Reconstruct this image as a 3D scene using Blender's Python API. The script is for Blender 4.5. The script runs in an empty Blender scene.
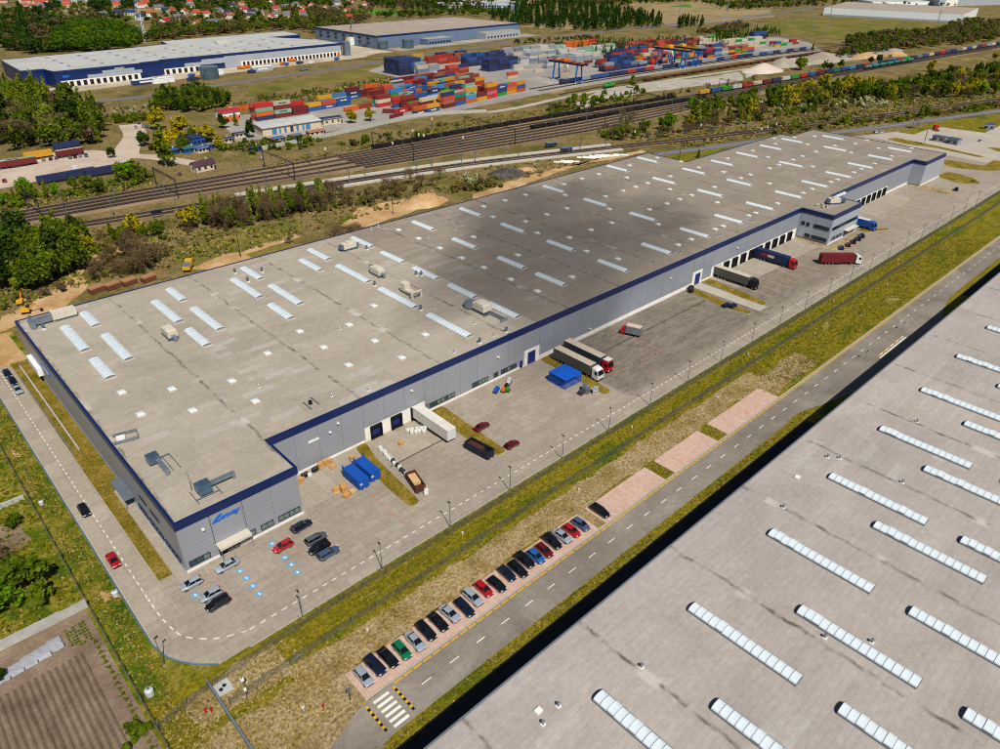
import bpy, math, random
import numpy as np
from mathutils import Matrix, Vector
rnd = random.Random(11)
sc = bpy.context.scene
col = sc.collection

# ------------------------------------------------------------------ camera, sky, sun, exposure
YAW, PITCH, ROLL, FPX, CAMH = math.radians(46.38123), math.radians(31.06159), math.radians(-0.8479), 712.463, 100.0
def cam_axes():
    cy, sy, cp, sp = math.cos(YAW), math.sin(YAW), math.cos(PITCH), math.sin(PITCH)
    f = np.array([cy*cp, sy*cp, -sp]); r = np.array([sy, -cy, 0.0]); d = np.cross(f, r)
    cr, sr = math.cos(ROLL), math.sin(ROLL)
    return cr*r + sr*d, -sr*r + cr*d, f
AR, AD, AF = cam_axes()
cd = bpy.data.cameras.new('camera'); cam = bpy.data.objects.new('camera', cd); col.objects.link(cam)
cd.sensor_fit = 'HORIZONTAL'; cd.sensor_width = 36.0; cd.lens = FPX/1000*36.0
cd.clip_start = 1.0; cd.clip_end = 20000.0
m = Matrix.Identity(4)
for i in range(3):
    m[i][0] = AR[i]; m[i][1] = -AD[i]; m[i][2] = -AF[i]
m[2][3] = CAMH
cam.matrix_world = m
sc.camera = cam
SUN_AZ, SUN_EL = math.radians(251.0), math.radians(52.5)      # direction towards the sun
w = bpy.data.worlds.new('World'); sc.world = w; w.use_nodes = True
nt = w.node_tree; nt.nodes.clear()
sky = nt.nodes.new('ShaderNodeTexSky'); sky.sky_type = 'NISHITA'; sky.sun_disc = False
sky.sun_elevation = SUN_EL; sky.sun_rotation = math.radians(90) - SUN_AZ
sky.air_density = 1.0; sky.dust_density = 0.6; sky.ozone_density = 1.0; sky.altitude = 100
bg = nt.nodes.new('ShaderNodeBackground'); bg.inputs[1].default_value = 0.05
wo = nt.nodes.new('ShaderNodeOutputWorld')
nt.links.new(sky.outputs[0], bg.inputs[0]); nt.links.new(bg.outputs[0], wo.inputs[0])
sl = bpy.data.lights.new('sun', 'SUN'); sl.energy = 4.9; sl.angle = math.radians(0.53); sl.color = (1.0, 0.955, 0.88)
so = bpy.data.objects.new('sun', sl); col.objects.link(so)
sd = Vector((math.cos(SUN_AZ)*math.cos(SUN_EL), math.sin(SUN_AZ)*math.cos(SUN_EL), math.sin(SUN_EL)))
so.rotation_euler = sd.to_track_quat('Z', 'Y').to_euler(); so.location = sd*400
sc.view_settings.view_transform = 'Standard'; sc.view_settings.look = 'None'
sc.view_settings.exposure = 0.0; sc.view_settings.gamma = 1.0
sc.render.engine = 'CYCLES'
sc.cycles.max_bounces = 4; sc.cycles.volume_bounces = 0; sc.cycles.transparent_max_bounces = 12; sc.cycles.caustics_reflective = False; sc.cycles.caustics_refractive = False
sc.cycles.filter_width = 1.05
sc.render.resolution_x = 1024; sc.render.resolution_y = 767

# ------------------------------------------------------------------ survey: photograph point -> place on the ground
def G(px, py, z=0.0):
    d = AR*((px-500)/FPX) + AD*((py-374.5)/FPX) + AF
    t = (z-CAMH)/d[2]
    return (float(d[0]*t), float(d[1]*t))
def PX(x, y, z):
    v = np.array([x, y, z-CAMH]); c = v@AF
    return 500+FPX*(v@AR)/c, 374.5+FPX*(v@AD)/c
def Z(x0, y0, wd, W=999.0):
    return lambda a, b, z=0.0: G(x0+a*wd/W, y0+b*wd/W, z)

# ------------------------------------------------------------------ materials
def lin(c):
    return tuple((v/12.92 if v <= 0.04045 else ((v+0.055)/1.055)**2.4) for v in c)
def S(r, g, b): return lin((r/255.0, g/255.0, b/255.0))
MATS = {}
class NT:
    def __init__(s, name):
        s.m = bpy.data.materials.new(name); s.m.use_nodes = True; s.t = s.m.node_tree
        s.b = s.t.nodes['Principled BSDF']; s.out = s.t.nodes['Material Output']; MATS[name] = s.m
    def n(s, k, **kw):
        nd = s.t.nodes.new('ShaderNode'+k)
        for a, v in kw.items():
            if a.startswith('i_'):
                key = a[2:]; key = int(key) if key.isdigit() else key.replace('_', ' ')
                nd.inputs[key].default_value = v
            else: setattr(nd, a, v)
        return nd
    def l(s, a, b): s.t.links.new(a, b)
    def pos(s, obj=False, scale=(1,1,1), rot=0.0):
        if obj: o = s.n('TexCoord').outputs['Object']
        else: o = s.n('NewGeometry').outputs['Position']
        mp = s.n('Mapping'); mp.inputs['Scale'].default_value = scale; mp.inputs['Rotation'].default_value = (0,0,rot)
        s.l(o, mp.inputs[0]); return mp.outputs[0]
    def noise(s, co, scale, detail=5.0, rough=0.6, lo=0.35, hi=0.65, dist=0.0):
        nz = s.n('TexNoise'); nz.inputs['Scale'].default_value = scale; nz.inputs['Detail'].default_value = detail
        nz.inputs['Roughness'].default_value = rough; nz.inputs['Distortion'].default_value = dist
        s.l(co, nz.inputs['Vector'])
        mr = s.n('MapRange'); mr.inputs[1].default_value = lo; mr.inputs[2].default_value = hi
        s.l(nz.outputs[0], mr.inputs[0]); return mr.outputs[0]
    def mix(s, f, a, b, mode='MIX'):
        mx = s.n('Mix', data_type='RGBA', blend_type=mode)
        for i, v in ((0, f), (6, a), (7, b)):
            if hasattr(v, 'links') or hasattr(v, 'is_linked'): s.l(v, mx.inputs[i])
            elif i == 0: mx.inputs[0].default_value = v
            else: mx.inputs[i].default_value = (*v[:3], 1)
        return mx.outputs[2]
    def math(s, op, a, b=None, clamp=False):
        mt = s.n('Math', operation=op, use_clamp=clamp)
        for i, v in ((0, a), (1, b)):
            if v is None: continue
            if hasattr(v, 'is_linked'): s.l(v, mt.inputs[i])
            else: mt.inputs[i].default_value = v
        return mt.outputs[0]
    def bump(s, h, strength=0.5, dist=0.1):
        b = s.n('Bump'); b.inputs['Strength'].default_value = strength; b.inputs['Distance'].default_value = dist
        s.l(h, b.inputs['Height']); s.l(b.outputs[0], s.b.inputs['Normal'])
    def done(s, c, rough=0.8, spec=0.3, metal=0.0):
        if hasattr(c, 'is_linked'): s.l(c, s.b.inputs['Base Color'])
        else: s.b.inputs['Base Color'].default_value = (*c[:3], 1)
        if hasattr(rough, 'is_linked'): s.l(rough, s.b.inputs['Roughness'])
        else: s.b.inputs['Roughness'].default_value = rough
        s.b.inputs['Specular IOR Level'].default_value = spec; s.b.inputs['Metallic'].default_value = metal
        return s.m
def plain(name, c, rough=0.6, spec=0.4, metal=0.0, var=0.12, scale=0.7, obj=True, dirt=None):
    """one colour with soft wear"""
    if name in MATS: return MATS[name]
    t = NT(name); co = t.pos(obj)
    f = t.noise(co, scale, 6, 0.65, 0.3, 0.7)
    d = dirt or tuple(v*(1-2.2*var) for v in c)
    return t.done(t.mix(f, d, tuple(min(1, v*(1+var)) for v in c)), rough, spec, metal)
def layered(name, stops, scale, rough=0.9, spec=0.15, fine=(2.0, 0.25), bump=0.0, stretch=(1,1,1), dist=0.3, detail=7):
    """ground-like: colour ramp over broad noise, broken by a finer one"""
    t = NT(name); co = t.pos(False, stretch)
    n1 = t.noise(co, scale, detail, 0.68, 0.25, 0.75, dist)
    cr = t.n('ValToRGB'); e = cr.color_ramp.elements
    e[0].position = stops[0][0]; e[0].color = (*stops[0][1], 1); e[1].position = stops[-1][0]; e[1].color = (*stops[-1][1], 1)
    for p, c in stops[1:-1]:
        k = e.new(p); k.color = (*c, 1)
    t.l(n1, cr.inputs[0])
    n2 = t.noise(t.pos(False), fine[0], 6, 0.75, 0.28, 0.72)
    lo, hi = 1-fine[1]*1.6, 1+fine[1]
    c = t.mix(1.0, cr.outputs[0], t.mix(n2, (lo,)*3, (hi,)*3), 'MULTIPLY')
    if bump: t.bump(n2, bump, 0.25)
    return t.done(c, rough, spec)

# ------------------------------------------------------------------ mesh helpers
class MB:
    def __init__(s): s.v = []; s.f = []; s.mi = []
    def add(s, vs, fs, mi=0):
        o = len(s.v); s.v += [tuple(p) for p in vs]; s.f += [tuple(i+o for i in f) for f in fs]; s.mi += [mi]*len(fs); return s
    def bx(s, x0, x1, y0, y1, z0, z1, mi=0, bottom=True):
        vs = [(x0,y0,z0),(x1,y0,z0),(x1,y1,z0),(x0,y1,z0),(x0,y0,z1),(x1,y0,z1),(x1,y1,z1),(x0,y1,z1)]
        fs = [(4,5,6,7),(0,1,5,4),(1,2,6,5),(2,3,7,6),(3,0,4,7)]
        if bottom: fs.append((3,2,1,0))
        return s.add(vs, fs, mi)
    def obx(s, c, hx, hy, z0, z1, rz, mi=0, tz=0.0):
        ca, sa = math.cos(rz), math.sin(rz); vs = []
        for z in (z0, z1):
            for a, b in ((-hx,-hy),(hx,-hy),(hx,hy),(-hx,hy)): vs.append((c[0]+a*ca-b*sa, c[1]+a*sa+b*ca, z))
        return s.add(vs, [(3,2,1,0),(4,5,6,7),(0,1,5,4),(1,2,6,5),(2,3,7,6),(3,0,4,7)], mi)
    def prism(s, poly, z0, z1, mi=0, mtop=None):
        n = len(poly); vs = [(x,y,z0) for x,y in poly]+[(x,y,z1) for x,y in poly]
        s.add(vs, [(i,(i+1)%n,n+(i+1)%n,n+i) for i in range(n)], mi)
        o = len(s.v)-2*n
        s.f.append(tuple(o+n+i for i in range(n))); s.mi.append(mi if mtop is None else mtop); return s
    def cyl(s, c, r, z0, z1, n=10, mi=0, r2=None):
        r2 = r if r2 is None else r2
        vs = [(c[0]+r*math.cos(2*math.pi*i/n), c[1]+r*math.sin(2*math.pi*i/n), z0) for i in range(n)]
        vs += [(c[0]+r2*math.cos(2*math.pi*i/n), c[1]+r2*math.sin(2*math.pi*i/n), z1) for i in range(n)]
        fs = [(i,(i+1)%n,n+(i+1)%n,n+i) for i in range(n)]+[tuple(range(n,2*n)), tuple(reversed(range(n)))]
        return s.add(vs, fs, mi)
    def tube(s, p, q, r, n=6, mi=0, r2=None):
        p = Vector(p); q = Vector(q); r2 = r if r2 is None else r2
        d = (q-p).normalized(); a = d.orthogonal().normalized(); b = d.cross(a)
        vs = [tuple(p+(a*math.cos(2*math.pi*i/n)+b*math.sin(2*math.pi*i/n))*r) for i in range(n)]
        vs += [tuple(q+(a*math.cos(2*math.pi*i/n)+b*math.sin(2*math.pi*i/n))*r2) for i in range(n)]
        fs = [(i,(i+1)%n,n+(i+1)%n,n+i) for i in range(n)]+[tuple(range(n,2*n)), tuple(reversed(range(n)))]
        return s.add(vs, fs, mi)
    def ngon(s, pts, mi=0): return s.add(pts, [tuple(range(len(pts)))], mi)
    def mesh(s, name, mats, smooth=False):
        me = bpy.data.meshes.new(name); me.from_pydata(s.v, [], s.f)
        for x in (mats if isinstance(mats, (list, tuple)) else [mats]): me.materials.append(x)
        me.polygons.foreach_set('material_index', s.mi)
        if smooth: me.polygons.foreach_set('use_smooth', [True]*len(s.f))
        me.update(); return me
    def build(s, name, mats, parent=None, loc=(0,0,0), rz=0.0, smooth=False):
        return put(name, s.mesh(name, mats, smooth), parent, loc, rz)
def put(name, me, parent=None, loc=(0,0,0), rz=0.0):
    o = bpy.data.objects.new(name, me); col.objects.link(o)
    o.location = loc; o.rotation_euler = (0,0,rz); o.parent = parent; return o
def tag(o, label=None, cat=None, group=None, kind=None):
    if label: o['label'] = label
    if cat: o['category'] = cat
    if group: o['group'] = group
    if kind: o['kind'] = kind
    return o
def thing(name, label, cat, loc=(0,0,0), rz=0.0, group=None):
    o = bpy.data.objects.new(name, None); col.objects.link(o); o.empty_display_size = 0.5
    o.location = loc; o.rotation_euler = (0,0,rz); return tag(o, label, cat, group)
def dup(root, loc, rz=0.0, label=None, group=None, scale=None, swap=None):
    def cp(o, parent):
        c = o.copy(); col.objects.link(c); c.parent = parent
        for ch in o.children: cp(ch, c)
        return c
    r = cp(root, None); r.location = loc; r.rotation_euler = (0,0,rz)
    if label: r['label'] = label
    if group: r['group'] = group
    if scale: r.scale = scale if hasattr(scale, '__len__') else (scale,)*3
    return r
def kill(root):
    for ch in list(root.children): kill(ch)
    bpy.data.objects.remove(root)
def sheet(name, polys, mat, z, label=None, cat='ground', kind='structure', parent=None):
    mb = MB()
    for k, p in enumerate(polys if isinstance(polys[0][0], (tuple, list)) else [polys]):
        a = sum(p[i][0]*p[(i+1)%len(p)][1]-p[(i+1)%len(p)][0]*p[i][1] for i in range(len(p)))
        if a < 0: p = p[::-1]
        mb.ngon([(x, y, z+0.003*k) for x, y in p])
    o = mb.build(name, mat, parent)
    if parent is None: tag(o, label, cat, None, kind)
    return o
def rect(x0, x1, y0, y1): return [(x0,y0),(x1,y0),(x1,y1),(x0,y1)]
def strip(pts, wdt, off=0.0):
    """polygon of a band along a polyline"""
    L = []; Rr = []
    for i, p in enumerate(pts):
        a = pts[max(0,i-1)]; b = pts[min(len(pts)-1,i+1)]
        d = Vector((b[0]-a[0], b[1]-a[1])).normalized(); n = (-d.y, d.x)
        L.append((p[0]+n[0]*(off+wdt/2), p[1]+n[1]*(off+wdt/2))); Rr.append((p[0]+n[0]*(off-wdt/2), p[1]+n[1]*(off-wdt/2)))
    return Rr + L[::-1]
def strip_quads(mb, pts, wdt, z, off=0.0, mi=0):
    p = strip(pts, wdt, off); n = len(pts)
    mb.add([(x,y,z) for x,y in p], [(i, i+1, 2*n-2-i, 2*n-1-i) for i in range(n-1)], mi)
def smooth_line(pts, step=12.0):
    """Catmull-Rom through plan points"""
    out = []; P = [pts[0]]+list(pts)+[pts[-1]]
    for i in range(1, len(P)-2):
        a, b, c, d = [np.array(P[i+k], float) for k in (-1,0,1,2)]
        k = max(1, int(np.hypot(*(c-b))/step))
        for j in range(k):
            t = j/k
            out.append(tuple(0.5*((2*b)+(-a+c)*t+(2*a-5*b+4*c-d)*t*t+(-a+3*b-3*c+d)*t**3)))
    out.append(tuple(pts[-1])); return out
def wobble(poly, amp, step, seed=0):
    r = random.Random(seed); out = []
    for i in range(len(poly)):
        a = poly[i]; b = poly[(i+1)%len(poly)]; L = math.dist(a, b); k = max(1, int(L/step))
        for j in range(k):
            t = j/k; out.append((a[0]+(b[0]-a[0])*t+r.uniform(-amp,amp), a[1]+(b[1]-a[1])*t+r.uniform(-amp,amp)))
    return out

# ------------------------------------------------------------------ ground materials
def A(r, g, b, k=0.80): return tuple(v*k for v in S(r, g, b))
layered('wild ground', [(0.10, A(74,74,32)), (0.34, A(118,106,56)), (0.50, A(150,127,84)), (0.66, A(112,106,48)), (0.9, A(182,150,108))], 0.016, fine=(0.55, 0.46), bump=0.5, detail=9)
layered('verge grass', [(0.08, A(72,98,6)), (0.30, A(104,112,10)), (0.50, A(150,134,26)), (0.68, A(118,112,12)), (0.9, A(204,178,104))], 0.11, fine=(1.3, 0.55), bump=0.6, stretch=(0.35,1,1))
layered('garden grass', [(0.08, A(44,76,8)), (0.36, A(90,114,16)), (0.54, A(140,134,32)), (0.86, A(180,154,86))], 0.14, fine=(1.2, 0.5), bump=0.7)
layered('dry soil', [(0.08, A(134,118,48)), (0.36, A(176,150,98)), (0.66, A(206,182,138)), (0.95, A(146,128,46))], 0.16, fine=(1.6, 0.6), bump=0.8)
layered('meadow', [(0.15, A(92,98,36)), (0.5, A(122,116,50)), (0.85, A(152,132,72))], 0.03, fine=(0.5, 0.28), bump=0.3)
layered('bright crop', [(0.2, A(72,120,30)), (0.8, A(98,146,44))], 0.02, fine=(0.3, 0.12))
layered('brown field', [(0.2, A(150,126,90)), (0.5, A(170,146,106)), (0.8, A(128,124,70))], 0.008, fine=(0.2, 0.12), stretch=(1,2.5,1))
layered('sand', [(0.1, A(176,132,82)), (0.5, A(206,166,116)), (0.9, A(222,194,154))], 0.08, fine=(0.9, 0.2), bump=0.5)
layered('ballast', [(0.15, A(86,74,64)), (0.5, A(122,104,88)), (0.85, A(150,126,102))], 0.06, fine=(1.4, 0.3), bump=0.4, stretch=(0.25,1,1))
layered('ballast bed', [(0.15, A(112,96,74)), (0.42, A(146,124,98)), (0.7, A(178,148,112)), (0.92, A(124,116,60))], 0.05, fine=(1.0, 0.3), bump=0.4, stretch=(0.2,1,1))
layered('gravel', [(0.2, A(168,160,146)), (0.8, A(204,196,182))], 0.06, fine=(0.9, 0.16), bump=0.3)
layered('yard concrete', [(0.2, A(150,146,140)), (0.6, A(172,164,154)), (0.9, A(190,180,166))], 0.03, fine=(0.6, 0.14))

def paving(name, c1, c2, joint, bw, bh, wear, wear_amt, sc_=0.05, rot=0.0, tyre=None):
    """concrete paving: slab tint, joints, soft dirt, sweeping tyre wear"""
    t = NT(name); co = t.pos(False, rot=rot)
    br = t.n('TexBrick'); br.offset = 0.5; br.squash = 1.0
    br.inputs['Scale'].default_value = 1.0; br.inputs['Brick Width'].default_value = bw; br.inputs['Row Height'].default_value = bh
    br.inputs['Mortar Size'].default_value = joint; br.inputs['Mortar Smooth'].default_value = 0.3
    br.inputs['Color1'].default_value = (*c1, 1); br.inputs['Color2'].default_value = (*c2, 1)
    br.inputs['Mortar'].default_value = (*[v*0.66 for v in c1], 1); br.inputs['Bias'].default_value = 0.0
    t.l(co, br.inputs['Vector'])
    n1 = t.noise(co, sc_, 8, 0.66, 0.3, 0.72, 0.8)
    c = t.mix(t.math('MULTIPLY', n1, wear_amt), br.outputs[0], wear)
    n3 = t.noise(t.pos(False, (0.16,1.4,1)), 0.35, 6, 0.6, 0.45, 0.8)
    c = t.mix(t.math('MULTIPLY', n3, 0.3), c, tuple(v*0.8 for v in wear))
    if tyre:
        cx, cy, rad = tyre
        p2 = t.n('Mapping'); p2.inputs['Location'].default_value = (-cx, -cy, 0); p2.inputs['Scale'].default_value = (1,1,0)
        t.l(t.n('NewGeometry').outputs['Position'], p2.inputs[0])
        wv = t.n('TexNoise'); wv.inputs['Scale'].default_value = 0.05; wv.inputs['Detail'].default_value = 10; wv.inputs['Roughness'].default_value = 0.72; wv.inputs['Distortion'].default_value = 1.6
        t.l(p2.outputs[0], wv.inputs['Vector'])
        sw = t.n('MapRange'); sw.inputs[1].default_value = 0.22; sw.inputs[2].default_value = 0.66; t.l(wv.outputs[0], sw.inputs[0])
        sep = t.n('SeparateXYZ'); t.l(t.n('NewGeometry').outputs['Position'], sep.inputs[0])
        def ramp(src, lo, hi):
            r_ = t.n('MapRange', interpolation_type='SMOOTHSTEP'); r_.inputs[1].default_value = lo; r_.inputs[2].default_value = hi; t.l(src, r_.inputs[0]); return r_.outputs[0]
        fx = t.math('MULTIPLY', ramp(sep.outputs[0], 130.5, 133.5), ramp(sep.outputs[0], 345.0, 190.0))
        fx = t.math('MULTIPLY', fx, ramp(t.math('ADD', sep.outputs[1], t.math('MULTIPLY', wv.outputs[0], 5.0)), 88.5, 95.5))
        st = t.n('TexNoise'); st.inputs['Scale'].default_value = 0.5; st.inputs['Detail'].default_value = 6; st.inputs['Distortion'].default_value = 2.2
        t.l(t.pos(False, (0.22,1.0,1), 0.5), st.inputs['Vector'])
        s2 = ramp(st.outputs[0], 0.42, 0.62)
        f_ = t.math('ADD', 0.24, t.math('ADD', t.math('MULTIPLY', sw.outputs[0], 0.24), t.math('MULTIPLY', s2, 0.20)))
        c = t.mix(t.math('MULTIPLY', f_, fx), c, A(78,71,64))
    n2 = t.noise(co, 1.1, 7, 0.78, 0.3, 0.7)
    c = t.mix(1.0, c, t.mix(n2, (0.76,)*3, (1.14,)*3), 'MULTIPLY')
    n4 = t.noise(co, 0.22, 5, 0.7, 0.62, 0.78)
    c = t.mix(t.math('MULTIPLY', n4, 0.28), c, tuple(v*0.62 for v in wear))
    t.bump(br.outputs['Fac'], -0.2, 0.02)
    return t.done(c, 0.85, 0.2)
paving('yard paving', A(177,164,147), A(190,177,160), 0.04, 3.0, 2.0, A(140,128,114), 0.6, 0.045, tyre=(205, 100, 110))
paving('side paving', A(180,168,149), A(196,184,166), 0.04, 6.0, 3.0, A(152,141,126), 0.55, 0.05, math.pi/2)
paving('street paving', A(160,150,137), A(167,157,144), 0.02, 8.0, 3.5, A(110,102,94), 0.85, 0.06)
paving('pink paving', A(220,190,172), A(228,199,183), 0.04, 5.0, 0.6, A(206,164,142), 0.8, 0.35, math.pi/2)
paving('service asphalt', A(128,126,130), A(134,132,134), 0.01, 20.0, 4.0, A(98,96,98), 0.6, 0.05)
paving('pale concrete', A(200,190,174), A(208,198,182), 0.03, 5.0, 5.0, A(168,158,142), 0.6, 0.05)
layered('apron sand', [(0.15, A(176,160,134)), (0.5, A(202,186,160)), (0.85, A(222,208,186))], 0.03, fine=(0.5, 0.22))
layered('lot beige', [(0.15, A(186,166,146)), (0.5, A(206,186,166)), (0.85, A(218,200,180))], 0.05, fine=(0.6, 0.14))
layered('grey grit', [(0.15, A(84,90,44)), (0.5, A(110,110,74)), (0.85, A(136,124,70))], 0.15, fine=(1.2, 0.3), bump=0.3)
layered('island grass', [(0.1, A(96,92,14)), (0.4, A(132,114,30)), (0.65, A(156,130,52)), (0.9, A(182,152,88))], 0.2, fine=(1.5, 0.42), bump=0.5)
plain('lane asphalt', (0.035,0.034,0.034), 0.9, 0.2, var=0.2, scale=0.4, obj=False)  # near-black colour that deepens the near warehouse's shadow
plain('white paint', A(252,249,242,0.88), 0.7, 0.2, var=0.03, scale=0.8, obj=False, dirt=A(224,216,204))
plain('yellow paint', A(236,178,28), 0.7, 0.2, var=0.06, scale=0.9, obj=False)
plain('red paint', A(206,96,84), 0.8, 0.2, var=0.1, scale=1.2, obj=False, dirt=A(180,150,132))
plain('blue paint', A(96,178,226), 0.7, 0.2, var=0.05, scale=2, obj=False)
plain('worn stripe', A(120,112,102), 0.8, 0.2, var=0.2, scale=0.6, obj=False, dirt=A(196,186,172))
plain('black paint', A(30,28,26), 0.7, 0.2, var=0.1)
plain('kerb concrete', A(186,180,170), 0.85, 0.2, var=0.08, obj=False)
M_ = MATS

# ------------------------------------------------------------------ ground, roads, pavements
sheet('ground', rect(-2500, 7000, -1500, 7000), M_['wild ground'], 0.0, 'wide olive and brown open ground around the warehouses', 'ground')
# grass close to the buildings
sheet('grass_verge', rect(-60, 640, 50, 84.2), M_['verge grass'], 0.02, 'green and yellow grass verge between yard and street', 'grass')
sheet('grass_slope', rect(5.5, 24, 84.0, 275), M_['garden grass'], 0.018, 'patchy grass slope beside the narrow access road', 'grass')
sheet('garden_ground', rect(-200, 7.0, 110.9, 260), M_['garden grass'], 0.016, 'overgrown green garden ground left of the fence', 'grass')
sheet('rough_ground', [wobble(rect(26, 166, 69.2, 75.4), 0.7, 3, 3), wobble(rect(8, 34, 56, 73), 1.2, 3, 4), wobble(rect(12, 27, 75, 82.5), 0.7, 3, 5), wobble(rect(160, 186, 64.5, 72), 1.0, 3, 6)],
      M_['dry soil'], 0.032, 'dry rough soil strip behind the parking bays', 'soil')
sheet('fence_strip', [rect(150, 640, 82.0, 82.5), rect(150, 640, 76.7, 77.15)], M_['grey grit'], 0.036, 'two grey grit strips below the verge fences', 'path')  # thin olive grey tone along the two fence lines
# yard: one paved sheet with rounded outer corner
yard = [(18.6,84.3),(23.9,84.2),(640,84.2),(640,119.2),(640,196),(424,196),(420,183),(420,119.2),(23,119.2),(20.8,119.2),(20.8,107),(18.4,119),(18.4,270),(12.6,270),(12.6,94.5),(13.1,91.4),(14.1,89.2),(15.9,86.6)]
yard = [(18.6,84.3),(640,84.2),(640,128),(572,150),(500,176),(440,196),(419,198),(419,119.2),(18.4,119.2),(18.4,100),(12.6,100),(12.6,94.5),(13.1,91.4),(14.1,89.2),(15.9,86.6)]
sheet('yard_pavement', yard, M_['yard paving'], 0.05, 'beige block paved lorry yard along the long warehouse', 'pavement')
sheet('access_road', rect(12.6, 18.4, 100, 276), M_['side paving'], 0.052, 'narrow beige access road along the left warehouse wall', 'road')
sheet('side_path', [rect(20.9, 23.2, 104, 140), [(18.4,152.5),(19.2,152.5),(22.9,158.5),(22.2,160.5)]], M_['side paving'], 0.056, 'narrow paved path along the left warehouse wall', 'path')
sheet('side_lawn', rect(18.4, 20.9, 108.5, 214), M_['island grass'], 0.062, 'long strip of grass between access road and wall', 'grass')
sheet('sandy_wall_foot', wobble(rect(20.9, 23.2, 140, 213), 0.35, 2, 8), M_['island grass'], 0.060, 'sandy strip at the foot of the left wall', 'sand')
sheet('dirt_yard', [wobble([(-30,214),(23,213.5),(23,236),(-30,238)], 1.0, 4, 9)], M_['sand'], 0.058, 'pale dirt yard at the far end of the access road', 'sand')
sheet('service_lane', [rect(-60, 156, 44.6, 53.3), rect(268, 640, 44.6, 53.3)], M_['lane asphalt'], 0.03, 'dark asphalt lane along the near warehouse wall', 'road')  # shade put into colour: dark strip laid where the near wall's shadow falls
# street in front of the near warehouse
street = [(-60,55.6)]+[(150,55.8),(156,56.3),(160,55.6),(166,53.8),(180,51.5),(240,51.5),(252,53.6),(262,55.4),(640,55.7),(640,62.8),(37,62.8),(32,62.6),(20,60.2),(8,57.2),(-60,57.0)]
street = [(-20,40),(6,46.5),(22,52.0),(32,55.6)]+[(150,55.8),(156,56.3),(160,55.6),(166,53.8),(180,50.5),(240,50.5),(252,53.6),(262,55.4),(640,55.7),(640,62.8),(37,62.8),(30.5,62.4),(24,60.0),(14,55),(-20,48)]
sheet('street', street, M_['street paving'], 0.05, 'grey street with yellow kerb line between the warehouses', 'road')
bays = [(32.6,111.0),(114.4,132.0),(136.2,160.8)]
for i, (a, b) in enumerate(bays):
    sheet('parking_bay', rect(a, b, 63.25, 69.05), M_['pink paving'], 0.054, ['longest pink paved parking strip holding the row of cars', 'short empty pink parking strip between two grass gaps', 'empty pink parking strip farthest along the street'][i], 'parking')
sheet('grass_gap', rect(88.2, 90.6, 63.3, 69.2), M_['dry soil'], 0.058, 'small weedy gap in the pink parking strip', 'grass')
kb = MB()
for a, b in ((32.4,640),): kb.bx(a, b, 62.82, 63.2, 0.0, 0.14)
tag(kb.build('kerb', M_['kerb concrete']), 'long pale kerb between street and parking bays', 'kerb', None, 'structure')
kb = MB(); kb.bx(24, 640, 83.95, 84.2, 0.0, 0.13); kb.bx(12.35, 12.6, 94.5, 270, 0, 0.12)
tag(kb.build('kerb', M_['kerb concrete']), 'pale kerb along the outer edge of the lorry yard', 'kerb', None, 'structure')
mk = MB()
x = 37.4
while x < 640: mk.bx(x, min(x+1.62, 640), 62.32, 62.62, 0.054, 0.058); x += 1.95
tag(mk.build('yellow_line', M_['yellow paint']), 'dashed yellow line along the street kerb', 'road marking', None, 'structure')
mk = MB(); x = 40.5
while x < 640: mk.bx(x, x+1.9, 59.25, 59.43, 0.054, 0.058); x += 5.75
tag(mk.build('lane_line', M_['white paint']), 'dashed white centre line of the street', 'road marking', None, 'structure')
cross = thing('zebra_crossing', 'white striped pedestrian crossing at the end of the street', 'crossing')
tag(cross, kind='structure')
for k in range(6):
    MB().bx(33.1, 35.9, 61.5-1.05*k, 62.02-1.05*k, 0.0, 0.006).build('stripe', M_['white paint'], cross, (0,0,0.054))
for x0, n in ((37.0, 10), (31.9, 10)):
    h = thing('speed_hump', 'yellow and black speed hump on the %s side of the crossing' % ('right' if x0 > 34 else 'left'), 'speed hump', (x0, 56.7, 0.05))
    for k in range(n):
        MB().bx(-0.22, 0.22, k*0.54, k*0.54+0.5, 0, 0.05).build('segment', M_['yellow paint' if k%2 else 'black paint'], h)
# yard dashes
mk = MB(); x = 25.5
while x < 640: mk.bx(x, x+0.95, 87.32, 87.52, 0.054, 0.058); x += 2.02
y = 106.0
while y < 268: mk.bx(15.3, 15.47, y, y+0.95, 0.056, 0.060); y += 2.02
for k in range(9):
    a = math.radians(180+ (k+0.3)*10.4); cx, cy, rr = 33.0, 105.0, 17.6
    p = smooth_line([(15.4,105.6),(15.55,100.0),(16.3,94.8),(17.4,92.6),(19.8,90.1),(21.6,88.9),(25.0,87.5)], 0.5)
acc = 0; i = 0
while i < len(p)-1:
    if (i//2) % 2 == 0: strip_quads(mk, p[i:i+3], 0.2, 0.057)
    i += 2
tag(mk.build('yard_line', M_['white paint']), 'dashed white lane line round the lorry yard', 'road marking', None, 'structure')
mk = MB()
for x0, y0, x1, y1 in ((41.0,92.2,41.0,105.6),(26.3,92.0,26.3,106.0),(60.4,88.5,60.4,103)):
    mk.bx(x0-0.06, x1+0.06, y0, y1, 0.054, 0.058)
strip_quads(mk, [G(612,327.5), G(662,351)], 0.22, 0.058)
for k in range(9):
    gx, gy = G(657-5.0*k, 353+2.4*k); mk.bx(gx-.3, gx+.3, gy-.22, gy+.22, 0.054, 0.058)
tag(mk.build('red_line', M_['red paint']), 'faded thin red bay lines painted on the yard', 'road marking', None, 'structure')
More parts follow.
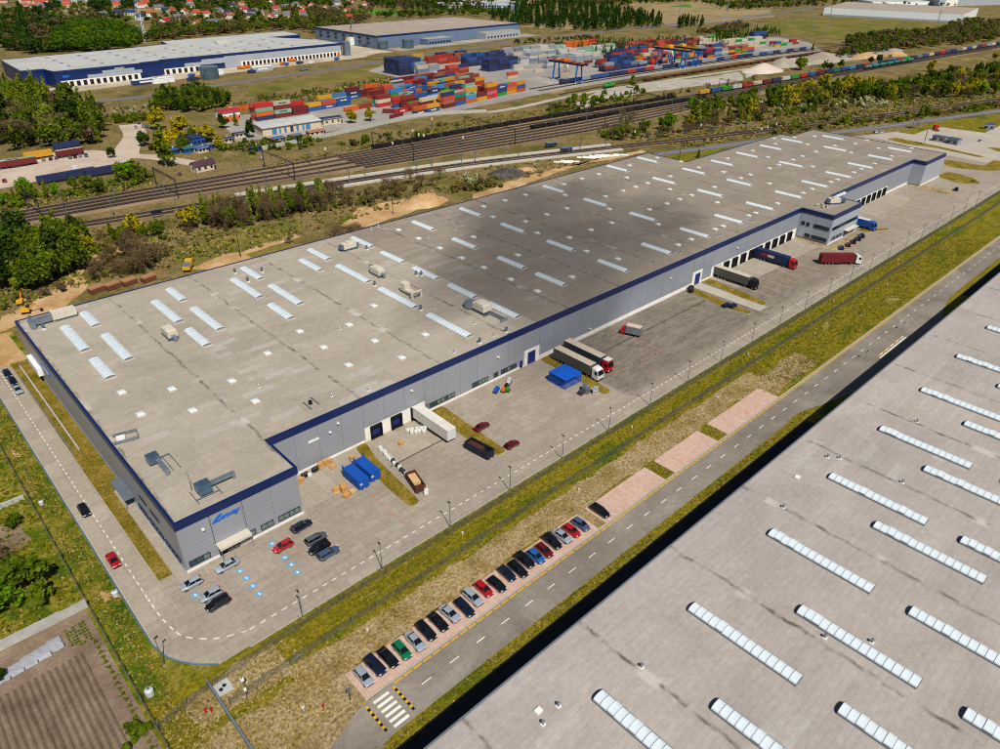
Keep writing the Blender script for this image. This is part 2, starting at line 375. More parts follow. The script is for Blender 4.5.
for i, (x, y) in enumerate(((38.1,103.4),(38.1,98.4),(38.1,95.9),(38.0,93.5),(30.3,100.9),(30.4,98.5),(30.4,96.0),(30.4,93.5),(21.9,100.9))):
    b = MB().bx(x-0.6, x+0.6, y-0.5, y+0.5, 0.054, 0.058).build('bay_symbol', M_['blue paint'])
    tag(b, 'blue painted disabled parking symbol on the beige yard', 'parking symbol', 'blue parking symbols', 'structure')
    MB().bx(-0.14,0.06,-0.3,0.3,0,0.004).bx(0.06,0.3,-0.28,-0.14,0,0.004).bx(0.06,0.26,0.0,0.12,0,0.004).build('wheelchair_mark', M_['white paint'], b, (x,y,0.059))
# grass islands in the yard
def rounded(p, r=1.2):
    out = []
    for i in range(len(p)):
        a, b, c = [np.array(p[(i+k)%len(p)], float) for k in (-1,0,1)]
        u = (a-b)/np.hypot(*(a-b)); v = (c-b)/np.hypot(*(c-b)); rr = min(r, 0.45*np.hypot(*(a-b)), 0.45*np.hypot(*(c-b)))
        s_, e_ = b+u*rr, b+v*rr
        for t in (0, 0.25, 0.5, 0.75, 1): out.append(tuple((1-t)**2*s_+2*t*(1-t)*b+t*t*e_))
    return out
def island(poly, label, mat='island grass', r=1.2):
    p = rounded(poly, r)
    o = MB().prism(p, 0.0, 0.12).build('grass_island', M_['kerb concrete']); tag(o, label, 'grass', None, 'structure')
    c = np.mean(p, axis=0); q = [(c[0]+(x-c[0])*0.965+0, c[1]+(y-c[1])*0.985) for x, y in p]
    sheet('turf', q, M_[mat], 0.128, parent=o)
island([(67.2,118.9),(70.2,118.9),(68.4,111),(66.8,93.4),(63.9,93.4),(64.2,104)], 'grass island beside the two blue skips')
island([(88.5,118.9),(93.2,118.9),(92.4,94.0),(89.3,93.9),(88.4,104)], 'grass island next to the white trailer')
island([(128.3,118.9),(132.0,118.9),(131.6,104),(130.6,94),(127.6,94),(128.0,105)], 'narrow grass island beside the blue shelter')
island([(199.6,118.9),(203.2,118.9),(202.2,106),(201.6,94.0),(198.8,94.0),(197.4,103)], 'grass island left of the pale path by the blue gate')
island([(210.6,118.9),(214.4,118.9),(213.2,106),(211.4,94.2),(208.4,94.2),(208.6,104)], 'grass island between the blue gate and the loading docks')
island([(278.0,118.2),(277.6,104.6),(281,104.2),(304.6,104.2),(305.5,103.0),(288,102.6),(281,97.4),(274.5,103),(274.6,118.2)], 'dry grass bed round the foot of the office block', 'dry soil')
island([(305.8,106.8),(318.0,97.6),(316.8,96.8),(304.8,102.0)], 'slim grass island beside the blue lorry at the office')
sheet('pale_path', rect(203.8, 209.0, 93, 118.8), M_['pale concrete'], 0.056, 'pale concrete path leading to the second blue gate', 'path')
sheet('wall_apron', [rect(47.2, 66, 107.5, 118.9), ], M_['side paving'], 0.056, 'pale paved apron in the recess by the skips', 'pavement')
sheet('dock_apron', [rect(70.6, 87.9, 107.6, 118.9), rect(214.8, 276.6, 107.4, 118.9), rect(330, 369, 107.4, 118.9)], M_['side paving'], 0.057, 'pale concrete aprons in front of the loading docks', 'pavement')
sheet('drain_line', [rect(68.9, 84.0, 107.3, 107.55), rect(136, 197.5, 109.2, 109.45)], M_['black paint'], 0.057, 'thin dark drain slots across the lorry yard', 'drain')
mk = MB()
for k in range(11):
    xx = 217.0+5.85*k
    for d in (0.0,): mk.bx(xx-0.09, xx+0.09, 96.0, 107.0, 0.054, 0.058)
for k in range(6): mk.bx(335+5.85*k-0.09, 335+5.85*k+0.09, 96.0, 107.0, 0.054, 0.058)
mk2 = MB()
for x0_, n_ in ((219.0,10),(334.4,6)):
    for k in range(n_):
        for d in (-1.9,-1.2,-0.5,0.5,1.2,1.9): mk2.bx(x0_+5.84*k+d-0.16, x0_+5.84*k+d+0.16, 108.2, 117.6, 0.061, 0.064)
tag(mk2.build('dock_stripe', M_['worn stripe']), 'worn dark and pale guide stripes before the docks', 'road marking', None, 'structure')
tag(mk.build('dock_line', M_['yellow paint']), 'thin yellow guide lines in front of the loading docks', 'road marking', None, 'structure')
# right-hand end of the site
Q8 = Z(860, 90, 140)
island([Q8(590,492), Q8(760,520), Q8(880,545), Q8(955,500), Q8(1060,512), Q8(1100,570), Q8(900,582), Q8(700,562), Q8(600,542)], 'broad grass island past the far end of the warehouse', r=6)
island([Q8(562,605), Q8(640,580), Q8(800,625), Q8(872,668), Q8(800,676), Q8(690,664), Q8(562,625)], 'lens shaped grass island past the far end of the warehouse', r=5)
island([Q8(330,672), Q8(365,664), Q8(560,700), Q8(720,748), Q8(650,752), Q8(450,712)], 'brown grass strip beside the far loading docks', 'dry soil', r=2)
island([Q8(185,352), Q8(250,340), Q8(530,395), Q8(900,480), Q8(860,484), Q8(530,412), Q8(330,388)], 'thin grass strip behind the far end of the warehouse', r=2)
island([Q8(900,408), Q8(1060,420), Q8(1060,452), Q8(980,440)], 'small pointed grass island by the gatehouse', r=3)
sheet('entrance_lawn', [Q8(265,300), Q8(560,232), Q8(1060,165), Q8(1060,225), Q8(985,262), Q8(890,306), Q8(700,282), Q8(585,266), Q8(480,283), Q8(385,318)], M_['verge grass'], 0.07, 'green lawn between the back road and the entrance yard', 'grass')
sheet('entrance_yard', [Q8(385,318), Q8(480,283), Q8(585,266), Q8(700,282), Q8(890,306), Q8(985,262), Q8(1080,220), Q8(1150,500), Q8(900,520), Q8(640,470), Q8(420,420), Q8(150,350), Q8(20,335), Q8(120,318), Q8(250,300)], M_['pale concrete'], 0.064, 'pale concrete entrance yard by the gatehouse', 'pavement')
# roads behind the warehouse
back = smooth_line([(120,216.8),(150,217.2),(260,217.2),(303,219),(330,231),(347.6,235.5),(383,225),(421,216),(510,186),(646,148.5),(900,75)], 10)
mb = MB(); strip_quads(mb, back, 7.4, 0.045)
tag(mb.build('back_road', M_['service asphalt']), 'grey asphalt road running behind the long warehouse', 'road', None, 'structure')
mb = MB(); strip_quads(mb, back, 0.16, 0.049)
tag(mb.build('back_road_line', M_['white paint']), 'thin white centre line of the back road', 'road marking', None, 'structure')
sheet('back_lawn', [(303.5,190.6),(394,190.6),(394,184.4),(419,184.4),(419,199),(421,212),(383,221),(347,231),(330,227),(310,214),(303.5,213)], M_['verge grass'], 0.03, 'grass wedge behind the stepped rear of the warehouse', 'grass')
zb = Z(140,150,160)
sheet('sandy_track', [wobble([zb(640,640),zb(760,590),zb(990,515),zb(990,545),zb(760,620),zb(560,690),zb(440,740),zb(300,745),zb(420,690),zb(520,650)], 0.8, 4, 20),
      wobble([G(360,208),G(398,200),G(430,190),G(445,200),G(410,212),G(375,225),G(352,231),G(340,226)], 1.0, 4, 21),
      wobble([G(470,196),G(520,178),G(560,168),G(610,160),G(648,152),G(640,150),G(600,158),G(520,186),G(478,203)], 1.0, 4, 22),
      wobble([G(0,318),G(30,300),G(62,285),G(70,270),G(82,268),G(88,288),G(60,310),G(22,322),G(0,332)], 1.0, 4, 23),
      wobble([G(55,268),G(90,252),G(130,243),G(133,247),G(95,262),G(60,275)], 0.8, 4, 24)],
      M_['sand'], 0.03, 'sandy tracks and spoil along the back of the warehouse', 'sand')
sheet('back_grass', [wobble([zb(440,560),zb(700,480),zb(990,430),zb(990,580),zb(940,600),zb(640,690),zb(440,740),zb(270,720),zb(150,640),zb(280,600)], 1.5, 5, 25)], M_['meadow'], 0.02, 'yellow green grass clearing behind the warehouse', 'grass')

# ------------------------------------------------------------------ building materials
def roof_mat(name, c1, c2, mort, valley_x0, pitch=23.35, dark=None, sheet_w=12.0, row=1.05, patch=None):
    """roofing membrane: rolled sheets with lap joints, dirty valley lines, drier rings, newer light sheets"""
    t = NT(name); co = t.pos(False)
    br = t.n('TexBrick'); br.offset = 0.37; br.inputs['Scale'].default_value = 1.0
    br.inputs['Brick Width'].default_value = sheet_w; br.inputs['Row Height'].default_value = row
    br.inputs['Mortar Size'].default_value = 0.03; br.inputs['Mortar Smooth'].default_value = 0.2
    br.inputs['Color1'].default_value = (*c1, 1); br.inputs['Color2'].default_value = (*c2, 1); br.inputs['Mortar'].default_value = (*mort, 1)
    t.l(co, br.inputs['Vector'])
    c = br.outputs[0]
    # larger re-laid areas
    b2 = t.n('TexBrick'); b2.offset = 0.5; b2.inputs['Scale'].default_value = 1.0
    b2.inputs['Brick Width'].default_value = 23.35; b2.inputs['Row Height'].default_value = 11.7; b2.inputs['Mortar Size'].default_value = 0.0
    b2.inputs['Color1'].default_value = (0.93,0.93,0.94,1); b2.inputs['Color2'].default_value = (1.06,1.05,1.04,1); t.l(co, b2.inputs['Vector'])
    c = t.mix(0.8, c, b2.outputs[0], 'MULTIPLY')
    b3 = t.n('TexBrick'); b3.offset = 0.43; b3.inputs['Scale'].default_value = 1.0; b3.inputs['Brick Width'].default_value = 7.3; b3.inputs['Row Height'].default_value = row*2; b3.inputs['Mortar Size'].default_value = 0.0
    b3.inputs['Color1'].default_value = (0,0,0,1); b3.inputs['Color2'].default_value = (1,1,1,1); t.l(co, b3.inputs['Vector'])
    pr = t.n('MapRange'); pr.inputs[1].default_value = 0.80; pr.inputs[2].default_value = 0.86; t.l(b3.outputs[0], pr.inputs[0])
    area = t.noise(co, 0.025, 2, 0.5, 0.50, 0.60)
    c = t.mix(t.math('MULTIPLY', t.math('MULTIPLY', pr.outputs[0], area), 0.42), c, A(206,200,194))
    n1 = t.noise(t.pos(False, (0.7,1,1)), 0.09, 8, 0.68, 0.3, 0.7, 0.5)
    c = t.mix(1.0, c, t.mix(n1, (0.84,0.83,0.82), (1.08,1.08,1.08)), 'MULTIPLY')
    nf = t.noise(t.pos(False, (0.9,1.3,1)), 0.8, 6, 0.75, 0.3, 0.7)
    c = t.mix(1.0, c, t.mix(nf, (0.86,0.855,0.85), (1.09,1.09,1.09)), 'MULTIPLY')
    n9 = t.noise(co, 2.2, 4, 0.8, 0.3, 0.7)
    c = t.mix(1.0, c, t.mix(n9, (0.88,)*3, (1.08,)*3), 'MULTIPLY')
    sep = t.n('SeparateXYZ'); t.l(co, sep.inputs[0])
    wob = t.noise(co, 0.16, 4, 0.6, 0.0, 1.0)
    xx = t.math('ADD', sep.outputs[0], t.math('MULTIPLY', t.math('SUBTRACT', wob, 0.5), 2.4))
    md = t.math('ABSOLUTE', t.math('SUBTRACT', t.math('MODULO', t.math('ADD', xx, pitch*20.5-valley_x0), pitch), pitch/2))
    near = t.n('MapRange', interpolation_type='SMOOTHSTEP'); near.inputs[1].default_value = 0.62; near.inputs[2].default_value = 0.0; t.l(md, near.inputs[0])
    spl = t.noise(co, 0.33, 7, 0.72, 0.42, 0.62)
    c = t.mix(t.math('MULTIPLY', t.math('MULTIPLY', near.outputs[0], spl), 0.85), c, A(76,65,56))
    wide = t.n('MapRange', interpolation_type='SMOOTHSTEP'); wide.inputs[1].default_value = 1.6; wide.inputs[2].default_value = 0.3; t.l(md, wide.inputs[0])
    pud = t.noise(co, 0.12, 3, 0.5, 0.60, 0.68)
    c = t.mix(t.math('MULTIPLY', t.math('MULTIPLY', wide.outputs[0], pud), 0.75), c, A(214,206,196))
    if dark:
        for (x0, x1, y0, y1, amt, soft) in dark:
            fx = t.n('MapRange', interpolation_type='SMOOTHSTEP'); fx.inputs[1].default_value = (x1-x0)/2; fx.inputs[2].default_value = (x1-x0)/2*(1-soft)
            t.l(t.math('ABSOLUTE', t.math('SUBTRACT', t.math('ADD', sep.outputs[0], t.math('MULTIPLY', n1, 14.0)), (x0+x1)/2+7)), fx.inputs[0])
            fy = t.n('MapRange', interpolation_type='SMOOTHSTEP'); fy.inputs[1].default_value = (y1-y0)/2; fy.inputs[2].default_value = (y1-y0)/2*(1-soft)
            t.l(t.math('ABSOLUTE', t.math('SUBTRACT', t.math('ADD', sep.outputs[1], t.math('MULTIPLY', wob, 16.0)), (y0+y1)/2+8)), fy.inputs[0])
            c = t.mix(t.math('MULTIPLY', t.math('MULTIPLY', fx.outputs[0], fy.outputs[0]), amt), c, A(70,62,56))
    if patch:
        st = t.math('GREATER_THAN', sep.outputs[0], patch[0])
        c = t.mix(st, c, t.mix(1.0, c, patch[1], 'MULTIPLY'))
    t.bump(br.outputs['Fac'], -0.3, 0.03)
    return t.done(c, 0.8, 0.25)
roof_mat('main roof', A(183,172,155), A(187,177,161), A(164,152,136), 46.8, dark=[(180,206,136,172,0.18,0.5),(214,240,136,160,0.20,0.3)], patch=(127.3, (0.74,0.715,0.71)))
roof_mat('near roof', A(186,176,168), A(190,181,173), A(170,160,152), 59.6, sheet_w=24)
roof_mat('far roof', A(196,196,192), A(204,204,200), A(172,172,168), 10.0, row=2.5, sheet_w=24)
roof_mat('brown roof', A(178,164,148), A(186,172,156), A(150,138,124), 10.0, row=2.5, sheet_w=24)
def clad(name, c, freq=2.2, depth=0.04, rough=0.42, vert=False, spec=0.5):
    """profiled metal cladding"""
    t = NT(name); co = t.n('NewGeometry').outputs['Position']
    sep = t.n('SeparateXYZ'); t.l(co, sep.inputs[0])
    src = t.math('ADD', sep.outputs[0], sep.outputs[1]) if vert else sep.outputs[2]
    wv = t.math('SINE', t.math('MULTIPLY', src, freq*2*math.pi))
    n1 = t.noise(co, 0.12, 6, 0.6, 0.3, 0.7)
    n2 = t.noise(t.pos(False, (1,1,0.12)), 0.9, 5, 0.65, 0.4, 0.75)
    cc = t.mix(n1, tuple(v*0.93 for v in c), tuple(v*1.05 for v in c))
    cc = t.mix(t.math('MULTIPLY', n2, 0.12), cc, tuple(v*0.6 for v in c))
    t.bump(wv, 0.5 if vert else 0.16, depth)
    return t.done(cc, rough, spec)
clad('wall grey', A(158,161,168), 1.1, 0.05)
clad('wall grey plain', A(152,158,168), 0.4, 0.02)
clad('blue band', A(8,36,92), 0.9, 0.02)
clad('deep blue wall', A(14,46,104), 0.5, 0.05, vert=True)
clad('pale wall', A(176,184,194), 0.6, 0.03)
clad('steel blue wall', A(112,134,164), 0.6, 0.03)
clad('white wall', A(240,246,250,0.9), 0.6, 0.02)
plain('white render', A(252,249,242,0.86), 0.7, 0.3, var=0.03, obj=False, dirt=A(228,222,212,0.86))
plain('cream render', A(222,206,178), 0.8, 0.2, var=0.06, obj=False)
plain('dark opening', A(20,24,34), 0.5, 0.4, var=0.1)
plain('door blue', A(20,46,120), 0.45, 0.4, var=0.08)
plain('black rubber', A(22,22,24), 0.8, 0.2, var=0.1)
plain('frame navy', A(18,32,74), 0.5, 0.4, var=0.06)
plain('galvanised', A(158,170,182), 0.35, 0.5, metal=0.6, var=0.1)
plain('duct steel', A(120,150,172), 0.32, 0.5, metal=0.7, var=0.12)
plain('cream metal', A(224,214,196), 0.5, 0.4, var=0.05)
plain('sign blue', A(10,108,220), 0.45, 0.4, var=0.03)
plain('plinth blue', A(150,176,214), 0.6, 0.3, var=0.06)
plain('dome white', A(226,236,238), 0.3, 0.5, var=0.03)
def glass(name, c, rough=0.08):
    t = NT(name); co = t.pos(True)
    n = t.noise(co, 1.3, 3, 0.5, 0.35, 0.65)
    return t.done(t.mix(n, tuple(v*0.6 for v in c), c), rough, 0.6)
glass('window glass', A(60,84,76)); glass('pale glass', A(126,148,128)); glass('car glass', A(22,28,34), 0.05); glass('dark glass', A(26,38,46))
def skylight_mat():
    t = NT('skylight sheet'); co = t.pos(True)
    n = t.noise(co, 0.9, 4, 0.6, 0.3, 0.7)
    t.b.inputs['Transmission Weight'].default_value = 0.0
    return t.done(t.mix(n, A(212,226,234,0.86), A(234,242,245,0.86)), 0.3, 0.45)
skylight_mat()
M_ = MATS

# ------------------------------------------------------------------ roof lights
def vault(w, L, h, n=8, y0=0.0):
    """barrel vault along y with closed ends"""
    mb = MB(); ring = [(-w/2*math.cos(math.pi*i/n), h*math.sin(math.pi*i/n)) for i in range(n+1)]
    v = [(a, y0, b) for a, b in ring]+[(a, y0+L, b) for a, b in ring]; k = n+1
    mb.add(v, [(i, i+1, k+i+1, k+i) for i in range(n)])
    mb.f.append(tuple(len(mb.v)-2*k+i for i in range(k))); mb.mi.append(0)
    mb.f.append(tuple(len(mb.v)-k+i for i in reversed(range(k)))); mb.mi.append(0)
    return mb
SKY = {}
def skylight_mesh(w, L, nb):
    key = (w, round(L, 1), nb)
    if key not in SKY:
        mb = MB(); mb.bx(-w/2-0.06, w/2+0.06, -L/2-0.06, L/2+0.06, 0, 0.32, 1, False)
        seg = L/nb
        for k in range(nb):
            v = vault(w, seg-0.07, 0.52, 8, -L/2+k*seg+0.035)
            for i, p in enumerate(v.v): v.v[i] = (p[0], p[1], p[2]+0.32)
            mb.add(v.v, v.f, 0)
        for k in range(nb+1):
            v = vault(w+0.06, 0.09, 0.55, 8, -L/2+k*seg-0.045)
            for i, p in enumerate(v.v): v.v[i] = (p[0], p[1], p[2]+0.32)
            mb.add(v.v, v.f, 2)
        SKY[key] = mb.mesh('skylight', [M_['skylight sheet'], M_['cream metal'], M_['galvanised']])
    return SKY[key]
def dome_mesh():
    mb = MB(); mb.bx(-0.85,0.85,-0.85,0.85,0,0.35,1,False)
    rings = [(0.82,0.35),(0.8,0.45),(0.6,0.6),(0.3,0.68)]; n = 4; pv = None
    for r, z in rings:
        q = [(-r,-r,z),(r,-r,z),(r,r,z),(-r,r,z)]
        if pv: mb.add(pv+q, [(i,(i+1)%4,4+(i+1)%4,4+i) for i in range(4)])
        pv = q
    mb.add(pv, [(0,1,2,3)]); return mb.mesh('dome_light', [M_['dome white'], M_['cream metal']])
DOME = dome_mesh()
def turbine_mesh():
    mb = MB(); mb.bx(-0.4,0.4,-0.4,0.4,0,0.3,1); mb.cyl((0,0),0.26,0.3,0.8,10,0); mb.cyl((0,0),0.42,0.8,1.0,10,0,0.46); mb.cyl((0,0),0.46,1.0,1.3,10,0,0.3); mb.cyl((0,0),0.3,1.3,1.55,10,0,0.38); mb.cyl((0,0),0.38,1.55,1.7,10,0,0.1)
    return mb.mesh('roof_vent', [M_['duct steel'], M_['white render']])
VENT = turbine_mesh()
def pipe_mesh():
    mb = MB(); mb.bx(-0.3,0.3,-0.3,0.3,0,0.1,1); mb.cyl((0,0),0.16,0.1,0.75,8,0); mb.cyl((0,0),0.28,0.75,0.95,8,0,0.12)
    return mb.mesh('vent_pipe', [M_['galvanised'], M_['white render']])
PIPE = pipe_mesh()

def wall_panels(parent, x0, x1, y, z0, z1, step=5.85, face=-1, mat='wall grey', skip=()):
    """separate cladding panels along a wall that faces -y (face=-1) or +y"""
    n = max(1, round((x1-x0)/step)); s = (x1-x0)/n; cache = {}
    for k in range(n):
        a, b = x0+k*s, x0+(k+1)*s; zz0 = z0
        for (sa, sb, sz) in skip:
            if a < sb-0.5 and b > sa+0.5: zz0 = max(zz0, sz)
        key = round(zz0, 2)
        if key not in cache: cache[key] = MB().bx(0.03, s-0.03, -0.1, 0.0, zz0, z1).mesh('wall_panel', M_[mat])
        put('wall_panel', cache[key], parent, (a, y, 0))
def wall_panels_x(parent, y0, y1, x, z0, z1, step=5.85, mat='wall grey', side=-1):
    n = max(1, round((y1-y0)/step)); s = (y1-y0)/n
    me = MB().bx(-0.1 if side < 0 else 0.0, 0.0 if side < 0 else 0.1, 0.03, s-0.03, z0, z1).mesh('wall_panel', M_[mat])
    for k in range(n): put('wall_panel', me, parent, (x, y0+k*s, 0))
def window_strip(parent, x0, x1, y, z0, z1, n, lit='pale glass', axis='x', face=-1):
    """framed row of panes on a wall; each pane a sub-part"""
    L = x1-x0; fr = MB(); t = 0.09; d = 0.13
    fr.bx(0,L,-d,0,0,t); fr.bx(0,L,-d,0,z1-z0-t,z1-z0); fr.bx(t*0+0,t,-d,0,t,z1-z0-t); fr.bx(L-t,L,-d,0,t,z1-z0-t)
    s = (L-2*t)/n
    for k in range(1, n): fr.bx(t+k*s-0.05, t+k*s+0.05, -d, 0, t, z1-z0-t)
    fr.bx(t, L-t, -0.02, 0, t, z1-z0-t, 1)
    rz = 0.0 if axis == 'x' else -math.pi/2
    loc = (x0, y, z0) if axis == 'x' else (y, x1, z0)
    w_ = fr.build('window', [M_['frame navy'], M_['dark opening']], parent, loc, rz)
    me = MB().bx(0.05, s-0.05, -0.06, -0.03, 0.02, z1-z0-2*t-0.02).mesh('pane', M_[lit])
    me2 = MB().bx(0.05, s-0.05, -0.06, -0.03, 0.02, z1-z0-2*t-0.02).mesh('pane', M_['window glass'])
    for k in range(n):
        put('pane', me if lit != 'pale glass' or rnd.random() < 0.55 else me2, w_, (t+k*s, 0, t))
    return w_
def dock_mesh():
    mb = MB(); mb.bx(-1.55,-1.2,-0.55,0,0.0,3.5,1); mb.bx(1.2,1.55,-0.55,0,0.0,3.5,1); mb.bx(-1.55,1.55,-0.55,0,3.1,3.7,1)
    mb.bx(-1.2,1.2,-0.04,0.0,0.9,3.1,2); mb.bx(-1.2,1.2,-0.35,0.0,0.0,0.9,1); mb.bx(-1.05,-0.75,-0.6,-0.35,0.3,0.9,1); mb.bx(0.75,1.05,-0.6,-0.35,0.3,0.9,1)
    return mb
DOCK = dock_mesh().mesh('dock_door', [M_['white render'], M_['black rubber'], M_['dark opening']])
def dockb():
    mb = dock_mesh(); mb.bx(-0.95,0.95,-0.10,-0.05,1.0,2.4,3); return mb.mesh('dock_door', [M_['white render'], M_['black rubber'], M_['dark opening'], M_['door blue']])
DOCKB = dockb()

# ------------------------------------------------------------------ the long warehouse
H = 12.0
WH = thing('long_warehouse', 'very long grey warehouse with navy roof band and rows of roof lights', 'warehouse', (0,0,0))
foot = [(23.1,107),(47,107),(47,119),(278.5,119),(278.5,106),(303.5,106),(303.5,119),(393.7,119),(393.7,113),(420,113),(420,184),(394.5,184),(394.5,190.5),(303,190.5),(303,213),(23.1,213)]
def inset(p, d):
    out = []; n = len(p)
    for i in range(n):
        a, b, c = [np.array(p[(i+k)%n], float) for k in (-1,0,1)]
        e1 = (b-a)/np.hypot(*(b-a)); e2 = (c-b)/np.hypot(*(c-b)); n1 = np.array((-e1[1], e1[0])); n2 = np.array((-e2[1], e2[0]))
        out.append(tuple(b+(n1+n2)*d/(1+n1@n2)))
    return out
MB().prism(inset(foot, 0.02), 0.0, 11.55).build('wall', M_['wall grey plain'], WH)
MB().prism(inset(foot, 0.30), 11.56, 11.88).build('roof', M_['main roof'], WH)
# navy roof band, one length per wall
pin = inset(foot, 0.30); pout = inset(foot, -0.22)
for i in range(len(foot)):
    j = (i+1)%len(foot); mb = MB()
    a, b, c, d = pout[i], pout[j], pin[j], pin[i]
    v = [(*a,10.35),(*b,10.35),(*c,10.35),(*d,10.35),(*a,12.02),(*b,12.02),(*c,12.02),(*d,12.02)]
    mb.add(v, [(4,5,6,7),(0,1,5,4),(2,3,7,6),(3,2,1,0)]); mb.build('roof_band', M_['blue band'], WH)
pl_skip = [(70.2,88,3.75),(122.3,128.3,4.75),(203.6,209.4,5.1),(215,277.2,3.95),(330,367,3.95)]
wall_panels(WH, 23.1, 47.0, 107, 0.62, 10.3)
wall_panels(WH, 47.1, 70.15, 119, 0.62, 10.3)
wall_panels(WH, 70.2, 87.75, 119, 0.62, 10.3, skip=pl_skip)
wall_panels(WH, 87.8, 122.3, 119, 0.62, 10.3)
wall_panels(WH, 122.35, 128.25, 119, 4.85, 10.3)
wall_panels(WH, 128.3, 203.5, 119, 0.62, 10.3, mat='wall grey plain')
wall_panels(WH, 203.6, 209.4, 119, 5.2, 10.3, mat='wall grey plain')
wall_panels(WH, 209.5, 215.2, 119, 0.62, 10.3, mat='wall grey plain')
wall_panels(WH, 215.25, 277.0, 119, 4.05, 10.3, mat='wall grey plain')
wall_panels(WH, 303.6, 330.0, 119, 0.62, 10.3, mat='wall grey plain')
wall_panels(WH, 330.1, 367.0, 119, 4.05, 10.3, mat='wall grey plain')
wall_panels(WH, 367.1, 393.6, 119, 0.62, 10.3, mat='wall grey plain')
wall_panels(WH, 393.8, 420, 113, 0.62, 10.3, mat='pale wall')
wall_panels(WH, 278.5, 303.5, 106, 0.62, 10.3, mat='pale wall')
wall_panels_x(WH, 107.0, 213.0, 23.1, 0.62, 10.3)
wall_panels_x(WH, 106.0, 118.9, 278.5, 0.62, 10.3, mat='pale wall')
wall_panels_x(WH, 113.0, 118.9, 393.7, 0.62, 10.3, mat='pale wall')
def plinth(x0, x1, y, h, mat='white render', t=0.16):
    MB().bx(x0, x1, y-t, y, 0.0, h).build('plinth', M_[mat], WH)
plinth(23.0, 47.1, 107, 0.6); plinth(47.2, 70.0, 119, 0.6); plinth(88, 122.2, 119, 0.6); plinth(128.4, 203.5, 119, 1.25, t=0.25); plinth(209.5, 215, 119, 0.7)
plinth(303.7, 329.8, 119, 0.9); plinth(367.2, 393.6, 119, 1.0); plinth(393.7, 420, 113, 0.7); plinth(278.4, 303.6, 106, 0.5)
MB().bx(22.94, 23.1, 107, 213, 0, 0.6).build('plinth', M_['plinth blue'], WH)
# docks
def dock_wall(x0, x1, h, y=119.0):
    MB().bx(x0, x1, y-0.18, y, 0, h).build('dock_wall', M_['white render'], WH)
dock_wall(70.2, 87.75, 3.75)
for x in (73.2, 79.0, 84.9): put('dock_door', DOCKB, WH, (x, 118.8, 0))
dock_wall(215.3, 277.0, 3.95)
for k in range(10): put('dock_door', DOCK, WH, (219.0+5.84*k, 118.8, 0))
dock_wall(330.2, 367.0, 3.95)
for k in range(6): put('dock_door', DOCK, WH, (334.4+5.84*k, 118.8, 0))
def gate(x0, x1, h, dx0, dx1, dh, y=119.0):
    g = MB().bx(x0, dx0, y-0.2, y, 0, h).bx(dx1, x1, y-0.2, y, 0, h).bx(dx0, dx1, y-0.2, y, dh, h).build('gate_frame', M_['white render'], WH)
    n = 5
    for k in range(n): MB().bx(dx0, dx1, y-0.08, y-0.02, k*dh/n+0.02, (k+1)*dh/n-0.02).build('gate_panel', M_['door blue'], g)
gate(122.3, 128.3, 4.75, 123.7, 126.8, 3.9); gate(203.6, 209.4, 5.1, 205.2, 208.4, 4.2); gate(47.2, 51.0, 4.3, 48.0, 50.2, 3.6)
for a, b, n in ((88.2,92.8,4),(92.95,97.5,4),(103.3,109.0,5),(113.6,119.4,5)): window_strip(WH, a, b, 118.9, 1.05, 2.35, n)
window_strip(WH, 111.0, 112.5, 118.9, 1.05, 2.35, 1, 'window glass')
MB().bx(120.7, 121.8, 118.84, 118.9, 0.1, 2.3).build('door', M_['door blue'], WH)
for a, b, n in ((23.7,27.7,3),(37.9,40.6,2),(41.6,46.4,4),(35.5,36.8,1)): window_strip(WH, a, b, 106.9, 1.1, 2.4, n)
window_strip(WH, 31.0, 33.3, 106.9, 0.15, 2.3, 2, 'dark glass'); MB().bx(29.3, 30.9, 106.84, 106.9, 0.1, 2.3).build('door', M_['frame navy'], WH)
cn = MB().bx(29.0, 35.3, 104.9, 106.9, 3.1, 3.4).bx(29.0, 35.3, 104.86, 104.98, 2.9, 3.5)
cn.build('canopy', M_['cream metal'], WH)
for x in (29.2, 35.1): MB().tube((x,105.0,3.1),(x,105.0,0.0),0.06).build('canopy_post', M_['galvanised'], WH)
for x in (29.0, 35.35): MB().bx(x-0.03,x+0.03,106.84,106.9,3.5,10.3).build('seam', M_['frame navy'], WH)
# left wall details
cn = MB(); cn.bx(20.9, 23.0, 131.6, 140.0, 2.6, 2.75); cn.build('canopy', M_['galvanised'], WH)
for y in (131.8, 139.8): MB().tube((21.0,y,2.6),(21.0,y,0),0.05).build('canopy_post', M_['galvanised'], WH)
MB().bx(21.9, 23.0, 196.6, 206.5, 2.4, 4.6).build('lean_to', M_['white wall'], WH)
for a, b in ((117,121.5),(123.5,127.2)): MB().bx(22.9, 23.0, a, b, 5.3, 6.1).build('window', M_['frame navy'], WH)
for a, b in ((109.0,116.0),(117.0,124.0),(125,130)): window_strip(WH, a, b, 22.98, 1.0, 2.2, 4, 'dark glass', axis='y')
sg = MB().bx(22.88, 22.98, 186.0, 192.5, 6.6, 7.8); sg.build('wall_sign', M_['sign blue'], WH)
MB().bx(22.84,22.88,186.6,191.9,6.95,7.45).build('sign_letters', M_['white render'], WH)
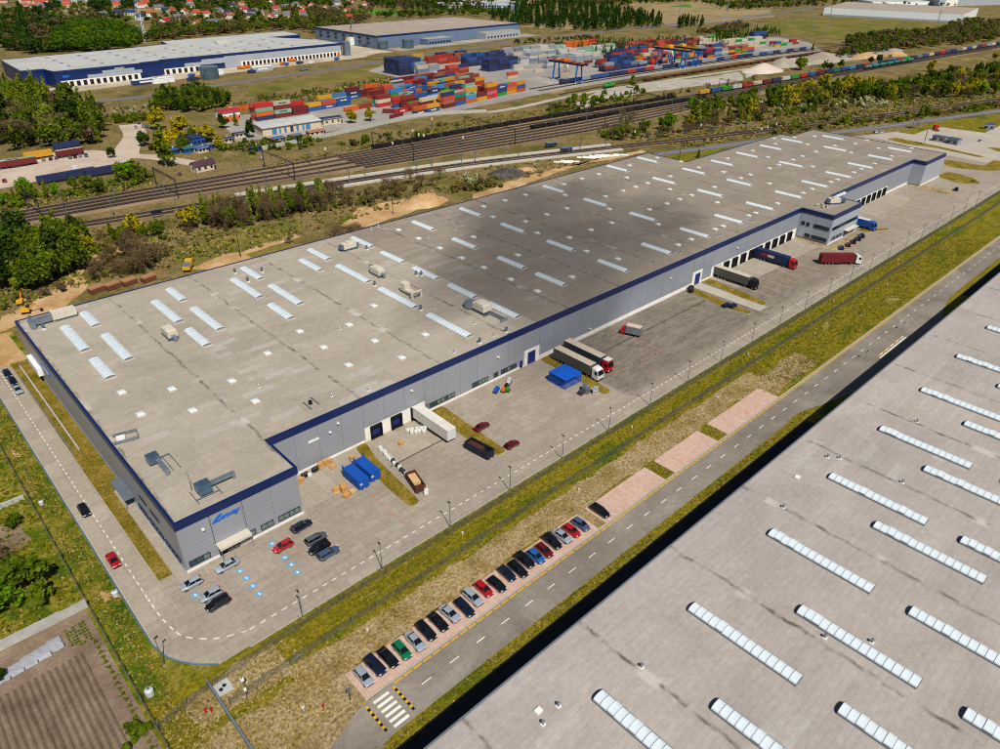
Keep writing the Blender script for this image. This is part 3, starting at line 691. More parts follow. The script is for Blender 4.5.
# office windows
for x0, x1, n in ((279.6,302.6,16),): window_strip(WH, x0, x1, 105.9, 5.6, 6.9, n, 'dark glass')
for x0, x1, n in ((281.2,290.2,6),): window_strip(WH, x0, x1, 105.9, 1.2, 2.5, n, 'pale glass')
window_strip(WH, 292.0, 302.4, 105.9, 0.3, 2.5, 6, 'dark glass')
MB().bx(291.6,301.6,104.0,105.9,3.0,3.25).build('canopy', M_['cream metal'], WH)
for a, b, n, z0, z1 in ((106.6,112.8,5,5.6,7.0),(114.6,115.8,1,5.5,7.0),(116.6,117.9,1,5.5,7.0),(106.6,112.7,5,1.1,2.5),(113.4,115.6,2,1.1,2.5)):
    window_strip(WH, a, b, 278.38, z0, z1, n, 'dark glass', axis='y')
# floodlights on the walls
fl = MB().bx(-0.25,0.25,-0.5,0,0,0.25).mesh('wall_lamp', M_['white render'])
for x, y, z in ((27.5,106.9,8.0),(61.4,118.9,7.0),(63.6,118.9,8.4),(84,118.9,8.3),(112.3,118.9,6.8),(150,118.9,2.2),(190,118.9,7),(231,118.9,7.2)): put('wall_lamp', fl, WH, (x,y,z))
MB().bx(56.0,58.6,118.75,118.9,6.6,7.1).build('wall_plate', M_['white render'], WH)
# roof lights of the long warehouse (surveyed plan positions)
SKL = """31.7 191.7 16.5|31.8 171.3 11.5|38.1 200.6 10.3|38.1 180.0 16.7|55.2 171.4 11.0|55.2 191.8 16.6|61.5 200.8 10.1|61.5 180.3 16.6|78.5 171.0 12.0|78.7 191.9 17.2|85.0 201.0 11.5|85.0 180.2 17.2|101.9 194.8 11.7|107.9 133.5 17.1|108.0 156.8 17.1|108.2 180.3 17.3|108.6 201.0 11.5|125.0 147.9 11.4|125.2 130.4 11.4|125.2 165.5 11.4|125.3 183.2 11.4|125.6 201.2 11.4|150.9 136.4 11.8|151.2 154.1 11.6|151.2 177.2 11.6|151.6 200.7 11.8|173.9 130.6 11.9|174.4 153.9 11.9|174.5 177.3 11.9|174.8 200.9 11.9|197.0 130.4 11.9|220.4 177.2 11.9|220.4 130.8 11.9|220.6 154.0 11.9|221.1 200.7 11.9|243.3 130.8 11.9|266.7 131.0 11.9|266.7 153.9 11.9|267.2 177.5 11.9|267.5 203.8 11.9|290.0 131.0 11.9|290.2 154.2 11.9|290.6 177.7 11.9|290.8 204.0 11.9|313.5 177.2 11.9|313.6 131.1 11.9|336.4 130.9 11.9|336.8 154.3 11.9|336.8 177.5 11.9|360.2 131.2 11.9|360.3 177.7 11.9|383.3 177.6 11.9|383.3 131.2 11.9|383.5 154.3 11.9|407.3 131.1 11.9|407.6 166.4 11.9"""
for row in SKL.split('|'):
    x, y, L = map(float, row.split()); L = 17.2 if L > 14 else (10.4 if L < 10.6 else 11.7)
    put('skylight', skylight_mesh(2.5, L, int(round(L/1.17))), WH, (x, y, 11.88))
DOMES = """31.4,145.5 31.5,157.3 40.3,139.5 40.4,151.2 52.1,145.4 52.1,133.8 64.5,151.9 76.3,133.6 76.4,157.1 76.5,145.4 88.0,127.9 88.1,139.6 88.2,151.7 99.9,133.7 99.9,157.1 141.7,133.3 141.8,144.8 141.9,168.0 141.9,157.3 142.1,179.7 142.3,191.7 142.3,203.3 157.3,133.5 157.5,157.7 157.7,180.2 177.3,144.9 177.5,168.2 177.5,191.6 179.9,133.5 182.7,157.5 183.0,179.8 183.2,203.2 194.5,157.6 194.9,203.3 194.9,180.1 205.7,127.8 206.2,157.6 206.2,180.0 206.4,203.2 213.8,127.9 218.0,145.1 218.1,168.5 218.4,192.1 229.4,128.1 229.6,157.8 229.7,203.2 229.9,180.2 234.6,128.0 241.2,157.7 241.6,180.3 242.1,203.7 250.0,157.7 250.2,180.4 252.8,128.1 253.6,203.7 257.8,127.9 257.9,145.1 258.4,157.6 258.5,168.6 258.7,191.8 258.8,180.4 275.4,180.3 275.5,128.3 275.9,157.9 276.1,203.8 297.1,128.3 297.3,157.8 297.9,203.9 298.1,180.4 299.1,144.9 299.9,168.4 300.8,192.1 305.5,157.9 305.7,128.5 322.3,128.2 322.4,157.6 323.4,180.6 328.4,127.9 331.8,158.0 340.7,168.6 340.8,145.6 346.0,158.1 346.1,128.3 347.0,180.6 354.7,128.6 355.8,158.3 369.7,180.4 369.8,128.5 369.9,158.0 381.1,187.4 382.0,145.6 382.1,168.8 390.3,157.8 390.7,128.8 392.1,181.3 402.5,140.2 402.9,152.4 403.0,175.2 416.1,128.8 416.1,152.0"""
for t_ in DOMES.split():
    x, y = map(float, t_.split(',')); put('dome_light', DOME, WH, (x, y, 11.88))
for x, y in ((81.4,205.0),(88.1,200.5),(81.4,196.4),(108.2,168.6),(123.1,194.8),(108.3,146.3),(122.2,166.6),(123.4,165.5),(107.7,120.8),(117.0,120.6),(26.2,210.5),(27.4,203.0)): put('roof_vent', VENT, WH, (x, y, 11.88))
for x, y in ((113.2,121.3),(99.6,121.5),(85.1,151.5),(146.0,190.6),(158.1,190.5),(111.9,144.6),(113.9,130.0),(231.2,191.4),(251.6,191.5),(274.7,191.5),(197.1,123.6),(200.3,123.1),(199.4,124.6),(223.3,123.6),(225.6,123.2),(242.4,123.0),(247.9,123.4),(55.6,139.0),(73.5,121.0),(66.0,124.5),(135.6,210.5),(139.0,211),(395,158),(398,170)):
    put('vent_pipe', PIPE, WH, (x, y, 11.88))
def air_unit(parts, loc, rz=0.0, label=None):
    """roof air handler: casing, ducts, legs"""
    r = None
    for nm, mb, mat in parts:
        o = mb.build(nm, M_[mat], WH if r is None else r, loc if r is None else (0,0,0), rz if r is None else 0.0)
        if r is None: r = o; tag(o, label)
    return r
def skid(L, W): return MB().bx(-W/2,W/2,-L/2,L/2,0.0,0.35).bx(-W/2-0.3,-W/2,-L/2,-L/2+0.2,0,0.7).bx(W/2,W/2+0.3,L/2-0.2,L/2,0,0.7)
Zr = 11.89
def unit_a(loc, rz, label):
    air_unit([('air_handler', MB().bx(-1.2,1.2,-2.4,2.4,0.6,2.3).bx(-1.0,1.0,-1.4,0.8,2.3,2.7), 'cream metal'), ('skid', skid(5.4,2.6), 'duct steel'),
              ('fan_box', MB().bx(-0.8,0.8,2.43,3.4,0.7,1.9), 'duct steel'), ('duct', MB().bx(-0.5,0.5,-3.9,-2.42,0.5,1.4).tube((0,-3.6,0.5),(0,-3.6,-0.0),0.4), 'galvanised')], loc, rz, label)
unit_a((50.4,177.3,Zr), 0.0, 'cream air handling unit beside the puddled roof seam')
unit_a((119.0,199.5,Zr), math.pi/2, 'long cream air handling unit near the rear roof edge')
unit_a((113.8,175.2,Zr), 0.0, 'cream air handling unit in the middle of the roof')
air_unit([('air_handler', MB().bx(-1.0,1.0,1.0,3.2,0.6,3.0), 'cream metal'), ('skid', skid(6.0,2.0), 'duct steel'), ('fan_box', MB().bx(-0.9,0.9,-1.6,0.9,0.6,1.3), 'cream metal'),
          ('duct', MB().bx(-1.9,-1.3,-3.6,-3.0,0,1.7).bx(1.3,1.9,-3.6,-3.0,0,1.7).bx(-1.9,1.9,-3.6,-3.0,1.7,2.2).bx(-0.6,0.6,-3.0,-1.6,0.6,1.4), 'cream metal')], (112.5,157.0,Zr), 0.0, 'cream roof unit with forked duct on the roof')
air_unit([('air_handler', MB().bx(-1.6,1.6,-2.4,2.4,0.8,2.6).bx(-1.5,1.5,-1.8,1.4,2.6,3.0), 'cream metal'), ('skid', skid(6.0,3.2), 'duct steel'),
          ('tank', MB().cyl((-0.8,4.2),1.7,0.3,1.9,14), 'galvanised'), ('duct', MB().bx(1.0,1.5,-8.5,-2.5,0.2,0.5).bx(0.2,0.5,-8.5,-2.5,0.2,0.5).bx(-0.8,1.6,-8.7,-8.5,0,0.9), 'galvanised')], (120.6,134.3,Zr), 0.0, 'large cream air handler with round tank near the front edge')
air_unit([('air_handler', MB().bx(-2.5,2.5,-1.3,1.3,0.5,2.4).bx(-3.4,-2.52,-1.4,1.4,0.4,2.6), 'cream metal'), ('skid', skid(2.8,5.2), 'duct steel'),
          ('duct', MB().bx(-9.0,-3.4,-1.1,0.5,0.5,1.9).bx(-9.0,-7.8,-2.6,-1.1,0.1,1.9), 'galvanised')], (34.0,207.0,Zr), 0.0, 'long cream air handler with steel duct at the rear left roof corner')
air_unit([('fan_box', MB().bx(-1.1,1.1,-1.0,1.0,0.5,2.0), 'duct steel'), ('duct', MB().bx(0.2,1.0,-5.6,-1.0,0.6,1.4).tube((0.6,-5.4,0),(0.6,-5.4,0.7),0.4), 'galvanised'), ('rail', MB().bx(1.8,1.9,-5,0.8,0.1,0.3).bx(3.2,3.3,-5,0.8,0.1,0.3).bx(1.2,3.3,0.7,0.8,0.1,0.3), 'duct steel')], (27.2,126.8,Zr), 0.0, 'steel extract unit on the left roof edge')
air_unit([('fan_box', MB().bx(-1.3,1.3,-0.9,0.9,0.5,2.1).bx(-1.2,1.2,-1.5,-0.9,0.4,1.2), 'duct steel'), ('duct', MB().bx(1.3,6.2,-0.3,0.5,0.8,1.4).bx(5.6,6.2,-0.3,0.5,0.0,0.8), 'galvanised'), ('rail', MB().bx(-2.2,-2.1,-3,1.2,0.1,0.3).bx(2.2,2.3,-3,1.2,0.1,0.3).bx(-2.2,2.3,-1.8,-1.7,0.1,0.3).tube((-1.6,1.6,0),(-1.6,1.6,4.4),0.05), 'duct steel')], (30.8,112.0,Zr), 0.0, 'steel fan unit with horizontal duct above the blue sign')
air_unit([('roof_hatch', MB().bx(-0.8,0.8,-0.6,0.6,0,0.7), 'white render'), ('rail', MB().bx(-1.4,3.2,-1.7,-1.6,0.2,0.8).bx(3.1,3.2,-1.7,1.4,0.2,0.8).bx(-1.4,3.2,1.3,1.4,0.2,0.8), 'galvanised')], (25.2,139.2,Zr), -0.2, 'roof hatch with guard rail at the left roof edge')
air_unit([('rail', MB().bx(-0.8,-0.7,-3,0.8,0.1,0.35).bx(1.5,1.6,-2.2,1.6,0.1,0.35), 'duct steel'), ('fan_box', MB().cyl((0.3,-0.6),0.45,0,0.8,8), 'dark opening')], (60.5,125.5,Zr), 0.0, 'pair of steel rails near the front roof edge')
# office roof plant
for k, (x, y) in enumerate(((285.5,116.6),(286.9,116.2),(288.2,115.4),(285.0,113.9),(286.2,112.8))): air_unit([('condenser', MB().bx(-0.5,0.5,-0.25,0.25,0.2,1.1), 'cream metal'), ('fan_box', MB().cyl((0,0),0.2,1.1,1.2,8), 'dark opening')], (x,y,Zr), 0.3*k, None)
unit_a((293.5,113.5,Zr), math.pi/2-0.5, 'cream air handler on the office block roof')
air_unit([('fan_box', MB().bx(-0.9,0.9,-1.6,1.6,0.4,1.9), 'duct steel'), ('duct', MB().tube((0,1.5,1.2),(0,3.6,1.2),0.45,8), 'galvanised')], (297.0,112.0,Zr), 0.6, 'blue grey cooling unit on the office block roof')
for x in (304.5,307.5,310.5,313.5): MB().bx(x,x+2.5,118.0,118.9,10.4,11.2).build('louvre', M_['white wall'], WH)
# wall sign: swoosh and script lettering cut out of blue sheet
def text_mesh(txt, size, ext, shear=0.0, bold=0.0):
    cu = bpy.data.curves.new('lettering', 'FONT'); cu.body = txt; cu.size = size; cu.extrude = ext; cu.shear = shear; cu.space_character = 0.92; cu.offset = bold; cu.resolution_u = 2
    ob = bpy.data.objects.new('lettering', cu); col.objects.link(ob)
    dg = bpy.context.evaluated_depsgraph_get(); me = bpy.data.meshes.new_from_object(ob.evaluated_get(dg))
    bpy.data.objects.remove(ob); return me
sign = thing('wall_sign', 'blue script company sign with swoosh on the front left wall', 'sign', (29.3,106.86,8.15))
tm = text_mesh('ew\u0430y'.replace('\u0430','a'), 1.25, 0.06, 0.35) if False else text_mesh('onway', 1.5, 0.06, 0.35, 0.035)
tm.materials.clear(); tm.materials.append(M_['sign blue'])
lo = put('lettering', tm, sign, (1.55,-0.02,0.16)); lo.rotation_euler = (math.pi/2,0,0)
sw = []; n = 14
outer = [(0.0,0.0)]+[(2.1*t/n, 0.12+1.45*math.sin(math.pi*0.5*t/n)) for t in range(1,n+1)]
inner = [(1.95,1.18)]+[(1.9-1.15*t/n, 1.15-0.75*(t/n)**0.8) for t in range(1,n+1)]+[(1.75,0.42),(1.6,0.02)]
pts = [(x,z) for x,z in outer+inner]
mb = MB(); nn = len(pts); mb.add([(x,-0.08,z) for x,z in pts]+[(x,0.0,z) for x,z in pts], [tuple(range(nn))]+[(i,nn+i,nn+(i+1)%nn,(i+1)%nn) for i in range(nn)])
mb.build('swoosh', M_['sign blue'], sign)

# ------------------------------------------------------------------ the near warehouse at the lower right
NW = thing('near_warehouse', 'huge grey flat roofed warehouse filling the lower right corner', 'warehouse')
f2 = [(4,-90),(345,-90),(345,44.5),(4,44.5)]
MB().prism(inset(f2, 0.1), 0, 12.3).build('wall', M_['wall grey plain'], NW)
MB().prism(inset(f2, 0.28), 12.31, 12.5).build('roof', M_['near roof'], NW)
pi_, po_ = inset(f2, 0.28), inset(f2, 0.0)
for i in range(4):
    j = (i+1)%4; a, b, c, d = po_[i], po_[j], pi_[j], pi_[i]
    MB().add([(*a,11.8),(*b,11.8),(*c,11.8),(*d,11.8),(*a,12.62),(*b,12.62),(*c,12.62),(*d,12.62)], [(4,5,6,7),(0,1,5,4),(2,3,7,6),(3,2,1,0)]).build('roof_edge', M_['galvanised'], NW)
def big_skylight(x, ytop, L=17.7, n=15, opened=()):
    w = 2.1; base = MB().bx(-w/2-0.12, w/2+0.12, -L, 0, 0, 0.34, 0, False)
    b = base.build('skylight', M_['galvanised'], NW, (x, ytop, 12.5))
    seg = L/n
    me = vault(w, seg-0.07, 0.45, 7).mesh('pane', M_['skylight sheet'])
    rib = vault(w+0.05, 0.08, 0.47, 7)
    rm = MB()
    for k in range(n+1): rm.add([(p[0], p[1]-L+k*seg-0.04, p[2]+0.34) for p in rib.v], rib.f)
    rm.build('rib', M_['frame navy'] if False else M_['galvanised'], b)
    for k in range(n):
        o = put('pane', me, b, (0, -L+k*seg+0.035, 0.34))
        if k in opened: o.location.z = 0.47
    e = vault(w+0.1, 0.1, 0.5, 7, -0.02); MB().add([(p[0],p[1],p[2]+0.34) for p in e.v], e.f).build('end_cap', M_['frame navy'], b)
ops = [(9,12),(10,),(11,13),(3,9),(12,13),(10,12)]
tops = [(x, 34.3) for x in (52.0,74.4,98.6,121.6,145.2,168.4,192.0,215.6,239.0)]+[(x, 22.7) for x in (62.6,86.3,114.2,137.8,160.8,183.8,207.2,230.6)]+[(x, 10.9) for x in (51.2,74.6,98.8,121.6,145.0,168.4)]+[(x, -0.8) for x in (86.2,109.6,133.0)]
for i, (x, y) in enumerate(tops): big_skylight(x, y, 17.7, 15, ops[i % 6])
for x, y in ((43.5,36.5),(46.9,36.9),(128.5,35.6),(127.0,37.4),(84.2,17.6),(88.5,12.5),(60.0,33.0),(106.4,36),(153.8,30),(130.0,24)): put('vent_pipe', PIPE, NW, (x,y,12.5))
put('roof_hatch', MB().bx(-0.5,0.5,-0.4,0.4,0,0.3).mesh('roof_hatch', M_['white render']), NW, (44.4,38.2,12.5))
put('roof_hatch', MB().bx(-0.5,0.5,-0.4,0.4,0,0.3).mesh('roof_hatch', M_['white render']), NW, (116.5,38.5,12.5))

# ------------------------------------------------------------------ cars
PAINT = {'silver': A(176,186,198), 'navy': A(22,34,62), 'black': A(20,21,25), 'green': A(16,130,84), 'red': A(196,24,30), 'dark red': A(120,18,30), 'blue': A(40,110,190), 'blue grey': A(78,100,134), 'white': A(232,232,228), 'grey': A(96,104,114), 'royal blue': A(24,60,170)}
def paint(c):
    k = 'car paint '+c
    if k not in MATS:
        t = NT(k); t.done(PAINT[c], 0.28, 0.5, 0.25); t.b.inputs['Coat Weight'].default_value = 0.8; t.b.inputs['Coat Roughness'].default_value = 0.06
    return MATS[k]
plain('tyre', A(24,24,25), 0.85, 0.2, var=0.1); plain('rim', A(150,154,160), 0.35, 0.5, metal=0.7, var=0.05)
plain('lamp clear', A(220,224,228), 0.15, 0.6, var=0.02); plain('lamp red', A(150,16,18), 0.25, 0.5, var=0.02)
def wheel_mesh(r, w, n=14):
    mb = MB()
    for rr, y0, y1, mi in ((r, -w/2, w/2, 0), (r*0.62, -w/2-0.015, w/2+0.015, 1)):
        v = [(rr*math.cos(2*math.pi*i/n), y0, rr*math.sin(2*math.pi*i/n)) for i in range(n)]+[(rr*math.cos(2*math.pi*i/n), y1, rr*math.sin(2*math.pi*i/n)) for i in range(n)]
        mb.add(v, [(i, n+i, n+(i+1)%n, (i+1)%n) for i in range(n)]+[tuple(range(n)), tuple(reversed(range(n,2*n)))], mi)
    return mb.mesh('wheel', [M_['tyre'], M_['rim']])
WHEEL = wheel_mesh(0.33, 0.22); TWHEEL = wheel_mesh(0.5, 0.34)
CARS = {}
def car_meshes(kind):
    L, W, Hh = {'hatch': (3.95,1.70,1.45), 'sedan': (4.45,1.76,1.43), 'estate': (4.45,1.76,1.47), 'suv': (4.35,1.82,1.62)}[kind]
    w = W/2; zb = 0.98 if kind == 'suv' else 0.90
    hull = MB(); st = [(0,.80,.42,.66),(.02,.93,.30,.84),(.07,.98,.24,zb),(.2,1,.2,zb+.02),(.45,1,.2,zb+.01),(.66,1,.2,zb),(.74,.99,.2,zb-.03),(.88,.96,.22,zb-.10),(.965,.88,.28,zb-.20),(1,.72,.40,zb-.32)]
    if kind == 'sedan': st[2] = (.07,.97,.24,zb-.02)
    rings = []
    for f, ww, zl, zt in st:
        x = -L/2+f*L; a = w*ww
        half = [(a*.80,zl),(a*.97,zl+.10),(a,zl+.24),(a,zt-.20),(a*.965,zt-.07),(a*.84,zt),(a*.4,zt+.035)]
        rings.append([(x,-y,z) for y,z in half]+[(x,y,z) for y,z in reversed(half)])
    k = len(rings[0])
    for i in range(len(rings)-1):
        hull.add(rings[i]+rings[i+1], [(j,(j+1)%k,k+(j+1)%k,k+j) for j in range(k)])
    hull.add(rings[0], [tuple(reversed(range(k)))]); hull.add(rings[-1], [tuple(range(k))])
    hull.f = [tuple(reversed(f)) for f in hull.f]
    xr, xr2, xf2, xf = {'hatch': (-.475,-.40,.05,.245), 'sedan': (-.37,-.22,.07,.245), 'estate': (-.485,-.43,.06,.235), 'suv': (-.485,-.42,.04,.22)}[kind]
    X = [v*L for v in (xr, xr2, xf2, xf)]; zt = Hh-0.05
    g = MB(); yb, yt = w*.86, w*.66
    g.add([(X[0],-yb,zb),(X[3],-yb,zb-.03),(X[3],yb,zb-.03),(X[0],yb,zb),(X[1],-yt,zt),(X[2],-yt,zt),(X[2],yt,zt),(X[1],yt,zt)], [(0,1,5,4),(1,2,6,5),(2,3,7,6),(3,0,4,7),(4,5,6,7)])
    r = MB(); n = 5; rows = []
    for i in range(n+1):
        x = X[1]-0.04+(X[2]+0.06-X[1])*i/n; z = zt+0.005+0.045*math.sin(math.pi*(0.12+0.76*i/n))
        rows.append([(x,-yt-.04,zt-0.015),(x,-yt*.8,z+.005),(x,0,z+.02),(x,yt*.8,z+.005),(x,yt+.04,zt-0.015)])
    for i in range(n): r.add(rows[i]+rows[i+1], [(j,j+1,5+j+1,5+j) for j in range(4)])
    r.f = [tuple(reversed(f)) for f in r.f]
    for s in (-1, 1):                                      # pillars in body colour
        for (a, b) in ((X[3],X[2]),(0.5*(X[0]+X[3])-.15,0.5*(X[1]+X[2])),(X[0],X[1])):
            r.tube((a, s*yb, zb-.02), (b, s*yt, zt), 0.055, 4)
    hl = MB().bx(-.10,.05,-.2,.2,-.08,.08); tl = MB().bx(-.04,.06,-.17,.17,-.12,.12)
    return dict(L=L, W=W, zb=zb, body=hull, glass=g, roof=r, hl=hl, tl=tl)
def make_car(kind, colour):
    key = (kind, colour)
    if key in CARS: return CARS[key]
    if kind not in CARS:
        d = car_meshes(kind)
        CARS[kind] = (d, d['glass'].mesh('windows', M_['car glass']), d['hl'].mesh('headlight', M_['lamp clear']), d['tl'].mesh('tail_light', M_['lamp red']))
    d, gm, hm, tm_ = CARS[kind]; p = paint(colour)
    CARS[key] = (d, d['body'].mesh('body', [p], True), d['roof'].mesh('roof', [p], True), gm, hm, tm_); return CARS[key]
def car(x, y, rz, kind, colour, label, z=0.055, group=None, name='parked_car'):
    d, b, r, g, hm, tm_ = make_car(kind, colour)
    t = thing(name, label, 'car', (x, y, z), rz, group)
    put('body', b, t); put('roof', r, t); put('windows', g, t)
    L, W = d['L'], d['W']
    for sx in (-0.305, 0.31):
        for sy in (-1, 1): put('wheel', WHEEL, t, (sx*L, sy*(W/2-0.13), 0.33))
    for sy in (-1, 1):
        put('headlight', hm, t, (L/2-0.10, sy*W*0.33, d['zb']-0.24)); put('tail_light', tm_, t, (-L/2+0.03, sy*W*0.40, d['zb']-0.16))
    return t
RX = [34.4,36.9,39.3,41.8,44.5,47.1,49.8,52.4,55.1,57.7,60.4,62.9,66.0,68.3,70.8,73.1,75.4,78.2,80.8,83.3,86.0,92.0]
RC = [('silver','hatch'),('navy','suv'),('black','sedan'),('green','hatch'),('silver','sedan'),('black','estate'),('black','sedan'),('silver','sedan'),('navy','estate'),('silver','estate'),('red','hatch'),('black','hatch'),('navy','hatch'),('black','estate'),('black','suv'),('blue','hatch'),('dark red','hatch'),('black','suv'),('silver','sedan'),('red','hatch'),('blue grey','hatch'),('black','estate')]
ORD = ['first','second','third','fourth','fifth','sixth','seventh','eighth','ninth','tenth','eleventh','twelfth','thirteenth','fourteenth','fifteenth','sixteenth','seventeenth','eighteenth','nineteenth','twentieth']
def ordinal(n): return ORD[n-1] if n <= 20 else '%d%s' % (n, {1:'st',2:'nd',3:'rd'}.get(n%10 if n%100 not in (11,12,13) else 0, 'th'))
for i, x in enumerate(RX):
    c, k = RC[i]; kn = {'hatch':'hatchback','sedan':'saloon','estate':'estate car','suv':'sport utility car'}[k]
    lb = '%s %s, %s from the zebra crossing in the pink parking row' % (c, kn, 'nearest one' if i == 0 else ordinal(i+1)) if i < 21 else 'black estate car parked alone past the gap in the row'
    car(x, 66.35+rnd.uniform(-.45,.4), -math.pi/2+rnd.uniform(-.06,.06), k, c, lb, group='cars parked in the pink bays')
for x, y, a, k, c, lb in ((44.6,103.3,0.06,'estate','navy','dark estate car nearest the row of front windows'),(39.1,100.8,math.pi,'hatch','red','red hatchback between blue parking symbols'),(44.9,98.3,0,'estate','grey','dark grey estate car, upper one of three together'),(44.0,95.8,math.pi,'suv','black','black car in the middle of three parked together'),(44.6,93.3,0,'estate','blue grey','blue grey estate car, lowest of three together'),
        (29.0,103.3,math.pi,'sedan','silver','silver saloon in front of the entrance canopy'),(22.3,103.4,math.pi,'hatch','silver','silver hatchback at the warehouse front corner'),(23.8,98.6,math.pi,'hatch','silver','silver hatchback parked tight beside a black car'),(23.9,95.9,math.pi,'suv','black','black car parked tight beside a silver hatchback'),
        (94.0,104.7,0.05,'sedan','dark red','dark maroon car at the edge of the grass island'),(94.4,94.6,0.0,'hatch','dark red','dark red car at the tip of the grass island'),
        (14.4,136.9,-math.pi/2,'hatch','black','black hatchback driving alone on the access road'),(14.0,118.6,-math.pi/2,'hatch','red','red car driving on the access road'),
        (16.5,207.3,-math.pi/2,'hatch','navy','navy car parked farthest up the access road'),(16.6,202.1,-math.pi/2,'hatch','black','black car in the middle of three on the access road'),(16.5,196.9,-math.pi/2,'sedan','silver','silver car nearest of three parked on the access road'),
        (278.9,100.4,0.5,'hatch','royal blue','bright blue car parked below the office block'),(284.0,100.0,0.5,'hatch','dark red','dark red car below the office block'),(289.2,100.2,0.5,'sedan','black','black car parked in the row below the office block'),(294.2,100.4,0.5,'suv','navy','navy car, fourth in the office parking row'),(298.5,100.8,0.5,'suv','navy','navy car, last in the office parking row')):
    car(x, y, a, k, c, lb)
p = Q8(685,716); car(p[0], p[1], 0.2, 'suv', 'navy', 'dark car alone on the yard at the far end')
p = Z(400,160,200)(325,185); car(218.0-64, 217.6, 0.02, 'suv', 'white', 'white car on the road behind the warehouse')

# ------------------------------------------------------------------ lorries and trailers
for n_, c_ in (('tarp grey', A(92,92,86)), ('tarp dark', A(58,64,72)), ('tarp navy', A(20,44,86)), ('box maroon', A(116,24,36)), ('box white', A(232,228,218)), ('roof cream', A(214,198,178)), ('cab white', A(230,230,226)), ('cab red', A(196,22,32)), ('cab blue', A(24,92,186)), ('cab black', A(26,28,34)), ('chassis', A(34,34,36)), ('orange paint', A(232,120,24)), ('machine yellow', A(238,178,24)), ('bin blue', A(8,84,180)), ('bin navy', A(26,32,52)), ('bin brown', A(86,46,36)), ('cardboard', A(214,160,92)), ('cardboard pale', A(226,190,132)), ('bag white', A(232,230,224)), ('bag black', A(30,30,34)), ('roof blue', A(10,92,206)), ('green paint', A(56,148,60)), ('timber', A(186,136,96)), ('timber dark', A(120,70,50)), ('pvc film', A(172,174,182))):
    plain(n_, c_, 0.45 if 'cab' in n_ else 0.65, 0.4, var=0.07)
M_ = MATS
def cab(t, colour, x0=0.0, top=None):
    """cab whose back is at x0, nose towards +x"""
    b = MB(); w = 1.24
    b.add([(x0,-w,0.75),(x0+2.2,-w,0.55),(x0+2.2,w,0.55),(x0,w,0.75),(x0,-w,2.0),(x0+2.28,-w,1.75),(x0+2.28,w,1.75),(x0,w,2.0),(x0,-w,3.45),(x0+1.75,-w*.94,3.25),(x0+1.75,w*.94,3.25),(x0,w,3.45),(x0,-w*.9,3.75),(x0+1.0,-w*.85,3.65),(x0+1.0,w*.85,3.65),(x0,w*.9,3.75)],
          [(0,1,5,4),(1,2,6,5),(2,3,7,6),(3,0,4,7),(4,5,9,8),(5,6,10,9),(6,7,11,10),(7,4,8,11),(8,9,13,12),(9,10,14,13),(10,11,15,14),(11,8,12,15),(12,13,14,15)])
    body = b.build('cab', M_[colour], t)
    g = MB(); g.add([(x0+2.29,-w*.9,1.85),(x0+2.29,w*.9,1.85),(x0+1.82,w*.84,3.1),(x0+1.82,-w*.84,3.1)], [(0,1,2,3)]).build('windscreen', M_['car glass'], body)
    for s in (-1, 1):
        MB().add([(x0+0.9,s*(w+.012),2.0),(x0+2.0,s*(w+.012),1.92),(x0+1.7,s*(w*.97+.012),2.9),(x0+0.9,s*(w*.985+.012),3.0)], [(0,1,2,3) if s < 0 else (3,2,1,0)]).build('side_window', M_['car glass'], body)
        MB().bx(x0+2.15,x0+2.32,s*0.9-0.2,s*0.9+0.2,0.75,1.0).build('headlight', M_['lamp clear'], body)
    MB().bx(x0+2.2,x0+2.38,-1.22,1.22,0.45,0.72).build('bumper', M_['chassis'], body)
    for x in (x0+1.2, x0-1.6):
        for s in (-1, 1): put('wheel', TWHEEL, t, (x, s*1.02, 0.5))
    MB().bx(x0-2.6,x0,-0.5,0.5,0.6,0.95).build('chassis', M_['chassis'], t)
    return body
def trailer(t, side, roof, L=13.4, x1=-0.7, z0=1.05, z1=3.95, rib=True, logo=None, front=None):
    x0 = x1-L; b = MB().bx(x0, x1, -1.27, 1.27, z0, z1-0.06, 0); b.bx(x0, x1, -1.25, 1.25, z1-0.06, z1, 1)
    bd = b.build('box', [M_[side], M_[roof]], t)
    if rib:
        rb = MB().bx(-0.04,0.04,-1.30,1.30,z0+0.05,z1-0.03).mesh('rib', M_[side])
        for k in range(0, 8): put('rib', rb, bd, (x0+0.06+k*(L-0.12)/7, 0, 0))
    MB().bx(x0+0.3, x1-0.3, -0.95, 0.95, 0.85, z0-0.01).build('frame', M_['chassis'], t)
    for k in range(3):
        for s in (-1, 1): put('wheel', TWHEEL, t, (x0+2.0+1.32*k, s*1.02, 0.5))
    for s in (-1, 1):
        MB().bx(x1-4.0,x1-3.8,s*0.8-0.08,s*0.8+0.08,0.0,0.85).build('landing_leg', M_['chassis'], t)
        MB().bx(x0+5.6,x1-4.4,s*1.22-0.04,s*1.22+0.04,0.45,0.9).build('side_guard', M_['chassis'], t)
    return bd
def lorry(x, y, rz, cabc, side, roof, label, **kw):
    t = thing('articulated_lorry', label, 'lorry', (x, y, 0.055), rz); bd = trailer(t, side, roof, **kw); cab(t, cabc); return t, bd
D_ = -math.pi/2
lorry(132.2, 101.8, D_, 'cab white', 'tarp grey', 'roof cream', 'grey curtain lorry with all white cab next to the blue shelter')
t, _ = lorry(137.6, 102.8, D_, 'cab red', 'tarp dark', 'roof cream', 'grey curtain lorry with red cab parked beside a white cab')
MB().bx(0.0,1.9,-1.1,1.1,3.76,3.86).build('roof_spoiler', M_['cab white'], t)
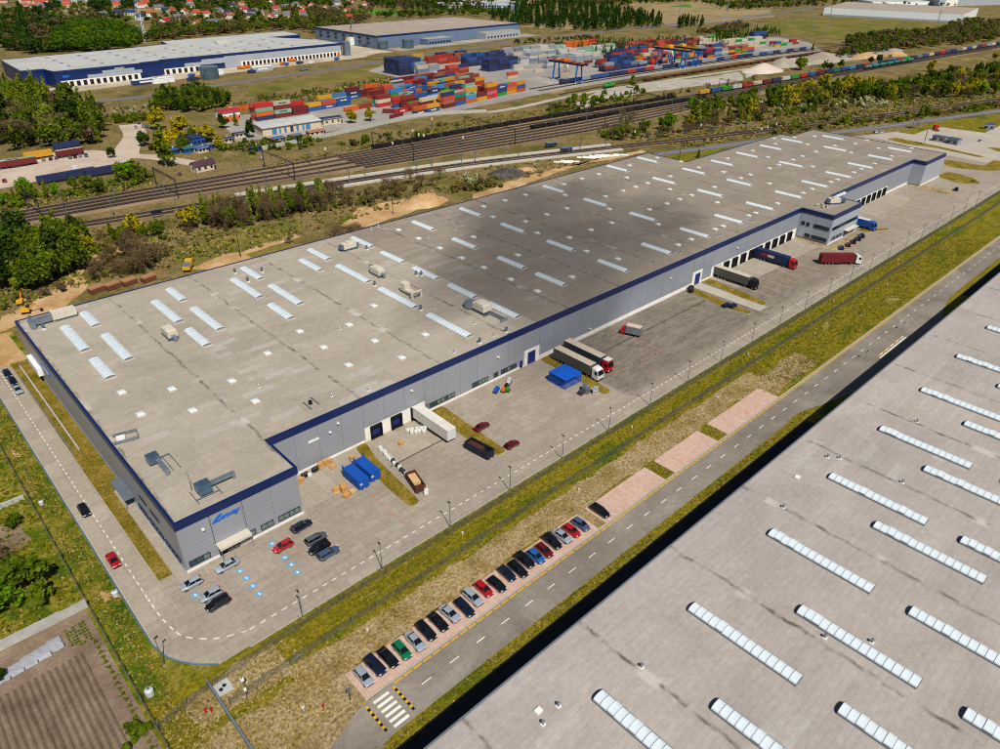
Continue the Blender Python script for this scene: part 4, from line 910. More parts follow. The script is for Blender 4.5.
lorry(218.2, 104.6, D_, 'cab black', 'tarp grey', 'roof cream', 'grey curtain lorry with black cab docked beside the grass island')
t, bd = lorry(245.2, 104.4, D_, 'cab red', 'tarp navy', 'tarp navy', 'navy container lorry with red cab reversed into a dock')
for k, (mt, a, b) in enumerate((('cab red',-11.2,-8.6),('box white',-8.4,-5.6))):
    for s in (-1, 1):
        lm = MB(); u = 0.0
        for wd in (0.5,0.42,0.55,0.48): lm.bx(u, u+wd, -0.012, 0.012, 0, 0.95); u += wd+0.14
        o = put('lettering', lm.mesh('lettering', M_[mt]), bd, (a if s < 0 else b-0.2, s*1.32, 2.1), 0.0 if s < 0 else math.pi)
lorry(309.8, 102.4, D_, 'cab blue', 'cab blue', 'cab white', 'blue lorry with white roof docked beyond the office block')
lorry(267.2, 90.4, -0.72, 'cab white', 'box maroon', 'box maroon', 'maroon container lorry crossing the yard below the office', L=12.4)
# rigid van lorry by the red line
t = thing('box_lorry', 'small grey box lorry standing at the red line', 'lorry', (159.2, 111.8, 0.055), math.pi/2+0.35)
MB().bx(-4.2,0.3,-1.15,1.15,0.9,3.2).bx(-4.2,0.3,-1.13,1.13,3.2,3.26,1).build('box', [M_['galvanised'], M_['roof cream']], t)
b = MB(); b.add([(0.45,-1.0,0.5),(1.9,-1.0,0.5),(1.9,1.0,0.5),(0.45,1.0,0.5),(0.45,-1.0,2.4),(1.5,-.9,2.4),(1.5,.9,2.4),(0.45,1.0,2.4),(1.9,-1.0,1.4),(1.9,1.0,1.4)], [(0,1,8,5,4),(1,2,9,8),(2,3,7,6,9),(3,0,4,7),(4,5,6,7),(8,9,6,5)])
b.build('cab', M_['cab red'], t)
for x in (-3.0, 1.5):
    for s in (-1,1): put('wheel', WHEEL, t, (x, s*0.9, 0.33))
MB().bx(-4.2,1.6,-0.8,0.8,0.5,0.9).build('chassis', M_['chassis'], t)
# white trailer on its own at the third dock
t = thing('semi_trailer', 'white box trailer backed into the third dock without a cab', 'trailer', (84.9, 104.8, 0.055), D_)
trailer(t, 'box white', 'box white', x1=-0.3, rib=False)
MB().bx(-0.3,-0.2,-1.2,1.2,1.1,3.9).build('front_panel', M_['cab white'], t)

# ------------------------------------------------------------------ skips, shelter and goods in the yard
def skip(x, y, rz, colour, L, W, h, label, closed=False, load=None):
    t = thing('skip_container', label, 'skip', (x, y, 0.055), rz); mb = MB(); a, b = L/2, W/2; k = 0.09
    mb.bx(-a,a,-b,-b+k,0.25,h); mb.bx(-a,a,b-k,b,0.25,h); mb.bx(-a,-a+k,-b+k,b-k,0.25,h); mb.bx(a-k,a,-b+k,b-k,0.25,h); mb.bx(-a+k,a-k,-b+k,b-k,0.25,0.4)
    bd = mb.build('body', M_[colour], t)
    rb = MB().bx(-0.07,0.07,-b-0.08,-b,0.25,h).bx(-0.07,0.07,b,b+0.08,0.25,h).mesh('rib', M_[colour])
    for i in range(6): put('rib', rb, bd, (-a+0.1+i*(L-0.2)/5, 0, 0))
    for s in (-1,1): MB().bx(-a-0.15,a+0.15,s*0.6-0.09,s*0.6+0.09,0.0,0.25).build('runner', M_['chassis'], t)
    if closed:
        MB().bx(-a+0.02,a-0.02,-b+0.02,b-0.02,h+0.005,h+0.1).build('lid', M_[colour], t)
        for s in (-1,1): MB().bx(-a-0.1,-a+0.55,s*b-0.06,s*b+0.06,h-0.4,h+0.75).build('end_wing', M_[colour], t)
        MB().bx(a,a+0.05,-b+0.2,-b+0.8,1.3,1.7).build('plate', M_['bag white'], t)
    if load: MB().bx(-a+k,a*0.2,-b+k,b-k,0.4,h*0.6).build('load', M_[load], t)
    return t
skip(60.6, 108.2, D_, 'bin blue', 6.4, 2.5, 2.4, 'blue waste container nearest the loose cardboard pile', True)
skip(63.9, 108.8, D_, 'bin blue', 6.4, 2.5, 2.4, 'blue waste container right against the grass island', True)
skip(69.3, 98.6, D_-0.25, 'bin brown', 5.6, 2.2, 1.9, 'rusty brown open skip at the end of the white bags', load='cardboard pale')
skip(87.2, 98.0, D_+0.12, 'bin navy', 7.0, 2.4, 2.1, 'dark navy open skip beside the grass island', load='bin brown')
def stack(name, x, y, bits, label, cat, rz=0.0, group=None):
    t = thing(name, label, cat, (x, y, 0.055), rz, group)
    for nm, (a, b, c, d, e, f), mt in bits: MB().bx(a,b,c,d,e,f).build(nm, M_[mt], t)
    return t
r2 = random.Random(5)
for i, (x, y, n, s) in enumerate(((49.2,115.6,2,1.0),(50.6,115.9,2,1.1),(52.0,116.4,1,1.0),(57.4,117.5,2,1.1),(58.8,117.7,2,1.1),(60.0,117.9,1,0.9),(55.4,107.9,2,1.1),(56.9,107.2,2,1.2),(56.3,105.4,1,1.2),(57.9,105.6,1,1.0),(57.6,108.8,1,1.1),(59.2,115.7,1,1.0),(64.0,114.9,2,1.0),(65.4,113.7,1,0.9),(75.8,112.6,1,1.0))):
    bits = [('pallet', (-0.62*s,0.62*s,-0.5*s,0.5*s,0,0.14), 'timber')]
    for k in range(n): bits.append(('carton', (-0.58*s+0.03*k,0.56*s-0.04*k,-0.46*s,0.44*s,0.15+0.62*k,0.75+0.62*k), 'cardboard' if (i+k)%3 else 'cardboard pale'))
    stack('carton_pallet', x, y, bits, 'orange brown cartons stacked on a pallet ' + ('at the foot of the recessed wall' if y > 112 and x < 62 else 'in a loose heap by the blue containers' if x < 60 else 'on the grass by the blue containers' if x < 70 else 'alone in front of the first docks'), 'pallet', r2.uniform(-.4,.4), 'pallets of cartons around the skips')
def bag(x, y, black, label, s=1.0):
    t = thing('bulk_bag', label, 'bag', (x, y, 0.055), r2.uniform(-.5,.5), 'bulk bags in the yard')
    mb = MB(); rings = [(0.40,0.0),(0.50,0.25),(0.52,0.6),(0.46,0.85),(0.30,0.95)]; n = 10; pv = None
    for r, z in rings:
        q = [(s*r*(1+0.12*math.cos(4*a))*math.cos(a), s*r*(1+0.12*math.cos(4*a))*math.sin(a), s*z) for a in [2*math.pi*k/n for k in range(n)]]
        if pv: mb.add(pv+q, [(k,(k+1)%n,n+(k+1)%n,n+k) for k in range(n)])
        pv = q
    mb.add(pv, [tuple(range(n))]); mb.build('sack', M_['bag black' if black else 'bag white'], t)
    lp = MB()
    for sx in (-1,1):
        for sy in (-1,1): lp.tube((0.3*sx*s,0.3*sy*s,0.9*s),(0.38*sx*s,0.34*sy*s,1.15*s),0.03,4)
    lp.build('lifting_loops', M_['bag white'], t)
for k in range(14):
    f = k/13.0; bag(71.0-1.5*f+r2.uniform(-.2,.2), 114.2-12.6*f, k in (6,8,10,11), 'bulk bag in the row along the grass island kerb', 0.95)
for k in range(9): bag(80.0+0.9*(k%5)+r2.uniform(-.2,.2), 115.6-1.1*(k//5)-0.55*(k%5)+r2.uniform(-.2,.2), False, 'white bulk bag in the cluster beside the white trailer', 1.0)
for x, y in ((69.6,95.2),(69.0,94.6),(54.0,116.4)): bag(x, y, False, 'lone white bulk bag ' + ('beside the brown skip' if y < 100 else 'among the cartons at the recessed wall'))
for x in (52.8,53.6,55.6,56.2): bag(x, 116.9+0.1*(x-52), True, 'black sack among cartons at the foot of the recessed wall', 1.1)
# blue shelter
sh = thing('blue_shelter', 'blue roofed storage shelter with mesh walls in the yard', 'shelter', (124.9,105.9,0.055))
MB().bx(-3.2,3.2,-3.1,3.1,2.75,2.98).build('roof', M_['roof blue'], sh)
pm = MB().bx(-0.07,0.07,-0.07,0.07,0,2.75).mesh('post', M_['bin blue'])
for x in (-3.0,0,3.0):
    for y in (-2.9,0,2.9):
        if x or y: put('post', pm, sh, (x,y,0))
def grid_panel(L, h, nv, nh, th, mat, z0=0.1):
    mb = MB()
    for k in range(nv+1): x = L*k/nv; mb.bx(x-th, x+th, -th, th, z0, h)
    for k in range(nh+1): z = z0+(h-z0)*k/nh; mb.bx(0, L, -th, th, z-th, z+th)
    return mb.mesh('mesh_panel', mat)
gp = grid_panel(6.0, 2.6, 20, 6, 0.025, M_['roof blue'])
for x, y, a in ((-3.0,-2.98,0),(-3.0,2.98,0),(-3.06,-3.0,math.pi/2),(3.06,-3.0,math.pi/2)): put('mesh_panel', gp, sh, (x,y,0), a)
for i in range(3): MB().bx(-2.4+1.7*i,-1.2+1.7*i,-0.5,0.9,0.1,1.1).build('rack', M_['tarp dark'], sh)
for i, (x, y, mt, lb) in enumerate(((123.2,98.6,'tarp dark','dark wrapped pallet beside the tall striped one'),(124.9,98.0,'galvanised','grey wire cage pallet near the blue shelter'),(126.2,96.3,'pvc film','tall white wrapped pallet at the tip of the island'),(125.4,99.4,'galvanised','grey wire cage pallet nearest the blue shelter'))):
    hh = (1.1,1.6,2.0,1.7)[i]
    t = stack('wrapped_pallet', x, y, [('pallet',(-0.7,0.7,-0.6,0.6,0,0.14),'timber')]+[('layer',(-0.66,0.66,-0.55,0.55,0.15+k*hh/4,0.13+(k+1)*hh/4), mt if k%2 else 'bag white' if i == 2 else mt) for k in range(4)], lb, 'pallet', 0.2*i)
# cluster of machines near the blue gate
for x, y, mt, lb, L in ((108.0,114.6,'roof blue','low blue machine part among the goods by the wall',2.8),(109.2,113.2,'orange paint','small orange machine among the goods by the wall',1.5),(110.2,112.6,'green paint','small green machine among the goods by the wall',1.5),(112.4,114.8,'bag white','white bundled frame among the goods by the wall',2.6),(113.6,115.6,'bag white','white crate at the end of the goods by the wall',1.6),(111.2,114.0,'bag black','black drum bundle among the goods by the wall',1.4)):
    stack('machine_part', x, y, [('base',(-L/2,L/2,-0.5,0.5,0,0.35),'chassis'),('housing',(-L/2+0.1,L/2-0.2,-0.42,0.42,0.36,0.95),mt),('head',(-0.3,0.35,-0.3,0.3,0.96,1.35),mt)], lb, 'machine', 0.5)
for x, y, lb in ((199.4,116.2,'black waste bin by the wall left of the blue gate'),(201.3,117.4,'black waste bin nearest the blue gate')):
    stack('waste_bin', x, y, [('bin',(-0.8,0.8,-0.6,0.6,0.1,1.3),'bag black'),('lid',(-0.85,0.85,-0.65,0.65,1.31,1.42),'bin navy'),('wheel',(-0.7,-0.5,-0.5,-0.3,0,0.1),'tyre')], lb, 'bin')
for x, y, lb in ((198.6,102.2,'stack of blue steel racks on the grass island'),(199.8,100.4,'second stack of blue steel racks on the island')):
    stack('rack_stack', x, y, [('frame',(-1.4,1.4,-0.7,0.7,0.13+0.35*k,0.25+0.35*k),'frame navy') for k in range(3)]+[('post',(a-0.06,a+0.06,b-0.06,b+0.06,0,1.1),'duct steel') for a in (-1.4,1.4) for b in (-0.72,0.72)], lb, 'rack')

# ------------------------------------------------------------------ lamp posts
plain('lamp steel', A(140,148,152), 0.4, 0.5, metal=0.5, var=0.06)
def lamp_post(x, y, rz, label, h=6.7, group='lamp posts along the yard edge', double=True):
    t = thing('lamp_post', label, 'lamp post', (x, y, 0.03), rz, group)
    if 'lamp' not in SKY:
        SKY['lamp'] = (MB().cyl((0,0),0.10,0.12,6.5,8,0,0.055).mesh('pole', M_['lamp steel']), MB().cyl((0,0),0.2,0,0.12,8).mesh('base', M_['kerb concrete']), MB().bx(-0.06,0.9,-0.05,0.05,6.42,6.5).mesh('arm', M_['lamp steel']), MB().bx(-0.12,0.55,-0.13,0.13,6.50,6.62).mesh('lamp_head', M_['chassis']))
    p, b, a, hd = SKY['lamp']
    put('pole', p, t); put('base', b, t); put('lamp_head', hd, t)
for k in range(22):
    lamp_post(33.4+16.5*k, 83.4, math.pi/2, 'slim grey lamp post at the outer yard kerb, %s from the corner' % ordinal(k+1))
lamp_post(12.2, 90.1, 0.3, 'lone lamp post at the rounded yard corner', group=None)

# ------------------------------------------------------------------ fences and rails
plain('fence wire', A(118,124,120), 0.5, 0.4, metal=0.4, var=0.05)
FP = grid_panel(5.0, 1.8, 20, 7, 0.010, M_['fence wire'], 0.05)
FPO = MB().bx(-0.05,0.05,-0.05,0.05,0,2.1).mesh('post', M_['lamp steel'])
def fence(pts, label, mesh=FP, post=FPO, L=5.0):
    t = thing('wire_fence', label, 'fence', (pts[0][0], pts[0][1], 0.0))
    ox, oy = pts[0]
    for a, b in zip(pts[:-1], pts[1:]):
        n = max(1, round(math.dist(a, b)/L)); rz = math.atan2(b[1]-a[1], b[0]-a[0]); s = math.dist(a, b)/n
        for k in range(n):
            p = (a[0]+(b[0]-a[0])*k/n-ox, a[1]+(b[1]-a[1])*k/n-oy, 0)
            o = put('mesh_panel', mesh, t, p, rz); o.scale = (s/L,1,1); put('post', post, t, p, rz)
    put('post', post, t, (pts[-1][0]-ox, pts[-1][1]-oy, 0))
    return t
fence([(7.4,79.8),(12,80.6),(22,81.6),(40,82.1),(560,82.3)], 'dark wire fence nearest the lorry yard')
fence([(16.8,76.2),(34,76.7),(560,76.9)], 'dark wire fence along the middle of the verge')
fence([(7.2,60),(7.1,111),(7.2,180),(7.4,262)], 'tall thin fence between gardens and grass slope')
# steel guard rails beside the access road
plain('rail blue', A(120,164,190), 0.4, 0.5, metal=0.4, var=0.06); plain('rail grey', A(120,132,142), 0.5, 0.4, var=0.08)
def guard_rail(pts, label, h=0.75, mat='rail blue', step=4.0, name='guard_rail', th=0.07):
    t = thing(name, label, 'guard rail', (pts[0][0], pts[0][1], 0)); ox, oy = pts[0]
    pm_ = MB().bx(-0.05,0.05,-0.05,0.05,0,h).mesh('post', M_[mat])
    for a, b in zip(pts[:-1], pts[1:]):
        n = max(1, round(math.dist(a, b)/step)); s = math.dist(a, b)/n; rz = math.atan2(b[1]-a[1], b[0]-a[0])
        me = MB().bx(0,s,-th,th,h-0.30,h).mesh('beam', M_[mat])
        for k in range(n):
            p = (a[0]+(b[0]-a[0])*k/n-ox, a[1]+(b[1]-a[1])*k/n-oy, 0); put('beam', me, t, p, rz); put('post', pm_, t, p, rz)
    return t
guard_rail([(12.1,262),(12.1,101.7),(12.2,94.5),(13.0,91.0),(14.0,89.0),(15.9,86.4),(18.6,84.0)], 'blue grey guard rail along the outside of the access road')
guard_rail([(18.6,204),(18.7,166),(18.7,158)], 'dark low rail between access road and white pipe', 0.5, 'rail grey')
plain('panel concrete', A(196,194,188), 0.85, 0.2, var=0.1, obj=False)
pw = thing('low_wall', 'long low pale wall on the grass by the access road', 'wall', (20.1,160,0))
for k in range(12): MB().bx(-0.15,0.15,0.03+4.2*k,4.17+4.2*k,0,0.6).build('wall_section', M_['panel concrete'], pw)
gw = thing('ditch_wall', 'straight blue grey barrier wall below the yard corner', 'wall', (15.9,82.6,0))
for k in range(16): MB().bx(-0.13,0.13,-2.0*(k+1)+0.02,-2.0*k-0.02,0,1.0).build('wall_section', M_['rail grey'], gw)
# garden: concrete panel wall, furrowed plot, seedlings, film tunnel
plain('panel concrete', A(186,184,178), 0.85, 0.2, var=0.1, obj=False)
cw = thing('concrete_fence', 'pale concrete panel fence above the ploughed plot', 'fence', (7.0,110.9,0))
for k in range(22):
    MB().bx(-2.1*(k+1)+0.06,-2.1*k-0.06,-0.05,0.05,0,1.95 if k < 2 else 2.15).build('fence_panel', M_['panel concrete'], cw)
    MB().bx(-2.1*k-0.06,-2.1*k+0.06,-0.09,0.09,0,2.2).build('post', M_['panel concrete'], cw)
cw2 = thing('concrete_fence', 'stepped pale concrete fence in the upper garden', 'fence', (6.6,149.6,0))
for k in range(5): MB().bx(-2.1*(k+1)+0.05,-2.1*k-0.05,-0.3*(k//2),0.5-0.3*(k//2),0,1.0).build('fence_panel', M_['panel concrete'], cw2)
layered('plot soil', [(0.15, A(122,102,84)), (0.5, A(146,124,104)), (0.85, A(168,146,124))], 0.12, fine=(2.0, 0.22), bump=0.4)
layered('moist soil', [(0.15, A(106,90,74)), (0.5, A(126,108,90)), (0.85, A(146,126,106))], 0.12, fine=(2.0, 0.22), bump=0.4)
sheet('garden_plot', rect(-70, 6.6, 40, 110.6), M_['plot soil'], 0.024, 'bare brown soil of the fenced garden plot', 'soil')
mb = MB(); x = -52.0; per = 0.98; N = 18
while x < 3.4:
    for k in range(1):
        ys = [60+(101.5+0.06*x*0-60)*j/N for j in range(N+1)]; prof = [(-.5,0),(-.28,.17),(0,.26),(.26,.15),(.5,0)]
        vs = []
        for y in ys:
            for a, z in prof: vs.append((x+a*per+r2.uniform(-.04,.04), y, 0.026+z*r2.uniform(.8,1.15)))
        for i in range(4): mb.add(vs, [(5*j+i, 5*j+i+1, 5*(j+1)+i+1, 5*(j+1)+i) for j in range(N)], 1 if i in (0,3) else 0)
    x += per
tag(mb.build('furrows', [M_['plot soil'], M_['moist soil']]), 'long parallel ploughed furrows across the brown plot', 'furrows', None, 'stuff')
def tuft(name, x, y, s, mat, label, cat, group):
    o = bpy.data.objects.new(name, TUFT[mat]); col.objects.link(o); o.location = (x,y,0.03); o.scale = (s,s,s); o.rotation_euler = (0,0,r2.uniform(0,6)); return tag(o, label, cat, group)
FILM = thing('film_tunnel', 'collapsed white film tunnel on the brown plot', 'greenhouse', (0,0,0.03))
for j in range(5):
    x0 = 1.6-2.0*j; mb = MB(); n = 7
    v = []; K = 6
    for e in range(K+1):
        for i in range(n+1):
            a = math.pi*i/n; rr = 1.5+0.22*math.sin(3*i+j)-0.1*j; v.append((x0-2.06*e/K+r2.uniform(-.06,.06), 106.2-0.3*j-rr*math.cos(a)+r2.uniform(-.1,.1), max(0.02, 0.42*math.sin(a)**0.6*(1-0.15*j)+r2.uniform(-.05,.05))))
    mb.add(v, [(e*(n+1)+i,e*(n+1)+i+1,(e+1)*(n+1)+i+1,(e+1)*(n+1)+i) for i in range(n) for e in range(K)]); mb.build('film_bay', M_['pvc film'], FILM)
    MB().tube((x0,104.7-0.25*j,0),(x0,104.9-0.25*j,0.75),0.05).build('hoop', M_['lamp steel'], FILM)
gz = Z(0,480,200)
sheet('garden_soil', wobble([gz(-40,380), gz(-40,240), gz(105,220), gz(155,312), gz(60,362)], .3, 1.5, 71), M_['plot soil'], 0.022, 'bare grey soil bed in the upper garden', 'soil')
for a_, b_, lb in ((165,455,'pale stack of boards lying in the garden'),(108,495,'second pale stack of boards beside the dark bush')):
    x, y = gz(a_, b_); t = thing('board_stack', lb, 'boards', (x,y,0.02), 0.5)
    for k in range(3): MB().bx(-1.1,1.1,-.45+.32*k,-.17+.32*k,0,0.25).build('board', M_['panel concrete'], t)
# small things on the slope
plain('tank white', A(214,218,222), 0.4, 0.5, var=0.06)
def tank(x, y, s, label):
    t = thing('water_tank', label, 'tank', (x,y,0.02)); MB().cyl((0,0),0.62*s,0,1.1*s,14,0,0.68*s).cyl((0,0),0.68*s,1.1*s,1.45*s,14,0,0.4*s).build('shell', M_['tank white'], t); MB().cyl((0,0),0.25*s,1.45*s,1.58*s,10).build('lid', M_['lamp steel'], t)
tank(8.6,86.4,1.0,'white upright tank on the grass beside the plot fence'); tank(11.5,110.4,0.85,'white upright tank on a bare patch by the fence corner'); tank(8.7,145.6,0.7,'small white tank on the slope beside the fence')
sheet('bare_patch', [wobble([(9.8,110.2),(12.4,109.4),(12,111.6),(9.6,113.2)],.25,1,31), wobble([(8.4,166.8),(10.0,166),(9.6,169.6),(8.6,170)],.25,1,32)], M_['sand'], 0.034, 'two small bare sandy patches on the slope', 'sand')
mh = thing('manhole_slab', 'square concrete slab with two dark covers by the fence', 'slab', (17.3,79.9,0)); MB().bx(-1.3,1.3,-1.3,1.3,0,0.16).build('slab', M_['panel concrete'], mh)
for s in (-1,1): MB().cyl((0.35*s,0.2*s),0.32,0.16,0.2,10).build('cover', M_['dark opening'], mh)
pst = thing('utility_pole', 'leaning pole with white boxes behind the yard corner', 'pole', (19.2,75.4,0.0)); MB().tube((0,0,0),(0,0,5.4),0.09,8).build('pole', M_['lamp steel'], pst); MB().bx(-.25,.25,-.2,.2,4.6,5.1).build('camera_box', M_['white render'], pst); MB().bx(-.2,.2,-.3,0.1,2.4,2.9).build('switch_box', M_['white render'], pst)
gf = thing('goal_frame', 'small blue tubular frame on the verge', 'frame', (28.2,76.0,0)); MB().tube((-.9,0,0),(-.9,0,1.5),0.06).build('upright', M_['rail blue'], gf); MB().tube((.9,0,0),(.9,0,1.5),0.06).build('upright', M_['rail blue'], gf); MB().tube((-.96,0,1.5),(.96,0,1.5),0.06).build('crossbar', M_['rail blue'], gf)
for x, y, lb in ((27.0,66.2,'small red marker on the rough ground'),(13.6,77.6,'red marker stake beside the ditch fence'),(14.3,77.2,'second red marker stake by the ditch fence'),(24.6,68.0,'white marker block on the rough ground')):
    t = thing('marker_stake', lb, 'marker', (x,y,0.03)); MB().cyl((0,0),0.1,0,0.7,6).build('stake', M_['cab red' if 'red' in lb else 'bag white'], t); MB().bx(-.22,.22,-.15,.15,0.7,0.85).build('cap', M_['cab red' if 'red' in lb else 'bag white'], t)
for k in range(13): 
    x = 40+27.0*k; t = thing('marker_post', 'short white marker post on the grass verge, %s from the left' % ordinal(k+1), 'marker', (x, 80.4 if k%2 else 73.6, 0.02), 0, 'white marker posts on the verge'); MB().cyl((0,0),0.16,0,0.5,8).build('post', M_['bag white'], t); MB().cyl((0,0),0.22,0.5,0.62,8).build('cap', M_['bag white'], t)
# gate and signs at the street layby
bs = thing('layby_barrier', 'yellow and white low barrier along the shaded street layby', 'barrier', (201.6,54.7,0.05))
for k in range(10):
    MB().bx(1.9*k,1.9*k+1.8,-0.09,0.09,0,0.25).build('barrier_block', M_['yellow paint' if k%2 == 0 else 'white paint'], bs); 
MB().bx(0,18.9,-0.9,-0.6,0,0.12).build('kerb_stone', M_['white paint'], bs)
for x, lb in ((197.6,'dark round sign at the near end of the layby'),(224.6,'dark round sign at the far end of the layby')):
    t = thing('street_sign', lb, 'sign', (x,56.5,0.05)); MB().cyl((0,0),0.05,0,2.4,6).build('post', M_['lamp steel'], t); MB().tube((0,-0.03,2.7),(0,0.03,2.7),0.42,12).build('sign_plate', M_['chassis'], t)
t = thing('street_sign', 'dark sign post on the verge left of the first car', 'sign', (30.8,64.6,0.02)); MB().cyl((0,0),0.06,0,2.6,6).build('post', M_['chassis'], t); MB().bx(-.35,.35,-.03,.03,2.0,2.8).build('sign_plate', M_['rail grey'], t)
# gatehouse cabins, banners
def cabin(p, q, h, label, mat='duct steel'):
    L = math.dist(p, q); rz = math.atan2(q[1]-p[1], q[0]-p[0]); t = thing('site_cabin', label, 'cabin', (p[0],p[1],0.06), rz)
    MB().bx(0,L,0,4.2,0,h).build('wall', M_['wall grey plain'], t); MB().bx(-.2,L+.2,-.2,4.4,h,h+.2).build('roof', M_[mat], t)
    n = max(2,int(L/4))
    for k in range(n): MB().bx(L*(k+.2)/n,L*(k+.7)/n,-0.05,0.0,0.9,2.1).build('window', M_['dark glass'], t)
    MB().bx(0.3,1.2,-0.06,-0.0,0,2.0).build('door', M_['frame navy'], t)
cabin(Q8(508,362), Q8(600,378), 3.0, 'grey blue gatehouse cabin nearest the warehouse'); cabin(Q8(612,382), Q8(690,398), 3.4, 'larger grey blue gatehouse cabin by the entrance'); cabin(Q8(880,280), Q8(955,288), 3.6, 'blue grey cabin on the lawn by the back road')
for i, (a, b) in enumerate(((372,278),(392,278),(412,276),(455,388))):
    p = Q8(a,b); t = thing('banner_flag', ['navy banner flag nearest the crossroads, left of three','middle one of three navy banner flags','right one of three navy banner flags','lone navy banner flag beside the entrance strip'][i], 'flag', (p[0],p[1],0.05), 0.4, 'navy banner flags'); MB().cyl((0,0),0.1,0,8.3,8,0,0.06).build('flagpole', M_['lamp steel'], t); MB().bx(0.08,2.6,-.05,.05,1.4,8.0).build('banner', M_['frame navy'], t)
p = Q8(540,292); t = thing('road_tractor', 'red and dark tractor unit on the pale entrance yard', 'lorry', (p[0],p[1],0.07), 0.9); cab(t, 'cab red'); 
for a, b, c, k, lb in ((115,306,'white','suv','white van left of the crossroads behind the warehouse'),(150,306,'white','hatch','white car right of the crossroads behind the warehouse'),(862,368,'white','hatch','white car crossing the entrance yard')):
    p = Q8(a,b); car(p[0],p[1],-0.3,k,c,lb,0.07)
p = Q8(812,655); t = thing('worker_vehicle', 'small yellow green utility cart on the lens island', 'cart', (p[0],p[1],0.13)); MB().bx(-1,1,-.6,.6,.3,1.0).build('body', M_['green paint'], t); MB().bx(-.5,.8,-.55,.55,1.0,1.7).build('cab', M_['machine yellow'], t)
for sx in (-.6,.6):
    for sy in (-1,1): put('wheel', WHEEL, t, (sx, sy*.5, .33))

# ------------------------------------------------------------------ railway
TX = [-60,47,105,184,290,370,440,540,700,900,1250]
TOP = [357,355,353,349,347.5,343,337.5,330,319,306,283]; BOT = [343,339,334,322,309,300,300,299,291,279,257]
def track_pts(k, x0=-60, x1=1250, step=20.0):
    out = []; n = max(2, int((x1-x0)/step))
    for i in range(n+1):
        x = x0+(x1-x0)*i/n; a = np.interp(x, TX, TOP); b = np.interp(x, TX, BOT); out.append((x, float(a+(b-a)*k/7.0)))
    return out
NEAR = smooth_line([(-60,347),(0,335),(40.6,326.8),(81,318.8),(160,307),(244,290.5),(340,261.8),(384,247.7),(430,234.5),(555,199),(626,181.4),(698,163),(900,112)], 12)
bed = MB(); t0 = track_pts(0); t7 = [(x, y if x < 540 else float(np.interp(x, [540,640,1250], [y, np.interp(x,TX,TOP)+(np.interp(x,TX,BOT)-np.interp(x,TX,TOP))*4.4/7, np.interp(x,TX,TOP)+(np.interp(x,TX,BOT)-np.interp(x,TX,TOP))*4.4/7]))) for x, y in track_pts(7)]; n = len(t0)
bed.add([(x, y-3.5, 0.03) for x, y in t7]+[(x, y+3.5, 0.03) for x, y in t0], [(i, i+1, n+i+1, n+i) for i in range(n-1)])
tag(bed.build('railway_bed', M_['ballast bed']), 'broad brown gravel bed of the railway yard', 'railway', None, 'structure')
mb = MB(); strip_quads(mb, NEAR, 9.4, 0.034); tag(mb.build('railway_bed', M_['ballast bed']), 'gravel bed of the line nearest the warehouse', 'railway', None, 'structure')
plain('rail steel', A(150,132,116), 0.4, 0.5, metal=0.5, var=0.1, obj=False); plain('sleeper wood', A(70,58,50), 0.9, 0.1, var=0.15, obj=False)
layered('track stone', [(0.15, A(52,44,38)), (0.5, A(78,66,56)), (0.85, A(102,86,72))], 0.06, fine=(1.4, 0.3), bump=0.4, stretch=(0.25,1,1))
def track(pts, label):
    mb = MB(); strip_quads(mb, pts, 2.1, 0.30); strip_quads(mb, pts, 0.25, 0.17, 1.2); strip_quads(mb, pts, 0.25, 0.17, -1.2)
    o = tag(mb.build('railway_track', M_['track stone']), label, 'railway track', None, 'structure')
    for s in (-0.75, 0.75):
        r = MB(); strip_quads(r, pts, 0.16, 0.46, s); strip_quads(r, pts, 0.3, 0.40, s); r.build('rail', M_['rail steel'], o)
for k in range(8):
    track(track_pts(k, -60 if k in (0,2,4,6) else 205, 1250 if k < 5 else 560), 'railway track, %s counted from the far side of the main yard' % ordinal(k+1))
for s, w_ in ((2.2,'far'),(-2.2,'near')):
    p = strip(NEAR, 0.0001, s); track(p[:len(p)//2], 'railway track on the %s side of the twin line by the platforms' % w_)
plain('platform slab', A(206,198,186), 0.85, 0.2, var=0.08, obj=False)
for off, a, b, lb in ((6.2, 128, 344, 'long pale station platform on the far side of the line'), (-6.2, 138, 340, 'long pale station platform on the near side of the line')):
    pts = [p for p in NEAR if a <= p[0] <= b]; t = thing('station_platform', lb, 'platform', (0,0,0))
    for i in range(len(pts)-1):
        q = strip(pts[i:i+2], 2.9, off); MB().prism(q, 0, 0.75).build('platform_slab', M_['platform slab'], t)
# masts along the tracks
plain('mast dark', A(48,46,46), 0.6, 0.3, var=0.08)
MASTM = (MB().bx(-0.13,0.13,-0.13,0.13,0,8.2).mesh('mast', M_['lamp steel']), MB().bx(-0.05,0.05,0,3.2,6.6,6.72).tube((0,0,5.4),(0,3.0,6.6),0.05,4).mesh('cantilever', M_['lamp steel']))
ci = 0
for off, a, b, stp in ((4.3,20,640,29),(-4.3,34,640,29)):
    nx = a
    for p in NEAR:
        if p[0] >= nx and p[0] < b:
            nx += stp; ci += 1; i = NEAR.index(p); d = Vector((NEAR[i+1][0]-p[0], NEAR[i+1][1]-p[1])).normalized()
            t = thing('catenary_mast', 'pale catenary mast on the %s side of the platform line' % ('far' if off > 0 else 'near'), 'mast', (p[0]-d.y*off, p[1]+d.x*off, 0), math.atan2(d.y,d.x)+(math.pi if off > 0 else 0), 'catenary masts along the railway')
            put('mast', MASTM[0], t); put('cantilever', MASTM[1], t)
